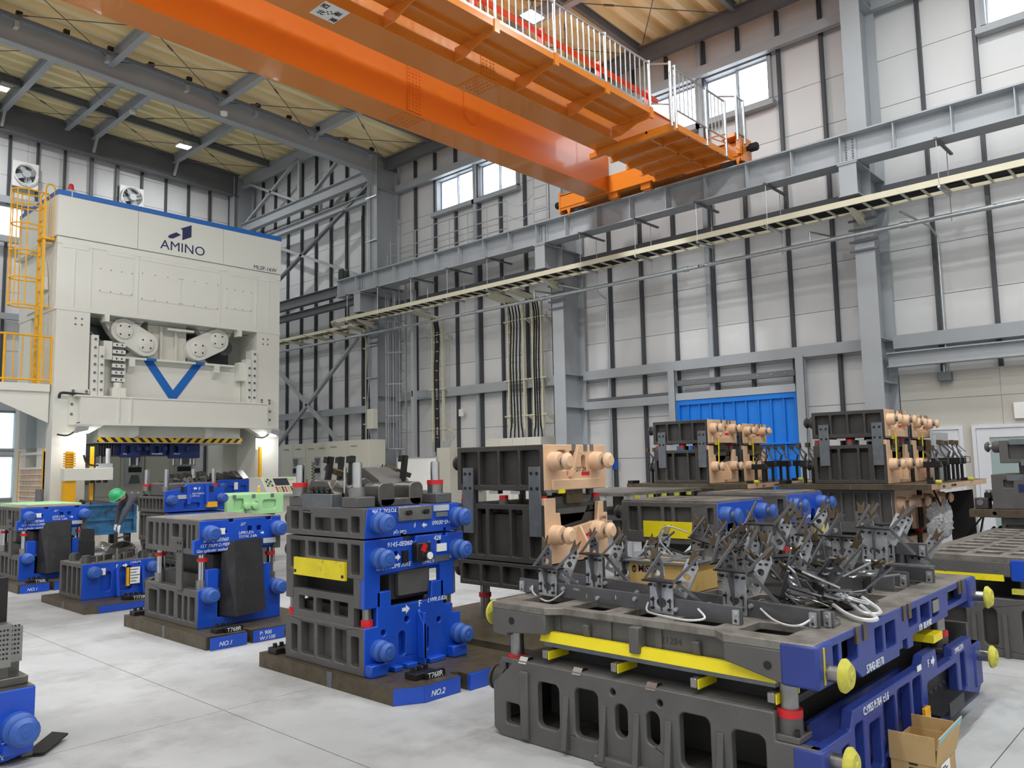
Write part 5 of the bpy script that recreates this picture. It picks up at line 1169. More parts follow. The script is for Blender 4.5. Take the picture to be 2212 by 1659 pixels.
# ---------------------------------------------------------------- pair of first trim dies (T768R and T768L)
def trim_die(dy, tagname, label, txt, mir=False):
    T = Thing('trim_die', label, 'die', (4.0, 7.98+dy, 0))
    def Yv(y): return y+dy
    pallet(T, [(3.49, Yv(8.8)), (3.49, Yv(7.0)), (3.86, Yv(6.96)), (3.86, Yv(7.06)), (3.91, Yv(7.06)), (3.91, Yv(6.96)), (4.75, Yv(6.93)), (4.75, Yv(8.8))], 0.116, [3.5, 3.915], [3.855, 4.74], Yv(6.94))
    T.part(MB().box(3.487, Yv(7.83), 0, 3.491, Yv(7.88), 0.116), 'centre_mark', 'wear_steel')
    clampblock(T, 3.62, Yv(7.06), 0.116, 1, tagname); clampblock(T, 3.52, Yv(8.62), 0.116, 1)
    text(T.e, 'NO.1', (3.58, Yv(6.936), 0.03), 0.055, '-y', 'paint_white', T.off, shear=0.3)
    text(T.e, 'P: 900', (3.98, Yv(6.936), 0.06), 0.05, '-y', 'paint_white', T.off, shear=0.1)
    text(T.e, 'W:1100', (3.98, Yv(6.936), 0.012), 0.05, '-y', 'paint_white', T.off, shear=0.1)
    x0, x1, y0, y1 = 3.6, 4.47, Yv(7.4), Yv(8.57)
    cast_half(T, x0, x1, y0, y1, 0.116, 0.47, [(y0+0.06, 0.17, y0+0.17, 0.4), (y0+0.21, 0.17, y0+0.29, 0.4), (y0+0.33, 0.17, y0+0.42, 0.4), (y0+0.5, 0.17, y0+0.62, 0.42), (y0+0.67, 0.17, y0+0.83, 0.42), (y0+0.88, 0.17, y0+1.08, 0.4)], 'cast', 0.08, 'die_blue',
        [(3.602, 0.116), (4.47, 0.116), (4.47, 0.47), (4.36, 0.47), (4.36, 0.66), (4.28, 0.66), (4.28, 0.2), (3.8, 0.2), (3.8, 0.66), (3.69, 0.66), (3.69, 0.48), (3.602, 0.47)], [], 'lower_casting')
    T.part(MB().box(3.75, y0+0.06, 0.2, 4.3, y0+0.14, 0.64), 'lower_pad', 'die_blue')
    T.part(MB().box(3.7, y0+0.2, 0.45, 4.4, y1-0.15, 0.6), 'lower_core', 'cast_dark')
    T.part(MB().box(3.8, y0+0.1, 0.6, 4.3, y1-0.3, 0.78), 'draw_ring', 'sheet_black')
    cast_half(T, x0-0.01, x1, y0, y1, 0.80, 1.125, [(y0+0.06, 0.85, y0+0.12, 1.08), (y0+0.15, 0.85, y0+0.2, 1.08), (y0+0.24, 0.85, y0+0.33, 1.08), (y0+0.4, 0.95, y0+0.55, 1.08), (y0+0.62, 0.85, y0+0.68, 1.08), (y0+0.72, 0.85, y0+0.8, 1.08), (y0+0.86, 0.85, y0+0.93, 1.08), (y0+0.99, 0.85, y0+1.1, 1.08)], 'cast', 0.08, 'die_blue',
        [(3.555, 0.81), (4.38, 0.84), (4.38, 0.95), (4.47, 0.96), (4.47, 1.12), (4.36, 1.12), (4.36, 1.09), (4.3, 1.09), (4.3, 1.12), (3.95, 1.12), (3.95, 1.09), (3.9, 1.09), (3.9, 1.12), (3.602, 1.12), (3.602, 0.95), (3.555, 0.94)],
        [rrect(4.1, 0.99, 4.15, 1.04, 0.01), rrect(4.2, 0.99, 4.25, 1.04, 0.01), circ(3.87, 1.0, 0.015)], 'upper_casting', top='cast_top')
    for yy in (y0+0.3, ):
        T.part(MB().box(x0-0.02, yy, 0.45, x0, yy+0.12, 0.95), 'side_guide', 'cast', None, 0.004)
        for z in (0.82, 0.9):
            for q in (0.03, 0.09): T.part(MB().cyl((x0-0.026, yy+q, z), (x0-0.019, yy+q, z), 0.012, 8), 'guide_bolt', 'black')
    for x, y in ((3.68, y0+0.08), (4.4, y0+0.08), (3.68, y1-0.18), (4.4, y1-0.18)):
        T.part(MB().cyl((x, y, 0.47), (x, y, 0.56), 0.055, 16), 'post_collar', 'machined')
        T.part(MB().cyl((x, y, 0.56), (x, y, 0.81), 0.036, 16), 'guide_post', 'bright')
        T.part(MB().cyl((x, y, 0.73), (x, y, 0.765), 0.05, 16), 'stroke_band', 'red')
    for x in (3.7, 4.42):
        pin(T, x, y0, 0.42, 'die_blue_pin'); pin(T, x, y0, 1.0, 'die_blue_pin')
        pin(T, x, y1, 0.42, 'cast_dark', 1); pin(T, x, y1, 1.0, 'cast_dark', 1)
    # cover sheet leaning on the front
    T.part(MB().add([(3.93, y0-0.12, 0.2), (4.24, y0-0.12, 0.22), (4.24, y0-0.03, 0.92), (3.95, y0-0.03, 0.91), (3.93, y0-0.108, 0.2), (4.24, y0-0.108, 0.22), (4.24, y0-0.018, 0.92), (3.95, y0-0.018, 0.91)], [(0,1,2,3),(7,6,5,4),(0,4,5,1),(1,5,6,2),(2,6,7,3),(3,7,4,0)]), 'chute_sheet', 'sheet_black')
    T.part(MB().add([(3.93, y0-0.12, 0.2), (3.95, y0-0.03, 0.91), (3.85, y0+0.03, 0.9), (3.83, y0+0.03, 0.21), (3.935, y0-0.115, 0.2), (3.955, y0-0.025, 0.91), (3.855, y0+0.035, 0.9), (3.835, y0+0.035, 0.21)], [(0,1,2,3),(7,6,5,4),(0,4,5,1),(1,5,6,2),(2,6,7,3),(3,7,4,0)]), 'chute_sheet', 'sheet_black')
    yt = y0-0.0065
    text(T.e, txt, (3.64, yt, 0.915), 0.048, '-y', 'paint_white', T.off, shear=0.25)
    text(T.e, '1ST TRIM D.PIERCE', (3.61, yt, 0.868), 0.042, '-y', 'paint_white', T.off, shear=0.25)
    text(T.e, 'Gas cylinder sealed type', (3.575, yt, 0.825), 0.04, '-y', 'paint_white', T.off, shear=0.25)
    text(T.e, '2/7', (4.02, yt, 1.05), 0.04, '-y', 'paint_white', T.off, shear=0.3)
    text(T.e, 'UPR1.21t', (4.0, yt, 0.965), 0.042, '-y', 'paint_white', T.off, shear=0.25); arrow(T, 4.24, yt, 0.965, 0.04)
    text(T.e, 'TOTAL 2.68t', (4.0, yt, 0.93), 0.036, '-y', 'paint_white', T.off, shear=0.25)
    T.part(MB().box(3.79, yt-0.004, 0.98, 3.86, yt, 1.04), 'name_plate', 'white')
    T.part(MB().box(4.26, yt-0.02, 0.86, 4.4, yt-0.012, 0.91), 'name_plate', 'grey_lt')
    T.part(MB().box(4.2, yt-0.006, 0.3, 4.27, yt, 0.38), 'safety_tag', 'yellow')
    return T
trim_die(0.0, 'T768R', 'blue and black trim die with leaning black sheet, plate marked T768R', '57145-0E060')
trim_die(5.31, 'T768L', 'blue and black trim die with leaning black sheet at the left edge', '57142-0E060')
# ---------------------------------------------------------------- open lower die with silver part
T = Thing('form_die', 'low open blue die with shiny silver panel on top, tag T773R', 'die', (4.0, 10.9, 0))
pallet(T, [(3.47, 11.3), (3.47, 9.86), (3.6, 9.8), (4.1, 9.8), (4.75, 9.78), (4.75, 11.3)], 0.085, [3.6], [4.74], 9.795)
T.part(MB().box(3.467, 10.5, 0, 3.471, 10.55, 0.085), 'centre_mark', 'wear_steel')
clampblock(T, 3.95, 9.95, 0.085, 1, 'T773R')
cast_half(T, 3.61, 4.47, 10.38, 11.12, 0.085, 0.505, [(10.42, 0.13, 10.52, 0.46), (10.56, 0.13, 10.68, 0.46), (10.72, 0.13, 10.84, 0.46), (10.88, 0.13, 11.06, 0.46)], 'cast', 0.07, 'die_blue', None,
    [rrect(3.83, 0.16, 3.95, 0.4, 0.04), rrect(4.05, 0.15, 4.2, 0.44, 0.04), circ(4.28, 0.46, 0.016)], 'lower_casting', top='cast_top')
for x in (3.74, 4.44): pin(T, x, 10.38, 0.4, 'die_blue_pin')
pin(T, 3.74, 11.12, 0.4, 'cast_dark', 1)
for a in (3.99, 4.3): T.part(MB().prism([(10.28, 0.1), (10.38, 0.1), (10.38, 0.42), (10.34, 0.42)], 'x', a, a+0.03), 'front_rib', 'die_blue')
T.part(MB().box(3.8, 10.368, 0.36, 3.88, 10.378, 0.44), 'name_plate', 'white')
text(T.e, 'F', (4.0, 10.373, 0.43), 0.06, '-y', 'paint_white', T.off); arrow(T, 4.08, 10.373, 0.45, 0.06)
text(T.e, 'LWR.87t', (4.17, 10.373, 0.465), 0.035, '-y', 'paint_white', T.off, shear=0.25)
T.part(MB().box(4.12, 10.34, 0.2, 4.16, 10.372, 0.42), 'yellow_tag', 'yellow')
T.part(MB().box(4.15, 10.34, 0.22, 4.28, 10.345, 0.42), 'paper_sheet', 'paper')
for k in range(5): T.part(MB().box(4.165, 10.337, 0.25+0.035*k, 4.165+0.07+0.02*(k % 3), 10.3405, 0.257+0.035*k), 'print_line', 'ink_black')
for x, y in ((3.7, 10.5), (3.72, 10.95), (4.38, 10.5), (4.4, 10.95)):
    T.part(MB().cyl((x, y, 0.505), (x, y, 0.58), 0.06, 18).cyl((x, y, 0.58), (x, y, 0.6), 0.05, 18), 'bush', 'tool_steel')
for k in range(6): T.part(MB().obox((3.85+0.09*k, 10.6+0.07*(k % 3), 0.54), (0.1, 0.07, 0.07), (0, 0, 0.3*k)), 'form_block', 'tool_steel')
for k in range(5): T.part(MB().cyl((3.8+0.12*k, 10.45+0.1*(k % 2), 0.5), (3.8+0.12*k, 10.45+0.1*(k % 2), 0.6+0.03*(k % 3)), 0.012, 8), 'gauge_pin', 'machined')
# drawn panel: a curved saddle shell
mb = MB(); nu, nv = 14, 10; vs = []; fs = []
for lay in (0, 1):
    for i in range(nu+1):
        for j in range(nv+1):
            u, v = i/nu, j/nv
            x = 3.98+0.36*u; y = 10.62+0.3*v
            z = 0.62+0.11*math.sin(PI*u)**0.5*(0.6+0.4*math.cos(2*PI*v))+0.05*math.cos(6*u)*v-0.006*lay
            vs.append((x, y, z))
st = (nu+1)*(nv+1)
for lay in (0, 1):
    for i in range(nu):
        for j in range(nv):
            a = lay*st+i*(nv+1)+j; fs.append((a, a+1, a+nv+2, a+nv+1))
ring = [i*(nv+1) for i in range(nu+1)]+[nu*(nv+1)+j for j in range(1, nv+1)]+[i*(nv+1)+nv for i in range(nu-1, -1, -1)]+[j for j in range(nv-1, 0, -1)]
for a, b in zip(ring, ring[1:]+ring[:1]): fs.append((a, b, st+b, st+a))
single(mb.add(vs, fs), 'drawn_panel', 'bright', 'shiny silver pressed panel lying on the low open die', 'panel')
for i, (x, y, h, w, lb) in enumerate(((4.19, 11.6, 0.68, 0.24, 'upright black sheet left of the silver panel'), (4.4, 12.2, 0.8, 0.22, 'taller black sheet behind the silver panel'))):
    single(MB().prism([(x-w, 0.01), (x, 0.01), (x, h), (x-w+0.04, h+0.02)], 'y', y, y+0.012).box(x-w, y-0.1, 0.0, x, y+0.1, 0.012), 'chute_sheet', 'sheet_black', lb, 'sheet', 'black sheets behind the open die')
# dark ribbed block the worker touches
T = Thing('die_block', 'dark ribbed cast block beside the worker behind the T768R die', 'die', (5.0, 11.3, 0))
cast_half(T, 4.85, 5.1, 10.6, 11.9, 0.0, 0.42, steps(10.6, 11.9, 8, 0.06, 0.36), 'cast', 0.05)
cast_half(T, 4.87, 5.08, 10.7, 11.4, 0.42, 0.74, steps(10.7, 11.4, 4, 0.47, 0.7), 'cast', 0.05)
# ---------------------------------------------------------------- die with guide posts behind (near worker)
T = Thing('restrike_die', 'blue die with shiny guide posts and yellow tag left of the console', 'die', (5.7, 12.3, 0))
T.part(MB().box(5.1, 11.6, 0, 6.4, 12.95, 0.1), 'base_plate', 'plate_steel')
cast_half(T, 5.25, 6.12, 11.85, 12.65, 0.1, 0.55, steps(11.85, 12.65, 6, 0.15, 0.5), 'cast', 0.06, 'die_blue')
cast_half(T, 5.22, 6.15, 11.8, 12.7, 0.56, 0.98, steps(11.8, 12.7, 6, 0.62, 0.93), 'cast', 0.06, 'die_blue', [(5.23, 0.56), (6.14, 0.56), (6.14, 0.97), (5.23, 0.97)], [rrect(5.5, 0.85, 5.85, 0.93, 0.02)])
cast_half(T, 5.2, 6.15, 11.8, 12.7, 0.99, 1.22, steps(11.8, 12.7, 7, 1.03, 1.19), 'cast', 0.06, 'die_blue',
    [(5.21, 0.995), (6.14, 0.995), (6.14, 1.32), (5.98, 1.34), (5.95, 1.4), (5.55, 1.4), (5.48, 1.34), (5.21, 1.3)], [rrect(5.5, 1.03, 5.75, 1.12, 0.03)])
for a, b in ((5.53, 5.58), (5.82, 5.87)): T.part(MB().prism([(11.74, 1.1), (11.8, 1.1), (11.8, 1.38), (11.77, 1.38)], 'x', a, b), 'front_rib', 'die_blue')
for x in (5.3, 6.08): pin(T, x, 11.8, 1.17, 'die_blue_pin')
pin(T, 5.3, 12.7, 1.17, 'cast_dark', 1)
T.part(MB().box(5.32, 11.9, 1.22, 6.0, 12.6, 1.42), 'form_core', 'cast', None, 0.02)
for x, y in ((5.3, 11.95), (6.02, 11.92), (5.28, 12.6), (6.02, 12.6)): guide_post(T, x, y, 1.3, 1.62, 0.032, 'red' if (x > 6) == (y < 12) else None)
T.part(MB().box(5.4, 11.78, 1.18, 5.6, 11.796, 1.24), 'name_plate', 'grey_lt')
T.part(MB().box(5.84, 11.74, 1.04, 6.0, 11.796, 1.12), 'yellow_tag', 'yellow')
text(T.e, 'F', (5.72, 11.792, 1.3), 0.07, '-y', 'paint_white', T.off); arrow(T, 5.7, 11.795, 1.33, 0.06, dirx=-1)
text(T.e, 'REST.PIERCE\nUPR1.6t', (5.62, 11.792, 1.24), 0.035, '-y', 'paint_white', T.off)
for x in (5.45, 5.9): T.part(MB().box(x, 11.78, 1.28, x+0.05, 11.796, 1.36), 'valve', 'black')
for k in range(7): T.part(MB().obox((5.4+0.09*k, 12.1+0.05*(k % 3), 1.45), (0.08, 0.1, 0.05), (0.2*k, 0.1, 0.4*k)), 'form_steel', 'tool_steel')
for k in range(6): T.part(MB().cyl((5.4+0.1*k, 12.2, 1.42), (5.4+0.1*k, 12.2, 1.54), 0.01, 6), 'gauge_pin', 'black')
# ---------------------------------------------------------------- green dies
def green_die(x0, x1, y0, y1, z0, z1, label):
    T = Thing('draw_die', label, 'die', ((x0+x1)/2, (y0+y1)/2, 0), group='pale green dies')
    if z0 > 0.05: T.part(MB().box(x0+0.1, y0+0.1, 0, x1-0.1, y1-0.1, z0), 'stand', 'cast')
    cast_half(T, x0, x1, y0, y1, z0, z1, steps(y0, y1, 5, z0+0.04, z1-0.04), 'green_die', 0.06, 'green_die', None, [rrect(x0+0.12, z0+0.08, x0+0.3, z1-0.06, 0.04), rrect(x1-0.4, z0+0.08, x1-0.14, z1-0.1, 0.04), circ((x0+x1)/2, (z0+z1)/2, 0.05)], top='green_die')
    for x in (x0+0.35, x0+0.5): T.part(MB().lathe([(0.06, -0.02), (0.06, 0.05), (0.03, 0.06)], (x, y0, z0+0.15), (0, -1, 0), 16), 'boss', 'green_die')
    for k in range(3): T.part(MB().box(x0+0.1+0.35*k, y0-0.012, z1-0.06, x0+0.16+0.35*k, y0-0.004, z1), 'key', 'steel_dark')
    text(T.e, '57151-0E050\nUPPER 2.9t\nDIE 1.1t', (x0+0.3, y0-0.006, z0+0.12), 0.045, '-y', 'ink_black', T.off)
green_die(6.55, 7.6, 12.5, 13.7, 0.84, 1.18, 'pale green die in front of the operator console')
green_die(3.95, 4.7, 13.6, 15.0, 0.8, 1.13, 'pale green die at the left behind the leaning black sheet')
T = Thing('bottle', 'small orange bottle on the green die', 'bottle', (7.3, 12.8, 1.184))
T.part(MB().cyl((7.3, 12.8, 1.184), (7.3, 12.8, 1.27), 0.022, 12).cyl((7.3, 12.8, 1.27), (7.3, 12.8, 1.29), 0.012, 10), 'body', 'yellow'); T.part(MB().cyl((7.3, 12.8, 1.29), (7.3, 12.8, 1.31), 0.016, 10), 'cap', 'white')
# dies on the bolster
for i, (x0, x1, lb) in enumerate(((9.75, 10.75, 'blue die with white tag on the press bolster beside the console'), (8.7, 9.45, 'blue lower die at the left on the press bolster'))):
    T = Thing('bolster_die', lb, 'die', ((x0+x1)/2, 19.4, 0.78), group='blue dies on the press bolster')
    yy = 19.05
    cast_half(T, x0, x1, yy, yy+1.0, 0.782, 1.35, steps(yy, yy+1.0, 4, 0.85, 1.3), 'cast', 0.06, 'die_blue', None, [rrect(x0+0.25, 0.95, x0+0.42, 1.2, 0.03), rrect(x1-0.4, 0.95, x1-0.25, 1.2, 0.03)])
    for x in (x0+0.1, x1-0.08): pin(T, x, yy, 1.2, 'die_blue_pin')
    for k in range(5): T.part(MB().obox((x0+0.15+0.17*k, yy+0.4, 1.42), (0.2, 0.3, 0.16), (0.2*k, 0.3-0.1*k, 0.3)), 'form_steel', 'tool_steel')
    T.part(MB().box(x0+0.42, yy-0.012, 1.1, x0+0.52, yy-0.006, 1.28), 'paper_tag', 'paper')
# ---------------------------------------------------------------- blue die at the left edge of the frame
T = Thing('form_die', 'blue die corner with perforated steel towers at the bottom left', 'die', (1.2, 5.7, 0))
cast_half(T, 0.6, 1.585, 5.2, 6.3, 0.02, 0.40, steps(5.2, 6.3, 4, 0.08, 0.34), 'cast', 0.06, 'die_blue', [(0.602, 0.02), (1.45, 0.02), (1.585, 0.05), (1.585, 0.4), (0.602, 0.4)], [rrect(1.3, 0.2, 1.4, 0.33, 0.01)], top='tool_steel')
pin(T, 1.5, 5.2, 0.19, 'die_blue_pin', k=1.15)
T.part(MB().prism(rrect(1.42, 0.06, 1.57, 0.12, 0.02), 'y', 5.15, 5.2), 'corner_foot', 'die_blue')
text(T.e, '5765\n40', (1.42, 5.193, 0.12), 0.05, '-y', 'paint_white', T.off, shear=0.2)
text(T.e, 'T 0.47t', (1.32, 5.193, 0.035), 0.04, '-y', 'paint_white', T.off)
T.part(MB().box(1.3, 5.28, 0.404, 1.57, 5.7, 0.45), 'pad', 'tool_steel', None, 0.006)
for x, y, z0, z1 in ((1.43, 5.3, 0.45, 0.75), (1.52, 5.42, 0.45, 0.71)):
    T.part(MB().box(x-0.035, y, z0, x+0.04, y+0.08, z0+0.08), 'tower_foot', 'tool_steel')
    tw = T.part(MB().box(x-0.04, y-0.01, z0+0.06, x+0.05, y+0.08, z1), 'guide_tower', 'machined')
    for r in range(7):
        for c_ in range(3): T.part(MB().cyl((x-0.008+0.018*c_, y-0.014, z0+0.11+0.026*r), (x-0.008+0.018*c_, y-0.009, z0+0.11+0.026*r), 0.006, 6), 'graphite_plug', 'black', tw)
T.part(MB().box(1.05, 5.6, 0.4, 1.5, 6.1, 0.95), 'rear_housing', 'cast_dark', None, 0.01)
T.part(MB().box(1.46, 5.58, 0.55, 1.53, 5.62, 0.98), 'frame_bar', 'black')
single(MB().add([(1.55, 5.25, 0.012), (1.64, 5.19, 0.012), (1.83, 5.39, 0.03), (1.77, 5.48, 0.035), (1.55, 5.25, 0.022), (1.64, 5.19, 0.022), (1.83, 5.39, 0.04), (1.77, 5.48, 0.045)], [(0,3,2,1),(4,5,6,7),(0,1,5,4),(1,2,6,5),(2,3,7,6),(3,0,4,7)]), 'rubber_strip', 'rubber', 'black rubber strip on the floor at the bottom left', 'strip')
# ================================================================== peach dies
def wear_plate(T, x, y0, y1, z0, z1, m='wear_steel'):
    p = T.part(MB().box(x-0.022, y0, z0, x, y1, z1), 'guide_plate', m, None, 0.003)
    for z in (z1-0.06, z1-0.2):
        for y in (y0+0.035, y1-0.035): T.part(MB().cyl((x-0.028, y, z), (x-0.021, y, z), 0.016, 8), 'guide_bolt', 'black', p)
def peach_die(T, x0, x1, y0, y1, zl, zm, zu, zt, npo=4, k=0.9, marks=True):
    """lower half zl..zm, upper half zu..zt"""
    w = y1-y0; h = zt-zu; hl = zm-zl
    pk = [(y0+0.05, zl+0.05, y0+0.16*w/1.15+0.03, zm-0.18), (y0+0.24*w, zl+0.05, y0+0.36*w, zm-0.05), (y0+0.39*w, zl+0.05, y0+0.62*w, zm-0.05), (y0+0.66*w, zl+0.05, y0+0.76*w, zm-0.05), (y0+0.8*w, zl+0.05, y0+0.95*w, zm-0.18)]
    cx = (x0+x1)/2
    cast_half(T, x0, x1, y0, y1, zl, zm-0.02, [(a, b, c, min(d, zm-0.07)) for a, b, c, d in pk], 'cast_dark', 0.07, 'peach',
        [(x0+0.002, zl), (x1-0.002, zl), (x1-0.002, zm-0.13), (x1-0.06, zm-0.13), (x1-0.06, zm-0.02), (x1-0.14, zm-0.02), (x1-0.16, zm-0.2), (x0+0.24, zm-0.27), (x0+0.22, zm-0.1), (x0+0.16, zm-0.1), (x0+0.16, zm+0.04), (x0+0.002, zm+0.04)], [], 'lower_casting', core_top=zm-0.12)
    T.part(MB().prism([(y0-0.11, zl+0.04), (y0, zl+0.04), (y0, zm-0.24), (y0-0.03, zm-0.24), (y0-0.11, zm-0.38)], 'x', cx+0.0, cx+0.03), 'centre_rib', 'peach', None, 0.005)
    T.part(MB().box(x0+0.12, y0+0.1, zm-0.12, x1-0.12, y1-0.1, zm-0.02), 'punch', 'cast_dark', None, 0.01)
    T.part(MB().prism([(x0+0.3, zm-0.24), (x0+0.55*(x1-x0)+0.1, zm-0.2), (x1-0.15, zm+0.05), (x0+0.2, zm+0.05)], 'y', y0+0.06, y0+0.2), 'heel', 'cast', None, 0.01)
    n = npo
    cast_half(T, x0, x1, y0, y1, zu, zt, steps(y0, y1, n, zu+0.05, zt-0.05, 0.03, 0.05), 'cast_dark', 0.07, 'peach', None,
        [rrect(x0+0.2, zu+0.42*h, x0+0.33, zt-0.05, 0.03), rrect(x0+0.38, zu+0.4*h, x0+0.47, zt-0.06, 0.02), rrect(x1-0.4, zu+0.45*h, x1-0.33, zt-0.1, 0.03, 5)], 'upper_casting')
    T.part(MB().box(x0+0.1, y0-0.03, zu, x1-0.1, y0, zu+0.1), 'lip', 'peach', None, 0.01)
    T.part(MB().prism([(x0+0.36, zu+0.12), (x0+0.47, zt-0.02), (x0+0.5, zt-0.02), (x0+0.39, zu+0.12)], 'y', y0-0.04, y0), 'diagonal_rib', 'peach', None, 0.004)
    for xx in (x0+0.42, x0+0.6, x0+0.7): T.part(MB().box(xx, y0-0.012, zt-0.06, xx+0.05, y0+0.0, zt+0.004), 'key', 'steel_dark')
    for z, zz in ((zl+0.26*hl/0.55, 0), (zu+0.63*h, 1)):
        for xx in (x0+0.13, x1-0.2): long_pin(T, xx, y0, z, 'peach_pin', -1, k)
        pin(T, x0+0.13, y1, z, 'cast_dark', 1, 1.1)
    for ya, yb in ((y0+0.03, y0+0.17), (y1-0.24, y1-0.1)): wear_plate(T, x0, ya, yb, zl+0.45*hl, zu+0.52*h)
    for xx, yy in ((x0+0.07, y0+0.08), (x1-0.09, y0+0.08), (x0+0.07, y0+0.5*w), (x0+0.07, y1-0.05)):
        T.part(MB().cyl((xx, yy, zm-0.05), (xx, yy, zm+0.02), 0.05, 14), 'stop_block', 'cast')
        T.part(MB().cyl((xx, yy, zm+0.02), (xx, yy, zm+0.06), 0.045, 14), 'stroke_band', 'red')
    for xx, yy in ((x0+0.12, y0+0.12), (x1-0.12, y0+0.12), (x0+0.12, y1-0.12), (x1-0.12, y1-0.12)):
        T.part(MB().cyl((xx, yy, zm-0.1), (xx, yy, zu+0.02), 0.04, 12), 'guide_post', 'steel_dark')
    for yy in (y0+0.3*w, y0+0.55*w): T.part(MB().box(x0+0.05, yy, zu-0.035, x0+0.12, yy+0.12, zu-0.005), 'sensor', 'bright')
    T.part(MB().box(x0+0.02, y0-0.02, zu-0.02, x0+0.3, y0+0.06, zu+0.0), 'strip_steel', 'steel_dark')
    T.part(MB().box(x0+0.18, y0-0.03, zu-0.03, x0+0.27, y0-0.01, zu+0.01), 'yellow_key', 'yellow_clean')
    T.part(MB().box(x0+0.35, y0+0.02, zm-0.02, x0+0.6, y0+0.2, zu), 'cam_driver', 'rust_steel')
    yt = y0-0.0045
    if marks:
        text(T.e, 'F', (x0+0.33, yt, zu+0.13), 0.06, '-y', 'ink_red', T.off); arrow(T, x0+0.385, yt, zu+0.15, 0.06, 'ink_red')
        text(T.e, '2/7 2R', (x0+0.47, yt, zu+0.17), 0.06, '-y', 'ink_black', T.off, shear=0.2)
        text(T.e, 'UPR 2.17t', (x1-0.27, yt, zu+0.26), 0.04, '-y', 'ink_black', T.off, shear=0.2); text(T.e, 'TOTAL 3.07t', (x1-0.27, yt, zu+0.2), 0.035, '-y', 'ink_black', T.off, shear=0.2)
        text(T.e, 'LWR\n1.44t', (x1-0.13, yt, zm-0.2), 0.05, '-y', 'ink_black', T.off)
        arrow(T, cx+0.12, yt, zm-0.33, 0.07, 'ink_red')
    T.part(MB().box(x1-0.4, yt-0.004, zu+0.13, x1-0.28, yt, zu+0.165), 'red_label', 'red')
D5 = Thing('flange_die', 'large black die with peach painted front right of centre', 'die', (6.1, 5.3, 0))
D5.part(MB().box(4.95, 4.25, 0, 7.0, 6.35, 0.11), 'base_plate', 'plate_steel', None, 0.004)
for x, y in ((5.72, 4.92), (6.4, 4.92), (5.74, 5.72), (6.4, 5.72)):
    D5.part(MB().cyl((x, y, 0.11), (x, y, 0.44), 0.05, 16), 'guide_post', 'machined'); D5.part(MB().cyl((x, y, 0.3), (x, y, 0.34), 0.062, 16), 'stroke_band', 'red')
cast_half(D5, 5.6, 6.5, 4.8, 5.93, 0.43, 0.67, steps(4.8, 5.93, 4, 0.47, 0.63, 0.04), 'cast_dark', 0.07, 'cast_dark', name='base_casting')
pin(D5, 5.74, 5.93, 0.56, 'cast_dark', 1, 1.2)
peach_die(D5, 5.6, 6.56, 4.8, 5.95, 0.68, 1.24, 1.35, 1.775)

# gauge stand: two posts, bracket and swan-neck arms
def gauge_stand(T, x, y, z, h=0.36, s=1.0, rot=0):
    for dy in (-0.06, 0.06): T.part(MB().box(x-0.02, y+dy-0.018, z, x+0.02, y+dy+0.018, z+h*0.62), 'stand_post', 'black')
    T.part(MB().box(x-0.05, y-0.11, z+h*0.55, x+0.04, y+0.11, z+h*0.78), 'stand_head', 'black')
    for dy in (-0.08, 0.06):
        T.part(MB().bar((x, y+dy, z+h*0.78), (x-0.02, y+dy*0.4, z+h*1.0), 0.02, 0.03).bar((x-0.02, y+dy*0.4, z+h*1.0), (x-0.02, y+dy+0.07, z+h*1.28), 0.018, 0.018).bar((x, y+dy-0.05, z+h*0.98), (x-0.02, y+dy+0.07, z+h*1.28), 0.012, 0.012), 'stand_arm', 'gauge')
        T.part(MB().box(x-0.05, y+dy+0.04, z+h*1.24, x+0.0, y+dy+0.1, z+h*1.4), 'gripper', 'rust_steel')
    T.part(MB().tube([(x-0.04, y-0.11, z+h*0.6), (x-0.04, y-0.19, z+h*0.6), (x-0.04, y-0.19, z+h*0.8), (x-0.04, y-0.11, z+h*0.82)], 0.006, 5), 'handle_loop', 'black')
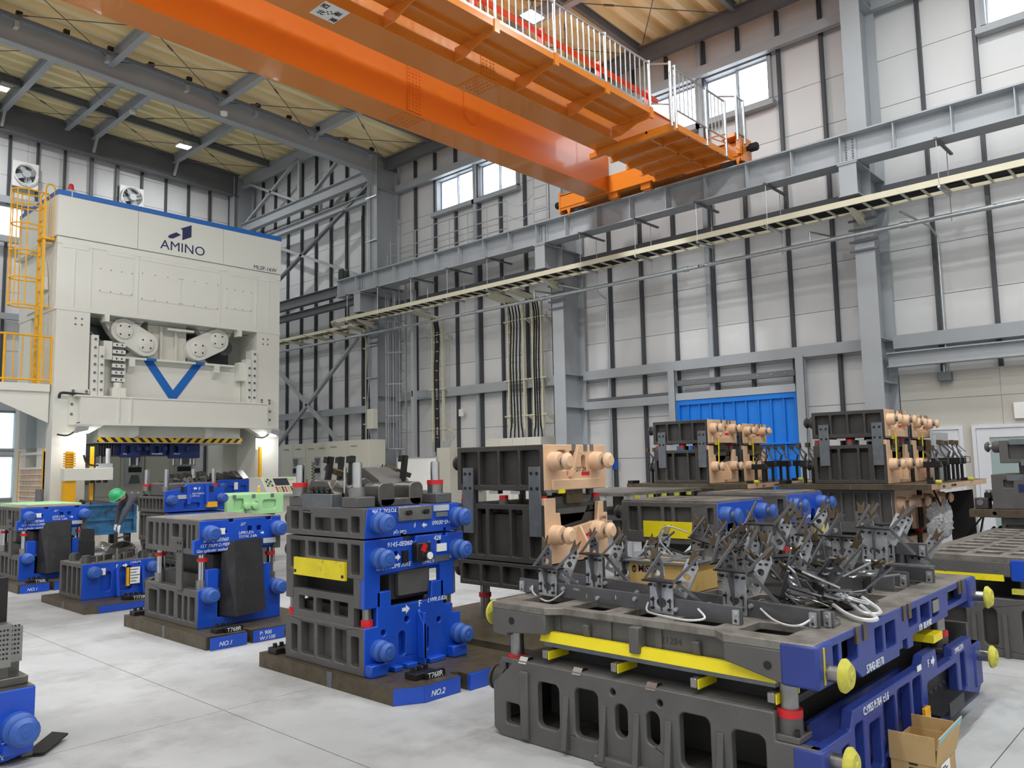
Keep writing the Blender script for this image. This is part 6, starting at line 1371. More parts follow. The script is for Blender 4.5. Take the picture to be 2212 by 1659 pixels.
def stack(name, lab, y0, y1, py0, py1, low_label, plate_label, grp):
    X0, X1 = 11.25, 12.2
    # lower level
    T = Thing('flange_die', low_label, 'die', (11.9, (y0+y1)/2, 0), group='lower peach dies under plates')
    for q, (a, b) in enumerate(((X0+0.02, X0+0.95), (X0+1.2, X0+2.1))):
        cast_half(T, a, b, y0-0.03, y1, 0.02, 0.5, steps(y0-0.03, y1, 5, 0.08, 0.44), 'cast', 0.06, 'peach')
        cast_half(T, a, b, y0-0.06, y1+0.02, 0.58, 1.16, steps(y0-0.06, y1+0.02, 6, 0.72, 1.12), 'cast', 0.06, 'peach',
            [(a, 0.62), (a+0.15, 0.5), (a+0.15, 0.78), (b, 0.85), (b, 1.16), (a, 1.16)] if False else [(a+0.002, 0.58), (a+0.14, 0.6), (a+0.2, 0.85), (b-0.15, 0.85), (b-0.15, 0.6), (b, 0.6), (b, 1.16), (a+0.002, 1.16)])
        for xx in (a+0.12, b-0.12): long_pin(T, xx, y0-0.06, 0.98, 'peach_pin', -1, 0.85)
        for yy in (y0+0.03, y1-0.1): T.part(MB().cyl((a+0.07, yy, 0.5), (a+0.07, yy, 0.58), 0.05, 12), 'stroke_band', 'red')
        T.part(MB().box(a+0.1, y0+0.1, 0.5, b-0.1, y1-0.1, 0.6), 'punch', 'cast_dark')
    # plate
    P = Thing('stacking_plate', plate_label, 'plate', (12.5, (py0+py1)/2, 1.165), group='steel stacking plates')
    P.part(MB().box(11.1, py0, 1.165, 13.95, py1, 1.24), 'plate', 'plate_steel', None, 0.003)
    P.part(MB().box(11.12, py0-0.004, 1.168, 13.93, py0, 1.237), 'painted_edge', 'peach')
    P.part(MB().box(11.096, py0+1.0, 1.165, 11.1, py0+1.012, 1.24), 'centre_mark', 'wear_steel')
    for xx in (11.3, 12.9): 
        P.part(MB().box(xx, py0+0.02, 1.24, xx+0.2, py0+0.1, 1.28), 'clamp', 'black'); P.part(MB().cyl((xx+0.1, py0-0.05, 1.26), (xx+0.1, py0+0.02, 1.26), 0.03, 12), 'clamp_knob', 'yellow_worn')
    text(P.e, 'NO.1', (11.6, py0-0.0055, 1.18), 0.05, '-y', 'ink_black', P.off); text(P.e, '57139-0E030', (12.0, py0-0.0055, 1.185), 0.045, '-y', 'ink_black', P.off)
    P.part(MB().box(11.1, py1-0.12, 1.24, 11.3, py1-0.02, 1.29), 'clamp', 'black')
    T = Thing('flange_die', lab, 'die', (11.9, (y0+y1)/2, 1.24), group='upper peach dies on plates')
    peach_die(T, X0, X1, y0, y1, 1.242, 1.79, 1.87, 2.24, 4, 0.8, False)
    T.part(MB().obox((X0+0.22, y0-0.06, 1.75), (0.02, 0.012, 0.42), (0, 0.06, 0)), 'yellow_strap', 'yellow_clean')
    peach_die(T, X0+1.15, X1+1.1, y0, y1, 1.242, 1.79, 1.87, 2.2, 4, 0.75, False)
    T.part(MB().obox((X0+1.4, y0-0.06, 1.75), (0.02, 0.012, 0.42), (0, 0.06, 0)), 'yellow_strap', 'yellow_clean')
    return T
stack('s1', 'black and peach die on the plate in front of the blue door', 6.25, 7.25, 5.56, 7.7, 'black and peach die under the plate before the blue door', 'steel plate with peach edge before the blue door', 's')
stack('s2', 'black and peach die on the plate in front of the office door', 3.61, 4.6, 3.05, 5.08, 'black and peach die under the plate before the office door', 'steel plate with peach edge before the office door', 's')
GL = ['black gauge stand nearest the front on the plate before the blue door', 'second black gauge stand on the plate before the blue door', 'third black gauge stand on the plate before the blue door', 'lone black gauge stand farthest back on the plate before the blue door', 'black gauge stand at the left end of the plate before the blue door',
      'black gauge stand nearest the front on the plate before the office door', 'second black gauge stand on the plate before the office door', 'third black gauge stand on the plate before the office door', 'black gauge stand farthest back on the plate before the office door', 'black gauge stand at the left end of the plate before the office door']
for i, (x, y) in enumerate(((12.0, 5.78), (12.5, 5.85), (12.95, 5.8), (13.6, 5.8), (11.6, 7.45), (12.15, 3.3), (12.7, 3.35), (13.15, 3.3), (13.6, 3.35), (11.6, 4.82))):
    T = Thing('gauge_stand', GL[i], 'gauge', (x, y, 1.24), group='black gauge stands on plates')
    gauge_stand(T, x, y, 1.24, 0.42 if i not in (0, 5) else 0.36)
single(MB().box(13.0, 3.46, 1.24, 13.012, 3.5, 1.9).box(12.9, 3.5, 1.24, 13.8, 3.512, 1.95), 'mesh_panel', 'grey_lt', 'grey patterned panel standing behind the gauge stands by the office door', 'panel')
T = Thing('film_bundle', 'clear plastic film bundle hanging on the lower peach die', 'film', (12.3, 3.3, 0.3))
mb = MB(); prof = [(0.03, 0.3), (0.12, 0.36), (0.08, 0.45), (0.15, 0.52), (0.1, 0.62), (0.14, 0.7), (0.06, 0.8), (0.02, 0.88)]
rs = random.Random(5)
def crumple(ox, oy, oz, w, hh):
    nu, nv = 12, 12; vs = []; fs = []; g = [[rs.uniform(-0.05, 0.05) for j in range(nv+1)] for i in range(nu+1)]
    for lay in (0, 1):
        for i in range(nu+1):
            for j in range(nv+1):
                u, v = i/nu-0.5, j/nv; bulge = math.sin(PI*v)**0.6
                vs.append((ox+w*u*(0.35+0.65*bulge), oy-0.1*bulge*math.cos(PI*u)+g[i][j]*0.7+0.006*lay, oz+hh*v))
    s_ = (nu+1)*(nv+1)
    for lay in (0, 1):
        for i in range(nu):
            for j in range(nv): a = lay*s_+i*(nv+1)+j; fs.append((a, a+1, a+nv+2, a+nv+1))
    ring = [i*(nv+1) for i in range(nu+1)]+[nu*(nv+1)+j for j in range(1, nv+1)]+[i*(nv+1)+nv for i in range(nu-1, -1, -1)]+[j for j in range(nv-1, 0, -1)]
    for a, b in zip(ring, ring[1:]+ring[:1]): fs.append((a, b, s_+b, s_+a))
    return MB().add(vs, fs)
T.part(crumple(12.3, 3.38, 0.45, 0.5, 0.5), 'film', 'film'); T.part(crumple(12.75, 3.36, 0.42, 0.45, 0.55), 'film', 'film')
T.part(MB().bar((12.4, 3.3, 0.9), (12.6, 3.45, 1.15), 0.02, 0.02), 'tie', 'rust_steel')
single(MB().prism([(3.08, 0.25), (3.4, 0.1), (3.45, 1.05), (3.1, 1.1)], 'x', 13.3, 13.32).bar((13.3, 3.1, 0.2), (13.2, 2.95, 0.75), 0.02, 0.02).bar((13.3, 3.3, 0.3), (13.2, 2.95, 0.75), 0.02, 0.02), 'scrap_rack', 'black', 'black folded rack with curved sheet beneath the office-side plate', 'rack')

# ---------------------------------------------------------------- blue flat dies behind the bracket pile
def flat_die(x0, x1, y0, y1, zt, label, yel=True, txt='HOLDER\nTOTAL 3.1t'):
    T = Thing('flat_die', label, 'die', ((x0+x1)/2, (y0+y1)/2, 0), group='blue flat topped dies')
    cast_half(T, x0+0.05, x1-0.05, y0+0.05, y1-0.05, 0.0, 0.5, steps(y0+0.05, y1-0.05, 5, 0.06, 0.44), 'cast', 0.06, 'die_blue')
    T.part(MB().box(x0+0.15, y0+0.15, 0.5, x1-0.15, y1-0.15, 0.76), 'core', 'cast_dark')
    cast_half(T, x0, x1, y0, y1, 0.74, zt, [(y0+0.05, 0.95, y0+0.12, zt-0.05), (y0+0.3, 0.86, y0+0.5, zt-0.05), (y0+0.54, 0.86, y0+0.63, zt-0.05), (y0+0.67, 0.86, y0+0.92, zt-0.05), (y0+0.96, 0.86, y0+1.08, zt-0.05)], 'cast', 0.06, 'die_blue',
        [(x0+0.002, 0.76), (x0+0.16, 0.76), (x0+0.2, 0.95), (x0+0.4, 1.0), (x0+0.44, 0.8), (x0+0.6, 0.8), (x0+0.66, 1.0), (x1-0.24, 1.0), (x1-0.2, 0.86), (x1, 0.86), (x1, zt), (x0+0.002, zt)], [], top='cast_top')
    T.part(MB().box(x0+0.25, y0+0.06, 0.76, x1-0.1, y0+0.1, zt-0.03), 'inner_wall', 'die_blue')
    T.part(MB().prism(rrect(x0+0.01, y0+0.01, x1-0.01, y1-0.01), 'z', zt+0.004, zt+0.02, [rrect(x0+0.2+0.16*k, y0+0.3+0.4*q, x0+0.3+0.16*k, y0+0.55+0.4*q, 0.02) for k in range(4) for q in range(2)]), 'top_plate', 'cast_top')
    if yel: T.part(MB().box(x0-0.014, y0+0.27, 0.8, x0, y0+0.88, 0.97), 'guard_plate', 'yellow_clean')
    for xx in (x0+0.1, x1-0.12): long_pin(T, xx, y0, zt-0.12, 'die_blue_pin', -1, 0.85)
    pin(T, x0+0.12, y1, zt-0.12, 'cast_dark', 1, 1.1)
    for xx, yy in ((x0+0.12, y0+0.1), (x1-0.12, y0+0.1)): T.part(MB().cyl((xx, yy, 0.5), (xx, yy, 0.78), 0.045, 12), 'guide_post', 'machined'); 
    for xx, yy in ((x0+0.12, y0+0.1), (x1-0.12, y0+0.1)): T.part(MB().cyl((xx, yy, 0.55), (xx, yy, 0.6), 0.06, 12), 'stroke_band', 'red')
    T.part(MB().box(x1-0.25, y0-0.02, 0.7, x1-0.02, y0+0.05, 0.8), 'yellow_block', 'yellow_clean')
    text(T.e, txt, (x0+0.46, y0-0.006, 0.9), 0.05, '-y', 'paint_white', T.off, shear=0.2)
    return T
flat_die(7.33, 8.35, 4.0, 5.17, 1.168, 'blue flat topped die with bright yellow side plate')
flat_die(8.85, 9.85, 3.95, 5.1, 1.19, 'blue flat topped die farther back beside the peach stack', False, 'F 57162')
single(MB().box(7.9, 3.82, 0.35, 8.12, 3.87, 0.9).box(7.9, 3.6, 0.33, 8.12, 3.87, 0.35), 'chute_box', 'navy_box', 'dark upright chute box against the blue flat topped die', 'chute')
# steel plates on trestles behind the peach die
T = Thing('plate_stand', 'dark holed steel plates stacked on supports behind the peach die', 'plate stand', (8.6, 6.2, 0))
T.part(MB().box(7.75, 5.45, 1.2, 9.6, 6.9, 1.24), 'top_plate', 'cast_top'); T.part(MB().box(7.8, 5.5, 0.92, 9.6, 6.9, 0.97), 'lower_plate', 'cast')
for x in (7.9, 8.6, 9.4):
    for y in (5.6, 6.7): T.part(MB().box(x-0.05, y-0.05, 0, x+0.05, y+0.05, 0.92), 'leg', 'cast_dark'); T.part(MB().box(x-0.04, y-0.04, 0.97, x+0.04, y+0.04, 1.2), 'spacer', 'cast_dark')
for k in range(5): T.part(MB().box(8.0+0.3*k, 5.44, 1.16, 8.1+0.3*k, 5.46, 1.2), 'tag', 'yellow_worn')
T = Thing('tool_tray', 'tray of white cloths and tools on the wall side bench', 'tray', (10.5, 7.9, 0))
T.part(MB().box(10.2, 7.5, 1.08, 11.0, 8.4, 1.12), 'bench_top', 'steel_grey')
for x in (10.25, 10.95):
    for y in (7.55, 8.35): T.part(MB().box(x-0.03, y-0.03, 0, x+0.03, y+0.03, 1.08), 'leg', 'steel_grey')
T.part(MB().lathe([(0.05, 0.0), (0.18, 0.02), (0.2, 0.08), (0.12, 0.15), (0.02, 0.17)], (10.5, 7.9, 1.12), (0, 0, 1), 10), 'cloth_pile', 'glove')
T.part(MB().box(10.3, 7.6, 1.12, 10.5, 7.75, 1.18), 'yellow_box', 'yellow_worn'); T.part(MB().box(10.35, 8.1, 1.12, 10.6, 8.3, 1.2), 'black_box', 'black')
single(MB().box(15.9, 11.3, 1.42, 15.928, 11.46, 1.66), 'blue_sign', 'sign_blue', 'small blue notice on the wall post left of the blue door', 'sign')

# ---------------------------------------------------------------- big blank die in the foreground
D6 = Thing('blank_die', 'huge low dark die with navy ends and yellow strip, bottom right', 'die', (4.9, 2.5, 0))
x0, x1, y0, y1 = 3.55, 6.26, 1.5, 3.48
wins = [rrect(2.97, 0.11, 3.13, 0.36, 0.035, 4), rrect(2.70, 0.11, 2.86, 0.37, 0.035, 4), rrect(2.51, 0.165, 2.59, 0.335, 0.038, 5), rrect(2.315, 0.165, 2.395, 0.335, 0.038, 5), rrect(2.03, 0.1, 2.2, 0.365, 0.035, 4), rrect(1.75, 0.1, 1.92, 0.34, 0.035, 4), rrect(3.27, 0.08, 3.38, 0.2, 0.015), circ(2.6, 0.388, 0.018), circ(2.31, 0.384, 0.018)]
D6.part(MB().prism([(y0+0.15, 0), (y1-0.06, 0), (y1, 0.04), (y1, 0.3), (y1-0.15, 0.42), (y1-0.15, 0.455), (y0+0.2, 0.455), (y0+0.2, 0.33), (y0+0.0, 0.33), (y0, 0.0)], 'x', x0, x0+0.05, wins), 'side_wall', 'cast', None, 0.008)
D6.part(MB().box(x0+0.05, y0+0.06, 0.02, x1-0.05, y1-0.02, 0.09).box(x0+0.3, y0+0.3, 0.09, x1-0.2, y1-0.2, 0.4), 'lower_body', 'cast_dark')
D6.part(MB().box(x0+0.02, y0+0.22, 0.42, x1-0.02, y1-0.16, 0.457), 'lower_table', 'cast', None, 0.006)
D6.part(MB().prism(rrect(y0+0.05, 0.0, y1, 0.455), 'x', x1-0.05, x1), 'far_side', 'cast')
D6.part(MB().box(x0+0.05, y1-0.06, 0.02, x1-0.05, y1-0.01, 0.42), 'rear_wall', 'cast')
D6.part(MB().box(x0-0.03, y0+0.1, 0.0, x0+0.02, 2.72, 0.055), 'toe', 'cast', None, 0.01)
for y in (2.915, 2.66, 2.45, 2.26, 1.975): D6.part(MB().prism([(x0-0.04, 0.03), (x0, 0.03), (x0, 0.31), (x0-0.006, 0.31)], 'y', y-0.017, y+0.017), 'side_rib', 'cast', None, 0.006)
for y in (3.22,): D6.part(MB().box(x0-0.02, y-0.03, 0.02, x0+0.01, y+0.03, 0.4), 'side_rib', 'cast', None, 0.008)
D6.part(MB().lathe([(0.09, -0.05), (0.09, 0.02), (0.05, 0.03), (0.05, 0.05), (0.075, 0.055), (0.075, 0.07), (0.04, 0.08)], (x0+0.1, y1, 0.3), (0, 1, 0), 18), 'lifting_pin', 'cast_dark')
# front of the lower half
fr = [(x0, 0.0), (x1-0.1, 0.0), (x1, 0.06), (x1, 0.34), (x1-0.18, 0.34), (x1-0.2, 0.4), (x1-0.62, 0.4), (x1-0.64, 0.34), (5.3, 0.34), (5.28, 0.46), (5.05, 0.46), (5.0, 0.41), (3.95, 0.41), (3.9, 0.33), (x0, 0.33)]
fw_ = [rrect(3.78, 0.06, 3.88, 0.28, 0.02), rrect(3.95, 0.06, 4.07, 0.34, 0.02), rrect(4.13, 0.06, 4.3, 0.3, 0.02), rrect(4.34, 0.06, 4.52, 0.36, 0.02), rrect(4.56, 0.06, 4.78, 0.37, 0.02), rrect(4.82, 0.06, 4.98, 0.37, 0.02), rrect(5.08, 0.06, 5.7, 0.3, 0.02), rrect(5.78, 0.1, 5.9, 0.34, 0.02)]
D6.part(MB().prism(fr, 'y', y0-0.01, y0+0.05, fw_), 'front_wall', 'die_navy', None, 0.008)
D6.part(MB().box(x0+0.1, y0+0.12, 0.04, 5.05, y0+0.14, 0.38).box(5.7, y0+0.12, 0.04, x1-0.05, y0+0.14, 0.32), 'front_web', 'die_navy')
D6.part(MB().box(x0-0.005, y0-0.02, 0.0, x0+0.14, y0+0.12, 0.325), 'corner_block', 'die_navy', None, 0.012)
D6.part(MB().box(x1-0.16, y0-0.02, 0.06, x1+0.005, y0+0.1, 0.34), 'corner_block', 'die_navy', None, 0.012)
def ypin(x, y, z, s=-1):
    D6.part(MB().cyl((x, y, z), (x, y+s*0.07, z), 0.036, 16), 'pin_shaft', 'machined')
    D6.part(MB().lathe([(0.05, 0.06), (0.072, 0.068), (0.074, 0.08), (0.05, 0.105), (0.02, 0.107), (0.018, 0.112), (0.005, 0.112)], (x, y, z), (0, s, 0), 22), 'pin_head', 'yellow_worn')
for x, z in ((3.64, 0.645), (6.2, 0.645), (3.64, 0.27), (6.2, 0.255)): ypin(x, 1.48, z)
ypin(3.64, 3.47, 0.69, 1)
# stroke posts
for x, y in ((3.63, 1.66), (5.82, 1.62), (3.64, 3.36), (5.9, 3.36)):
    D6.part(MB().box(x-0.07, y-0.07, 0.33 if y < 2 else 0.42, x+0.07, y+0.07, 0.36 if y < 2 else 0.45), 'post_base', 'cast', None, 0.005)
    D6.part(MB().cyl((x, y, 0.36), (x, y, 0.6), 0.042, 18), 'guide_post', 'machined'); D6.part(MB().cyl((x, y, 0.36), (x, y, 0.43), 0.056, 18), 'post_collar', 'cast'); D6.part(MB().cyl((x, y, 0.43), (x, y, 0.465), 0.058, 18), 'stroke_band', 'red')
    for a in (-0.055, 0.055): D6.part(MB().cyl((x+a, y-0.055, 0.36), (x+a, y-0.055, 0.39), 0.012, 8), 'base_bolt', 'black')
D6.part(MB().box(x0+0.2, y0+0.3, 0.455, x1-0.3, y1-0.3, 0.53), 'stripper', 'sheet_black')
D6.part(MB().box(3.62, 1.72, 0.545, 3.68, 3.13, 0.575), 'guide_bar', 'wear_steel')
D6.part(MB().add([(3.585, 1.7, 0.575), (3.6, 1.7, 0.63), (3.6, 3.13, 0.635), (3.585, 3.13, 0.58), (3.6, 1.7, 0.57), (3.63, 1.7, 0.63), (3.63, 3.13, 0.635), (3.6, 3.13, 0.575)], [(0,1,2,3),(7,6,5,4),(0,4,5,1),(1,5,6,2),(2,6,7,3),(3,7,4,0)]), 'yellow_strip', 'yellow_clean')
for y in (3.08, 2.6, 2.12, 1.72):
    D6.part(MB().box(3.56, y-0.02, 0.49, 3.72, y+0.015, 0.535), 'stock_guide', 'machined', None, 0.004); D6.part(MB().box(3.57, y-0.028, 0.485, 3.82, y-0.021, 0.53), 'guide_flag', 'yellow_clean')
for y in (2.84, 2.36, 3.24): D6.part(MB().add([(3.545, y-0.03, 0.44), (3.545, y+0.03, 0.44), (3.57, y+0.03, 0.475), (3.57, y-0.03, 0.475), (3.61, y+0.03, 0.475), (3.61, y-0.03, 0.475), (3.62, y+0.03, 0.457), (3.62, y-0.03, 0.457), (3.548, y-0.03, 0.437), (3.548, y+0.03, 0.437), (3.572, y+0.03, 0.471), (3.572, y-0.03, 0.471), (3.608, y+0.03, 0.471), (3.608, y-0.03, 0.471)], [(0,1,2,3),(3,2,4,5),(5,4,6,7),(8,11,10,9),(11,13,12,10),(13,7,6,12),(0,8,9,1),(0,3,11,8),(3,5,13,11),(1,9,10,2),(2,10,12,4),(4,12,6),(5,7,13)]), 'spring_clip', 'machined')
# upper half
pol = [(x0+0.002, y0+0.002), (x1-0.002, y0+0.002), (x1, y1), (x0, y1), (x0, 3.06), (x0+0.07, 2.98), (x0+0.07, 2.02), (x0, 1.94)]
hol = []
for xa, xb in ((3.68, 3.93), (4.05, 4.33), (4.47, 4.72), (4.86, 5.1), (5.24, 5.46), (5.6, 5.78), (5.92, 6.1)):
    for ya, yb in ((1.68, 1.93), (2.05, 2.3), (2.42, 2.62), (2.74, 2.98), (3.1, 3.36)):
        hol.append(rrect(xa, ya, xb, yb, 0.02))
D6.part(MB().prism(pol, 'z', 0.735, 0.775, hol), 'top_table', 'cast_top', None, 0.004)
D6.part(MB().box(x0+0.12, y0+0.08, 0.6, x1-0.06, y1-0.06, 0.7), 'upper_body', 'cast_dark')
for xa in (3.98, 4.4, 4.79, 5.17, 5.53, 5.85): D6.part(MB().box(xa, y0+0.06, 0.62, xa+0.04, y1-0.03, 0.736), 'table_rib', 'cast')
for ya in (1.97, 2.34, 2.66, 3.02): D6.part(MB().box(x0+0.09, ya, 0.62, x1-0.05, ya+0.04, 0.736), 'table_rib', 'cast')
D6.part(MB().prism([(y0+0.15, 0.585), (1.94, 0.65), (1.94, 0.736), (y0+0.15, 0.736)], 'x', x0, x0+0.28), 'corner_arm', 'cast', None, 0.008)
D6.part(MB().prism([(3.06, 0.625), (3.36, 0.6), (3.36, 0.58), (y1, 0.59), (y1, 0.736), (3.06, 0.736)], 'x', x0, x0+0.28), 'corner_arm', 'cast', None, 0.008)
D6.part(MB().cyl((x0-0.002, 3.32, 0.675), (x0+0.01, 3.32, 0.675), 0.022, 14), 'dowel_hole', 'black'); D6.part(MB().cyl((x0-0.002, 1.72, 0.66), (x0+0.01, 1.72, 0.66), 0.02, 14), 'dowel_hole', 'black')
D6.part(MB().box(x0+0.1, 1.94, 0.62, x0+0.13, 3.06, 0.736), 'recess_wall', 'cast')
for y in (2.82, 2.47, 2.13): D6.part(MB().prism([(x0+0.06, 0.7), (x0+0.1, 0.7), (x0+0.1, 0.6), (x0+0.07, 0.64)], 'y', y-0.02, y+0.02) if abs(y-2.47) > 0.01 else MB().box(x0+0.02, y-0.03, 0.6, x0+0.12, y+0.03, 0.736), 'skirt_rib', 'cast', None, 0.006)
uf = [(x0+0.14, 0.6), (3.98, 0.6), (4.1, 0.53), (4.66, 0.53), (4.66, 0.56), (4.72, 0.56), (4.72, 0.6), (4.8, 0.6), (4.8, 0.54), (4.9, 0.54), (4.9, 0.6), (5.6, 0.6), (5.6, 0.63), (x1-0.14, 0.63), (x1-0.14, 0.774), (x0+0.14, 0.774)]
D6.part(MB().prism(uf, 'y', y0-0.005, y0+0.05, [rrect(3.75, 0.64, 3.82, 0.74, 0.01), rrect(3.86, 0.63, 4.06, 0.74, 0.01), rrect(4.3, 0.6, 4.42, 0.73, 0.01), rrect(4.46, 0.6, 4.62, 0.73, 0.01), rrect(4.84, 0.65, 5.0, 0.74, 0.01), rrect(5.06, 0.64, 5.24, 0.74, 0.01), rrect(5.28, 0.64, 5.42, 0.74, 0.01), rrect(5.62, 0.66, 5.95, 0.745, 0.01)]), 'upper_front', 'die_navy', None, 0.005)
D6.part(MB().box(3.7, y0+0.09, 0.6, x1-0.2, y0+0.11, 0.735), 'upper_web', 'die_navy')
for xa in (x0, x1-0.17): D6.part(MB().box(xa-0.004, y0-0.02, 0.58, xa+0.174, y0+0.16, 0.773), 'corner_block', 'die_navy', None, 0.015)
D6.part(MB().box(3.6, y0-0.023, 0.6, 3.615, y0-0.019, 0.76), 'paint_streak', 'ink_yellow')
for xa in (4.03, 4.13, 4.74, 4.83, 5.86, 5.93): D6.part(MB().box(xa, y0-0.012, 0.7, xa+0.05, y0+0.0, 0.779), 'key', 'plate_steel')
yt = y0-0.0075
text(D6.e, '57642-0E170', (4.15, yt, 0.54), 0.055, '-y', 'paint_white', D6.off, sx=0.85)
text(D6.e, '1/9  BLANK', (5.0, yt, 0.605), 0.05, '-y', 'paint_white', D6.off)
yt = y0-0.0125
text(D6.e, 'C:1955 P:764  t:1.6', (4.06, yt, 0.36), 0.055, '-y', 'paint_white', D6.off, sx=0.85)
text(D6.e, 'F', (5.1, yt, 0.385), 0.06, '-y', 'paint_white', D6.off); arrow(D6, 5.16, yt, 0.405, 0.07)
text(D6.e, 'LWR.5.97t', (5.66, yt, 0.36), 0.045, '-y', 'paint_white', D6.off); arrow(D6, 3.87, y0-0.006, 0.62, 0.06)
text(D6.e, '21284', (x0+0.099, 2.35, 0.66), 0.05, '-x', 'cast_dark', D6.off)
D6.part(MB().box(4.9, yt-0.004, 0.4, 4.97, yt, 0.43), 'name_plate', 'white'); D6.part(MB().box(5.28, y0-0.012, 0.665, 5.4, y0-0.004, 0.735), 'name_plate', 'machined')
D6.part(MB().box(5.22, y0-0.02, 0.5, 5.4, y0+0.1, 0.545), 'yellow_block', 'yellow_clean')
D6.part(MB().box(4.95, y0-0.03, 0.08, 5.04, y0-0.008, 0.19), 'safety_tag', 'yellow', None, 0.004)
D6.part(MB().box(5.1, y0+0.06, 0.12, 5.72, y0+0.068, 0.33).box(5.1, y0-0.11, 0.12, 5.72, y0+0.06, 0.128).box(5.1, y0-0.115, 0.12, 5.4, y0-0.11, 0.2), 'scrap_chute', 'sheet_black')
for k in range(6): D6.part(MB().cyl((5.15+0.1*k, y0+0.053, 0.18), (5.15+0.1*k, y0+0.06, 0.18), 0.014, 8), 'chute_bolt', 'bright')
# carton leaning at the front
T = Thing('carton', 'open brown cardboard carton standing against the big die', 'box', (4.5, 1.36, 0))
T.part(MB().box(4.33, 1.26, 0.0, 4.36-0.026, 1.47, 0.17).box(4.66, 1.26, 0.0, 4.664, 1.47, 0.17).box(4.33, 1.26, 0, 4.664, 1.264, 0.17).box(4.33, 1.466, 0, 4.664, 1.47, 0.17).box(4.33, 1.26, 0, 4.664, 1.47, 0.004), 'body', 'cardboard')
T.part(MB().box(4.326, 1.256, 0.1, 4.332, 1.47, 0.235), 'flap', 'cardboard'); T.part(MB().box(4.664, 1.256, 0.1, 4.67, 1.46, 0.235), 'flap', 'cardboard')
T.part(MB().add([(4.326, 1.252, 0.1), (4.67, 1.252, 0.1), (4.68, 1.22, 0.265), (4.326, 1.235, 0.235), (4.326, 1.257, 0.1), (4.67, 1.257, 0.1), (4.68, 1.225, 0.265), (4.326, 1.24, 0.235)], [(0,1,2,3),(7,6,5,4),(0,4,5,1),(1,5,6,2),(2,6,7,3),(3,7,4,0)]), 'flap', 'cardboard')
T.part(MB().add([(4.326, 1.241, 0.205), (4.675, 1.233, 0.21), (4.68, 1.219, 0.266), (4.326, 1.234, 0.236), (4.326, 1.239, 0.205), (4.675, 1.231, 0.21), (4.68, 1.217, 0.266), (4.326, 1.232, 0.236)], [(0,1,2,3),(7,6,5,4),(0,4,5,1),(1,5,6,2),(2,6,7,3),(3,7,4,0)]), 'tape', 'tape_blue')
T.part(MB().box(4.42, 1.257, 0.02, 4.56, 1.26, 0.085), 'label', 'paper')
for k in range(4): T.part(MB().box(4.435, 1.2555, 0.03+0.012*k, 4.435+0.05+0.015*(k % 3), 1.2575, 0.035+0.012*k), 'print_line', 'ink_black')
text(T.e, '1200-71', (4.42, 1.2505, 0.115), 0.03, '-y', 'ink_black', T.off)
for k in range(3): T.part(MB().box(4.3255, 1.34, 0.05+0.02*k, 4.3295, 1.38, 0.056+0.02*k), 'ink_mark', 'ink_black')
# ---------------------------------------------------------------- second blank die at the right edge
T = Thing('blank_die', 'dark die with waffle pocketed top and yellow strip at the right edge', 'die', (8.8, 1.7, 0))
a, b, c, d = 7.4, 10.2, 1.25, 2.2
hol = []
for i in range(9):
    for q, (ya, yb) in enumerate(((1.36, 1.54), (1.6, 1.8), (1.86, 2.08))): hol.append(rrect(a+0.14+0.295*i, ya, a+0.36+0.295*i, yb, 0.02))
T.part(MB().prism(rrect(a, c, b, d), 'z', 0.74, 0.79, hol), 'top_table', 'cast_top', None, 0.005)
T.part(MB().box(a+0.05, c+0.04, 0.62, b-0.05, d-0.04, 0.7), 'upper_body', 'cast_dark')
T.part(MB().box(a, 1.5, 0.63, a+0.06, d, 0.745).box(a, d-0.05, 0.63, b, d, 0.745), 'skirt', 'cast', None, 0.008)
T.part(MB().box(a-0.005, c-0.01, 0.6, a+0.2, 1.5, 0.77), 'corner_block', 'die_blue', None, 0.012)
T.part(MB().box(a+0.2, c, 0.6, b, c+0.05, 0.742), 'upper_front', 'die_blue')
T.part(MB().cyl((a-0.003, 1.6, 0.69), (a+0.01, 1.6, 0.69), 0.02, 12), 'dowel_hole', 'wear_steel')
T.part(MB().box(a-0.01, 1.55, 0.595, a+0.02, 2.2, 0.645), 'yellow_strip', 'yellow_clean')
T.part(MB().prism(rrect(c, 0, d, 0.46), 'x', a, a+0.06, [rrect(1.32, 0.08, 1.45, 0.38, 0.03), rrect(1.62, 0.08, 1.72, 0.38, 0.04, 4), rrect(1.84, 0.08, 2.02, 0.38, 0.04, 4)]), 'side_wall', 'cast', None, 0.008)
T.part(MB().box(a+0.06, c+0.02, 0.0, b, d, 0.44), 'lower_body', 'cast_dark')
for y in (1.56, 1.78): T.part(MB().box(a-0.03, y-0.015, 0.0, a, y+0.015, 0.34), 'side_rib', 'cast')
for x, y in ((7.55, 1.42), (7.55, 2.08), (9.9, 2.05), (9.9, 1.4)): T.part(MB().cyl((x, y, 0.46), (x, y, 0.63), 0.05, 14), 'guide_post', 'machined')
T.part(MB().box(a-0.01, 1.42, 0.5, a+0.05, 1.5, 0.54), 'limit_switch', 'yellow_worn')
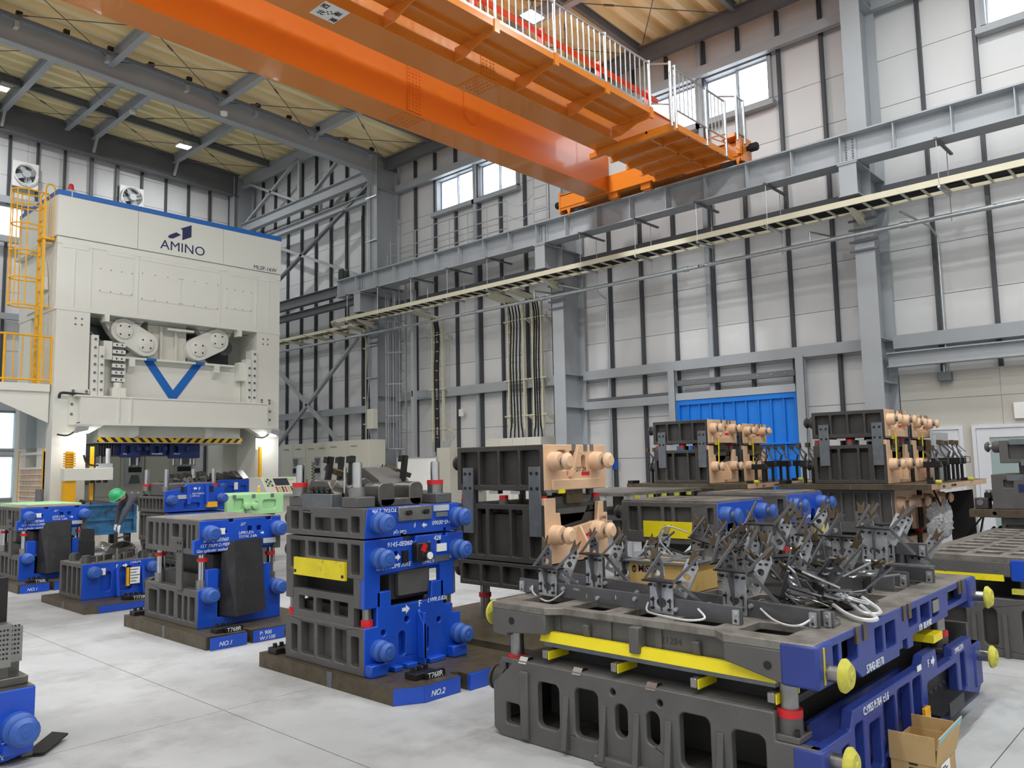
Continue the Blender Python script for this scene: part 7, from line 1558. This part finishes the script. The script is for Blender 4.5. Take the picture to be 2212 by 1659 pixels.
# stack at the right edge
P = Thing('stacking_plate', 'steel plate with a hole carrying the dark die at the right edge', 'plate', (11.0, 1.8, 0.88), group='steel stacking plates')
P.part(MB().prism(rrect(1.0, 0.885, 2.5, 0.975), 'x', 10.5, 11.9, [circ(2.24, 0.93, 0.022)]), 'plate', 'plate_steel', None, 0.003)
T = Thing('dark_die', 'dark die under the plate at the right edge', 'die', (11.1, 1.8, 0))
cast_half(T, 10.6, 11.7, 1.2, 2.2, 0.0, 0.88, steps(1.2, 2.2, 4, 0.1, 0.8), 'cast', 0.06)
pin(T, 10.75, 2.2, 0.7, 'cast_dark', 1, 1.0)
T = Thing('dark_die', 'dark die with mushroom pins on the plate at the right edge', 'die', (11.1, 1.8, 0.975))
cast_half(T, 10.6, 11.6, 1.2, 2.27, 0.977, 1.37, [(1.3, 1.06, 1.6, 1.3), (2.05, 1.22, 2.15, 1.31)], 'cast', 0.06)
T.part(MB().box(10.585, 1.2, 1.18, 10.6, 2.0, 1.26), 'side_bar', 'die_deep')
cast_half(T, 10.62, 11.6, 1.2, 2.17, 1.5, 1.76, [(1.3, 1.54, 1.6, 1.72), (1.68, 1.54, 1.84, 1.72), (1.9, 1.54, 2.08, 1.72)], 'cast', 0.06)
T.part(MB().box(10.7, 1.3, 1.37, 11.5, 2.0, 1.5), 'core', 'cast_dark')
long_pin(T, 10.75, 2.17, 1.69, 'cast', 1, 0.7, 'machined'); pin(T, 10.75, 2.27, 1.12, 'cast_dark', 1, 0.8)
for y0_, z in ((1.9, 1.74), (1.8, 1.5), (1.95, 1.33), (1.75, 1.02)): T.part(MB().box(10.6-0.003, y0_, z-0.03, 10.601 if z < 1.4 else 10.621, y0_+0.16, z+0.03), 'machined_pad', 'wear_steel')
T = Thing('clamp_unit', 'small dark clamp unit on the plate left of the right edge die', 'clamp', (10.7, 2.4, 0.975))
T.part(MB().box(10.6, 2.32, 0.977, 10.8, 2.46, 1.1), 'body', 'cast_dark', None, 0.008); T.part(MB().cyl((10.59, 2.4, 1.05), (10.6, 2.4, 1.05), 0.035, 14), 'dial', 'machined'); T.part(MB().box(10.65, 2.3, 1.1, 10.75, 2.36, 1.16), 'lever', 'black')
# ================================================================== gauges on the big die
def xf(mb, M):
    mb.v = [tuple(M @ Vector(p)) for p in mb.v]; return mb
def frame(o, ang, tilt=0.0, roll=0.0):
    return Matrix.Translation(Vector(o)) @ Matrix.Rotation(ang, 4, 'Z') @ Matrix.Rotation(tilt, 4, 'X') @ Matrix.Rotation(roll, 4, 'Y')
def tower(T, M, h=0.15, kind=0):
    """bracket: local x along the rail, y towards the back, z up"""
    M = M @ Matrix.Diagonal((1.4, 1.25, 1.12, 1))
    b = T.part(xf(MB().prism(rrect(-0.055, 0, 0.055, h, 0.004), 'y', -0.006, 0.0, [circ(0, h*0.34, 0.024), rrect(-0.044, h*0.2, -0.036, h*0.5, 0.003, 2), rrect(0.036, h*0.2, 0.044, h*0.5, 0.003, 2)]), M), 'face_plate', 'gauge_pale')
    T.part(xf(MB().prism([(-0.006, 0.01), (-0.045, h), (-0.006, h)], 'x', -0.003, 0.003), M), 'gusset', 'gauge', b)
    T.part(xf(MB().box(-0.075, -0.035, h, 0.075, 0.03, h+0.008), M), 'head_plate', 'black', b)
    bl = MB()
    for x, z in ((-0.04, h*0.15), (-0.04, h*0.42), (0.04, h*0.15), (0.04, h*0.42), (-0.05, h*0.88), (0.05, h*0.88), (-0.02, h*0.88), (0.02, h*0.88)): bl.cyl((x, -0.018, z), (x, -0.006, z), 0.007, 6)
    q = T.part(xf(bl, M), 'bolts', 'black', b); q['kind'] = 'stuff'
    for sx in (-1, 1):
        lean = Matrix.Translation((sx*0.052, 0.05, h*0.55)) @ Matrix.Rotation(0.22*sx+0.1, 4, 'Y') @ Matrix.Rotation(-0.15, 4, 'X')
        f = T.part(xf(xf(MB().prism([(-0.03, 0), (0.03, 0), (0.03, 0.15), (0.012, 0.18), (-0.03, 0.18)], 'y', -0.004, 0.004, [circ(0, 0.04, 0.019, 12), circ(0, 0.095, 0.017, 12)]), lean), M), 'arm_plate', 'gauge' if sx < 0 else 'gauge_pale', b)
        c = MB()
        for x, z in ((-0.012, 0.13), (0.012, 0.14), (-0.012, 0.16), (0.012, 0.165)): c.cyl((x, -0.012, z), (x, -0.004, z), 0.006, 6)
        q = T.part(xf(xf(c, lean), M), 'bolts', 'black', b); q['kind'] = 'stuff'
        T.part(xf(xf(MB().prism([(-0.012, 0.165), (0.014, 0.165), (0.022, 0.24), (0.005, 0.205), (-0.014, 0.235)], 'y', -0.02, -0.012), lean), M), 'fork_finger', 'rust_steel', b)
        T.part(xf(MB().bar((sx*0.07, -0.03, h), (sx*0.09+0.06, 0.05, h+0.13), 0.008, 0.012), M), 'strut', 'gauge', b)
    T.part(xf(MB().bar((0.06, 0.02, h), (0.16, 0.06, h*0.3), 0.008, 0.014), M), 'strut', 'gauge', b)
def rail(T, p0, p1, z, h=0.085, ends=True, txt=None, clips=()):
    p0, p1 = Vector((p0[0], p0[1], z)), Vector((p1[0], p1[1], z)); d = (p1-p0); L = d.length; a = math.atan2(d.y, d.x)
    M = Matrix.Translation(p0) @ Matrix.Rotation(a, 4, 'Z')
    r = T.part(xf(MB().box(0, -0.006, 0, L, 0.006, h), M), 'rail_bar', 'gauge', None, 0.002)
    n = int(L/0.28)
    for i in range(n):
        x = 0.12+i*0.28
        T.part(xf(MB().cyl((x, -0.024, h*(0.35+0.3*(i % 2))), (x, -0.006, h*(0.35+0.3*(i % 2))), 0.012, 8), M), 'knob', 'gauge_pale', r)
        T.part(xf(MB().cyl((x, 0.006, h*(0.35+0.3*(i % 2))), (x, 0.024, h*(0.35+0.3*(i % 2))), 0.012, 8), M), 'knob', 'gauge_pale', r)
    if ends:
        for x in (0.03, L-0.03): T.part(xf(MB().prism(rrect(x-0.018, -0.0, x+0.018, 0.07, 0.003), 'y', -0.02, -0.007, [circ(x, 0.016, 0.01, 10)]).cyl((x, -0.03, 0.048), (x, -0.02, 0.048), 0.009, 8), M), 'end_clip', 'gauge_pale', r)
    return M, L
def cable(T, pts, m='cable_white', r=0.006, name='safety_cable'):
    return T.part(MB().tube(catmull(pts, 6), r, 6), name, m)
ZT = 0.778
T = Thing('gauge_rail', 'long black gauge rail with bracket towers along the near edge of the big die', 'gauge', (3.86, 2.75, ZT))
M, L = rail(T, (3.92, 3.58), (3.78, 1.95), ZT)
for s in (0.27, 1.15): tower(T, M @ Matrix.Translation((s, -0.013, 0.0)), 0.15)
text(T.e, '14.0kg', (3.845, 2.78, ZT+0.035), 0.035, '-x', 'paint_white', T.off); text(T.e, 'B', (3.865, 3.0, ZT+0.02), 0.03, '-x', 'grey_lt', T.off); text(T.e, '57657-0E091', (3.87, 3.1, ZT+0.055), 0.018, '-x', 'grey_lt', T.off)
cable(T, [(3.89, 3.45, ZT+0.05), (3.87, 3.42, ZT+0.005), (3.86, 3.3, ZT-0.03), (3.87, 3.2, ZT+0.02), (3.88, 3.18, ZT+0.05)])
cable(T, [(3.8, 2.52, ZT+0.05), (3.76, 2.5, ZT+0.01), (3.7, 2.35, ZT+0.008), (3.68, 2.2, ZT+0.008), (3.72, 2.13, ZT+0.02), (3.78, 2.2, ZT+0.05)])
T = Thing('gauge_rail', 'second black gauge rail with bracket towers beside the tan carton', 'gauge', (4.15, 2.6, ZT))
M, L = rail(T, (4.3, 3.5), (3.93, 1.62), ZT)
for s in (0.3, 1.42): tower(T, M @ Matrix.Translation((s, -0.013, 0)), 0.2)
cable(T, [(3.98, 1.95, ZT+0.05), (3.9, 1.85, ZT+0.02), (3.85, 1.75, ZT+0.01), (3.84, 1.68, ZT+0.02), (3.93, 1.66, ZT+0.04)])
T = Thing('gauge_rail', 'short black gauge rail end pointing to the navy corner of the big die', 'gauge', (3.95, 1.75, ZT))
rail(T, (4.1, 2.0), (3.98, 1.57), ZT, 0.075)
T = Thing('gauge_rail', 'long grey gauge rail lying high across the back of the pile', 'gauge', (5.95, 2.5, ZT))
for y in (3.0, 2.4, 1.9): T.part(MB().box(5.9, y-0.05, ZT, 6.0, y+0.05, ZT+0.155), 'support_block', 'gauge')
M, L = rail(T, (5.98, 3.3), (5.86, 1.66), ZT+0.155)
for s in (0.75,): tower(T, M @ Matrix.Translation((s, -0.013, 0.0)), 0.16)
tower(T, M @ Matrix.Translation((1.36, -0.02, -0.05)), 0.22)
text(T.e, '11.9kg', (5.92, 2.85, ZT+0.2), 0.03, '-x', 'grey_lt', T.off)
T = Thing('gauge_rail', 'flat black gauge rail with slots lying before the grey high rail', 'gauge', (5.6, 2.1, ZT))
for y in (2.4, 1.85): T.part(MB().box(5.56, y-0.04, ZT, 5.66, y+0.04, ZT+0.12), 'support_block', 'gauge')
T.part(MB().prism([(5.55, 2.75), (5.65, 2.75), (5.6, 1.55), (5.5, 1.55)], 'z', ZT+0.12, ZT+0.13, [circ(5.6, 2.6, 0.02), circ(5.58, 2.2, 0.02), circ(5.57, 2.0, 0.02), circ(5.55, 1.7, 0.015)]), 'flat_bar', 'gauge')
for (y, r, tl) in ((2.32, 0.1, 0.0), (2.1, -0.1, 0.05)): tower(T, frame((5.56, y, ZT+0.13), -PI/2+r, tl), 0.14)
for i, (p0, p1, lb) in enumerate((((5.36, 2.45), (5.28, 1.7), 'plain grey gauge bar nearest the heap of brackets'), ((5.62, 2.5), (5.5, 1.68), 'plain grey gauge bar with an end clip in the middle of the right group'), ((5.84, 2.3), (5.76, 1.6), 'plain grey gauge bar with an end clip at the far right of the die'))):
    T = Thing('gauge_bar', lb, 'gauge', (p0[0], (p0[1]+p1[1])/2, ZT), group='plain gauge bars on the big die')
    rail(T, p0, p1, ZT, 0.09, i > 0)
# upright and tipped brackets
BR = [((5.02, 2.9, ZT), -1.5, 0.15, 0.25, 0.24, 'tall leaning bracket with round holes and a white cable'),
      ((5.02, 2.68, ZT), -1.7, 0.1, 0.1, 0.22, 'upright holed bracket right of the white cable bracket'),
      ((5.2, 2.5, ZT), -1.5, 0.1, 0.0, 0.34, 'bracket tower with black head plate highest in the pile'),
      ((5.05, 3.2, ZT), -1.2, -0.3, 0.3, 0.15, 'tipped bracket at the left behind the tan carton'),
      ((4.7, 3.3, ZT), -1.6, 0.05, 0.1, 0.13, 'low bracket at the back left corner of the big die'),
      ((4.45, 2.3, ZT), -1.5, 0.2, -0.2, 0.2, 'bracket with chalk X beside the second rail'),
      ((4.55, 2.1, ZT), -1.9, 0.5, 0.1, 0.16, 'tipped bracket over the centre of the heap'),
      ((4.75, 2.15, ZT), -1.4, 0.1, -0.1, 0.2, 'black bracket pair standing behind the heap'),
      ((4.35, 1.95, ZT), -2.2, 0.9, 0.2, 0.14, 'bracket lying on its face at the front of the heap'),
      ((4.62, 1.85, ZT+0.02), -0.9, 1.1, 0.3, 0.15, 'bracket lying on its side at the right of the heap'),
      ((4.85, 1.75, ZT+0.02), -1.3, 1.2, -0.2, 0.14, 'flat lying slotted bracket near the navy front edge'),
      ((5.15, 2.05, ZT), -1.6, 0.3, 0.1, 0.13, 'small bracket between the heap and the gauge bars'),
      ((5.5, 1.88, ZT+0.13), -1.5, 0.05, 0.05, 0.2, 'bracket tower standing on the flat slotted rail'),
      ((5.25, 2.65, ZT), -1.4, 0.1, 0.2, 0.16, 'bracket standing behind the bracket pair'),
      ((5.45, 3.0, ZT), -1.7, 0.2, 0.0, 0.16, 'bracket at the back edge of the big die'),
      ((4.5, 1.72, ZT+0.02), -2.6, 1.3, 0.1, 0.12, 'slotted bracket under the white cable loops'),
      ((6.05, 1.85, ZT), -1.5, 0.1, 0.1, 0.12, 'small round holed bracket at the far right corner')]
for o, a, tl, ro, h, lb in BR:
    T = Thing('gauge_bracket', lb, 'bracket', o, group='loose gauge brackets on the big die')
    tower(T, frame((o[0], o[1], o[2]+0.035*min(1, abs(tl)+abs(ro))), a, tl, ro), h)
    if 'white cable' in lb and 'right' not in lb: cable(T, [(4.98, 2.95, 1.1), (4.93, 3.1, 1.14), (4.92, 3.15, 1.05), (4.92, 3.05, 0.95), (4.94, 2.9, 0.86), (4.96, 2.78, 0.84)])
    if 'chalk' in lb: text(T.e, 'X', (4.42, 2.33, 0.93), 0.05, '-x', 'grey_lt', T.off)
# slotted straps and cable loops of the heap
T = Thing('strap_heap', 'heap of slotted straps with thick white cable loops near the front edge', 'straps', (4.45, 1.75, ZT))
random.seed(3)
for k in range(16):
    x, y, z = 4.2+0.5*random.random(), 1.6+0.5*random.random(), ZT+0.02+0.07*random.random()
    M = frame((x, y, z), random.uniform(-2.6, -0.6), random.uniform(-0.4, 0.4), random.uniform(-0.25, 0.25))
    T.part(xf(MB().prism(rrect(-0.09, -0.018, 0.09, 0.018, 0.004), 'z', 0, 0.005, [rrect(0.0, -0.006, 0.075, 0.006, 0.005, 2)]).cyl((-0.06, 0, 0.005), (-0.06, 0, 0.016), 0.008, 6).cyl((-0.03, 0, 0.005), (-0.03, 0, 0.016), 0.008, 6), M), 'strap', ('gauge', 'gauge_pale', 'machined')[k % 3])
for k in range(7):
    x, y = 4.25+0.09*k, 1.75+0.06*((k*3) % 5)
    T.part(MB().tube([(x+0.05*math.cos(a*0.7+k)*(1+0.3*math.sin(a)), y+0.06*math.sin(a*0.7+k), ZT+0.05+0.03*math.sin(a*0.5+k)) for a in range(12)], 0.004, 5), 'wire', 'machined')
cable(T, [(4.5, 1.75, ZT+0.07), (4.42, 1.66, ZT+0.05), (4.34, 1.56, ZT+0.02), (4.38, 1.5, ZT+0.015), (4.48, 1.53, ZT+0.02), (4.56, 1.64, ZT+0.06)], r=0.011)
cable(T, [(4.36, 1.72, ZT+0.04), (4.24, 1.6, ZT+0.02), (4.18, 1.5, ZT+0.013), (4.24, 1.46, ZT+0.013), (4.34, 1.52, ZT+0.015), (4.42, 1.6, ZT+0.04)], r=0.011)
cable(T, [(4.2, 1.7, ZT+0.02), (4.12, 1.6, ZT+0.01), (4.02, 1.58, ZT+0.006), (3.95, 1.6, ZT+0.006)], 'machined', 0.004)
for k in range(5):
    M = frame((4.35+0.09*k, 1.95+0.05*(k % 2), ZT+0.08+0.03*(k % 3)), -1.2+0.3*k, 0.3*(k % 3)-0.3, 0.2)
    T.part(xf(MB().box(-0.16, -0.004, 0, 0.16, 0.004, 0.045), M), 'bar_piece', 'gauge')
# tan carton with a steel lid
T = Thing('parts_carton', 'tan printed carton under a holed steel lid with handles', 'box', (4.6, 2.85, ZT))
cb = T.part(MB().box(4.42, 2.63, ZT, 4.78, 3.07, ZT+0.175), 'carton', 'carton_tan', None, 0.004)
T.part(MB().prism(rrect(4.39, 2.6, 4.82, 3.1, 0.005), 'z', ZT+0.176, ZT+0.186, [rrect(4.45, 2.68, 4.56, 2.82, 0.01), rrect(4.45, 2.9, 4.56, 3.04, 0.01), rrect(4.64, 2.68, 4.75, 2.82, 0.01), rrect(4.64, 2.9, 4.75, 3.04, 0.01), circ(4.6, 2.86, 0.015)]), 'lid', 'wear_steel')
for y in (2.66, 3.03): T.part(MB().tube([(4.56, y, ZT+0.186), (4.56, y, ZT+0.25), (4.66, y, ZT+0.25), (4.66, y, ZT+0.186)], 0.009, 8), 'handle', 'gauge')
text(cb, 'MiSUMi', (4.419, 3.0, ZT+0.115), 0.06, '-x', 'logo_navy', T.off, bold=0.001)
T.part(MB().prism([(3.045, ZT+0.115), (3.045, ZT+0.145), (3.03, ZT+0.155), (3.015, ZT+0.145), (3.015, ZT+0.115), (3.03, ZT+0.105)], 'x', 4.4175, 4.42, [[(3.04, ZT+0.118), (3.04, ZT+0.142), (3.032, ZT+0.136), (3.032, ZT+0.112)], [(3.028, ZT+0.112), (3.028, ZT+0.136), (3.02, ZT+0.142), (3.02, ZT+0.118)]]), 'cube_mark', 'ink_black', cb)
st_ = T.part(MB().box(4.4165, 2.8, ZT+0.1, 4.4185, 2.86, ZT+0.16), 'sticker', 'paper', cb)
for k in range(4): T.part(MB().box(4.4155, 2.806, ZT+0.106+0.013*k, 4.4166, 2.81+0.012*(k % 4)+0.006, ZT+0.113+0.013*k), 'print_line', 'ink_black', cb)

# ================================================================== scrap bin
T = Thing('scrap_bin', 'blue steel scrap bin standing in front of the press', 'bin', (6.4, 17.5, 0))
T.part(MB().box(5.9, 17.0, 0.36, 6.9, 17.03, 0.97).box(5.9, 17.97, 0.36, 6.9, 18.0, 0.97).box(5.9, 17.03, 0.36, 5.93, 17.97, 0.97).box(6.87, 17.03, 0.36, 6.9, 17.97, 0.97).box(5.93, 17.03, 0.36, 6.87, 17.97, 0.4), 'body', 'bin_blue')
for z in (0.36, 0.64, 0.93): T.part(MB().box(5.87, 16.96, z, 6.93, 17.0, z+0.05), 'rib', 'bin_blue')
for x in (5.88, 6.86): T.part(MB().box(x, 16.95, 0.36, x+0.06, 17.0, 0.98), 'rib', 'bin_blue')
T.part(MB().box(5.87, 17.0, 0.6, 5.9, 18.0, 0.9), 'yellow_side', 'yellow')
for x in (6.0, 6.8):
    for y in (17.1, 17.9): T.part(MB().box(x-0.05, y-0.05, 0, x+0.05, y+0.05, 0.36), 'foot', 'black')
T.part(MB().obox((6.4, 17.5, 0.93), (0.6, 0.5, 0.1), (0.2, 0.1, 0.3)), 'scrap', 'sheet_black'); T.part(MB().obox((6.65, 17.3, 0.98), (0.3, 0.03, 0.1), (0.2, 0.5, 0.3)), 'scrap', 'yellow_worn')

# ================================================================== worker
def skin_mesh(name, verts, edges, root, sub=2):
    me = bpy.data.meshes.new(name); me.from_pydata([v[:3] for v in verts], edges, [])
    o = bpy.data.objects.new(name, me); COL.objects.link(o)
    sk = o.modifiers.new('skin', 'SKIN'); sk.use_smooth_shade = True
    for i, v in enumerate(verts):
        d = me.skin_vertices[0].data[i]; rr = v[3]; d.radius = rr if isinstance(rr, tuple) else (rr, rr); d.use_root = (i == root)
    ss = o.modifiers.new('sub', 'SUBSURF'); ss.levels = sub; ss.render_levels = sub
    dg = bpy.context.evaluated_depsgraph_get(); ev = o.evaluated_get(dg)
    m2 = bpy.data.meshes.new_from_object(ev); bpy.data.objects.remove(o); m2.name = name
    m2.polygons.foreach_set('use_smooth', [True]*len(m2.polygons))
    return m2
V = []; E_ = []
def nv(x, y, z, r, par=None):
    V.append((x, y, z, r)); i = len(V)-1
    if par is not None: E_.append((par, i))
    return i
BX, BY = 6.5, 15.45
pel = nv(BX, BY, 0.9, (0.155, 0.125))
w1 = nv(BX-0.08, BY, 1.03, (0.15, 0.12), pel); w2 = nv(BX-0.2, BY, 1.12, (0.16, 0.12), w1); ch = nv(BX-0.33, BY, 1.16, (0.175, 0.125), w2)
nk = nv(BX-0.42, BY, 1.16, 0.06, ch); hd0 = nv(BX-0.48, BY-0.005, 1.15, 0.07, nk); hd1 = nv(BX-0.54, BY-0.01, 1.14, 0.095, hd0); hd2 = nv(BX-0.6, BY-0.01, 1.155, 0.075, hd1)
nose = nv(BX-0.56, BY-0.01, 1.035, 0.014, hd1)
def arm(side, el, wr, fdir):
    sh = nv(BX-0.34, BY+side*0.17, 1.12, 0.075, ch); e = nv(*el, 0.052, sh); m = nv((el[0]+wr[0])/2, (el[1]+wr[1])/2, (el[2]+wr[2])/2, 0.047, e); w = nv(*wr, 0.032, m)
    d = Vector(fdir).normalized(); p = Vector(wr)+d*0.05; pm = nv(*p, (0.036, 0.022), w); sd = Vector((0, 1, 0)); kn = nv(*(p+d*0.04), (0.04, 0.018), pm)
    for i, (o, ln) in enumerate(((-0.03, 0.065), (-0.01, 0.08), (0.01, 0.075), (0.03, 0.055))):
        b = p+d*0.05+sd*o; k0 = nv(*b, 0.0095, kn); k1 = nv(*(b+d*ln*0.5), 0.009, k0); nv(*(b+d*ln*0.85+Vector((0.018, 0, 0.004))), 0.008, k1)
    t0 = nv(*(p+sd*side*-0.035+d*0.0), 0.011, pm); nv(*(p+sd*side*-0.05+d*0.035), 0.0095, t0)
arm(-1, (BX-0.48, BY-0.22, 0.88), (BX-0.58, BY-0.2, 0.64), (-0.15, 0, -1))
arm(1, (BX-0.42, BY+0.26, 0.9), (BX-0.48, BY+0.2, 0.67), (-0.2, 0, -1))
for side in (-1, 1):
    hp = nv(BX+0.01, BY+side*0.1, 0.86, 0.095, pel); kn = nv(BX-0.06+0.03*side, BY+side*0.12, 0.5, 0.068, hp); cf = nv(BX-0.01, BY+side*0.12, 0.3, 0.06, kn); an = nv(BX+0.03, BY+side*0.12, 0.09, 0.045, cf)
    ft = nv(BX-0.05, BY+side*0.125, 0.045, (0.045, 0.04), an); nv(BX-0.15, BY+side*0.13, 0.04, (0.042, 0.032), ft)
pm_ = skin_mesh('body', V, E_, pel)
PW = Thing('person', 'worker in dark grey workwear and green helmet bending forward by the bin', 'person', (BX, BY, 0))
for m in ('cloth', 'skin', 'glove', 'black'): pm_.materials.append(MT[m])
for p in pm_.polygons:
    c = p.center
    if c.x < BX-0.435 and c.z > 1.0 and abs(c.y-BY) < 0.14: p.material_index = 1
    elif c.z < 0.635 and c.z > 0.4 and c.x < BX-0.3: p.material_index = 2
    elif c.z < 0.1: p.material_index = 3
pm_.transform(Matrix.Translation(Vector((-BX, -BY, 0))))
po = bpy.data.objects.new('body', pm_); COL.objects.link(po); po.parent = PW.e
hx = Vector((BX-0.57, BY-0.01, 1.17)); ax = Vector((-0.62, -0.05, 0.78))
PW.part(MB().lathe([(0.135, -0.03), (0.13, 0.0), (0.126, 0.04), (0.11, 0.085), (0.075, 0.115), (0.03, 0.128), (0.005, 0.13)], hx, ax, 24), 'helmet', 'helmet')
PW.part(MB().lathe([(0.14, -0.035), (0.155, -0.035), (0.15, -0.025), (0.135, -0.02)], hx, ax, 24), 'helmet_brim', 'helmet')
PW.part(MB().lathe([(0.07, -0.08), (0.1, -0.06), (0.108, -0.03), (0.1, -0.02)], hx, ax, 18), 'hair', 'hair')
for s in (-1, 1):
    PW.part(MB().lathe([(0.012, 0), (0.028, 0.006), (0.024, 0.014), (0.006, 0.014)], (BX-0.52, BY-0.01+s*0.092, 1.12), (0, s, 0), 12), 'ear', 'skin')
    PW.part(MB().lathe([(0.012, 0), (0.012, 0.004), (0.006, 0.007)], (BX-0.58, BY-0.01+s*0.035, 1.062), (-0.4, 0, -1), 10), 'eye', 'white')
PW.part(MB().obox((BX-0.52, BY-0.01, 1.048), (0.008, 0.045, 0.01), (0, 0.4, 0)), 'mouth', 'ink_red')
for k, (x, z) in enumerate(((BX-0.36, 1.2), (BX-0.25, 1.19))): text(PW.e, 'U', (x, BY-0.14, z), 0.05, '-y', 'paint_white', PW.off, rot=0.3)
# small things around the worker
single(MB().bar((5.87, 15.25, 0.3), (5.85, 15.22, 0.52), 0.06, 0.03).bar((5.86, 15.25, 0.4), (6.05, 15.15, 0.45), 0.04, 0.03).box(5.75, 15.1, 0.0, 6.1, 15.4, 0.3).bar((6.0, 15.2, 0.3), (5.98, 15.2, 0.52), 0.02, 0.02), 'fixture_block', 'cast_dark', 'small dark fixture under the hand of the worker', 'fixture')
for i, (x, y, lb) in enumerate(((5.0, 22.0, 'grey stand by the window left of the press'),)):
    t = Thing('tool_stand', lb, 'stand', (x, y, 0))
    t.part(MB().bar((x-0.2, y, 0), (x, y, 1.1), 0.03, 0.03).bar((x+0.2, y, 0), (x, y, 1.1), 0.03, 0.03), 'legs', 'steel_grey'); t.part(MB().box(x-0.12, y-0.1, 1.1, x+0.12, y+0.1, 1.3), 'head', 'black')
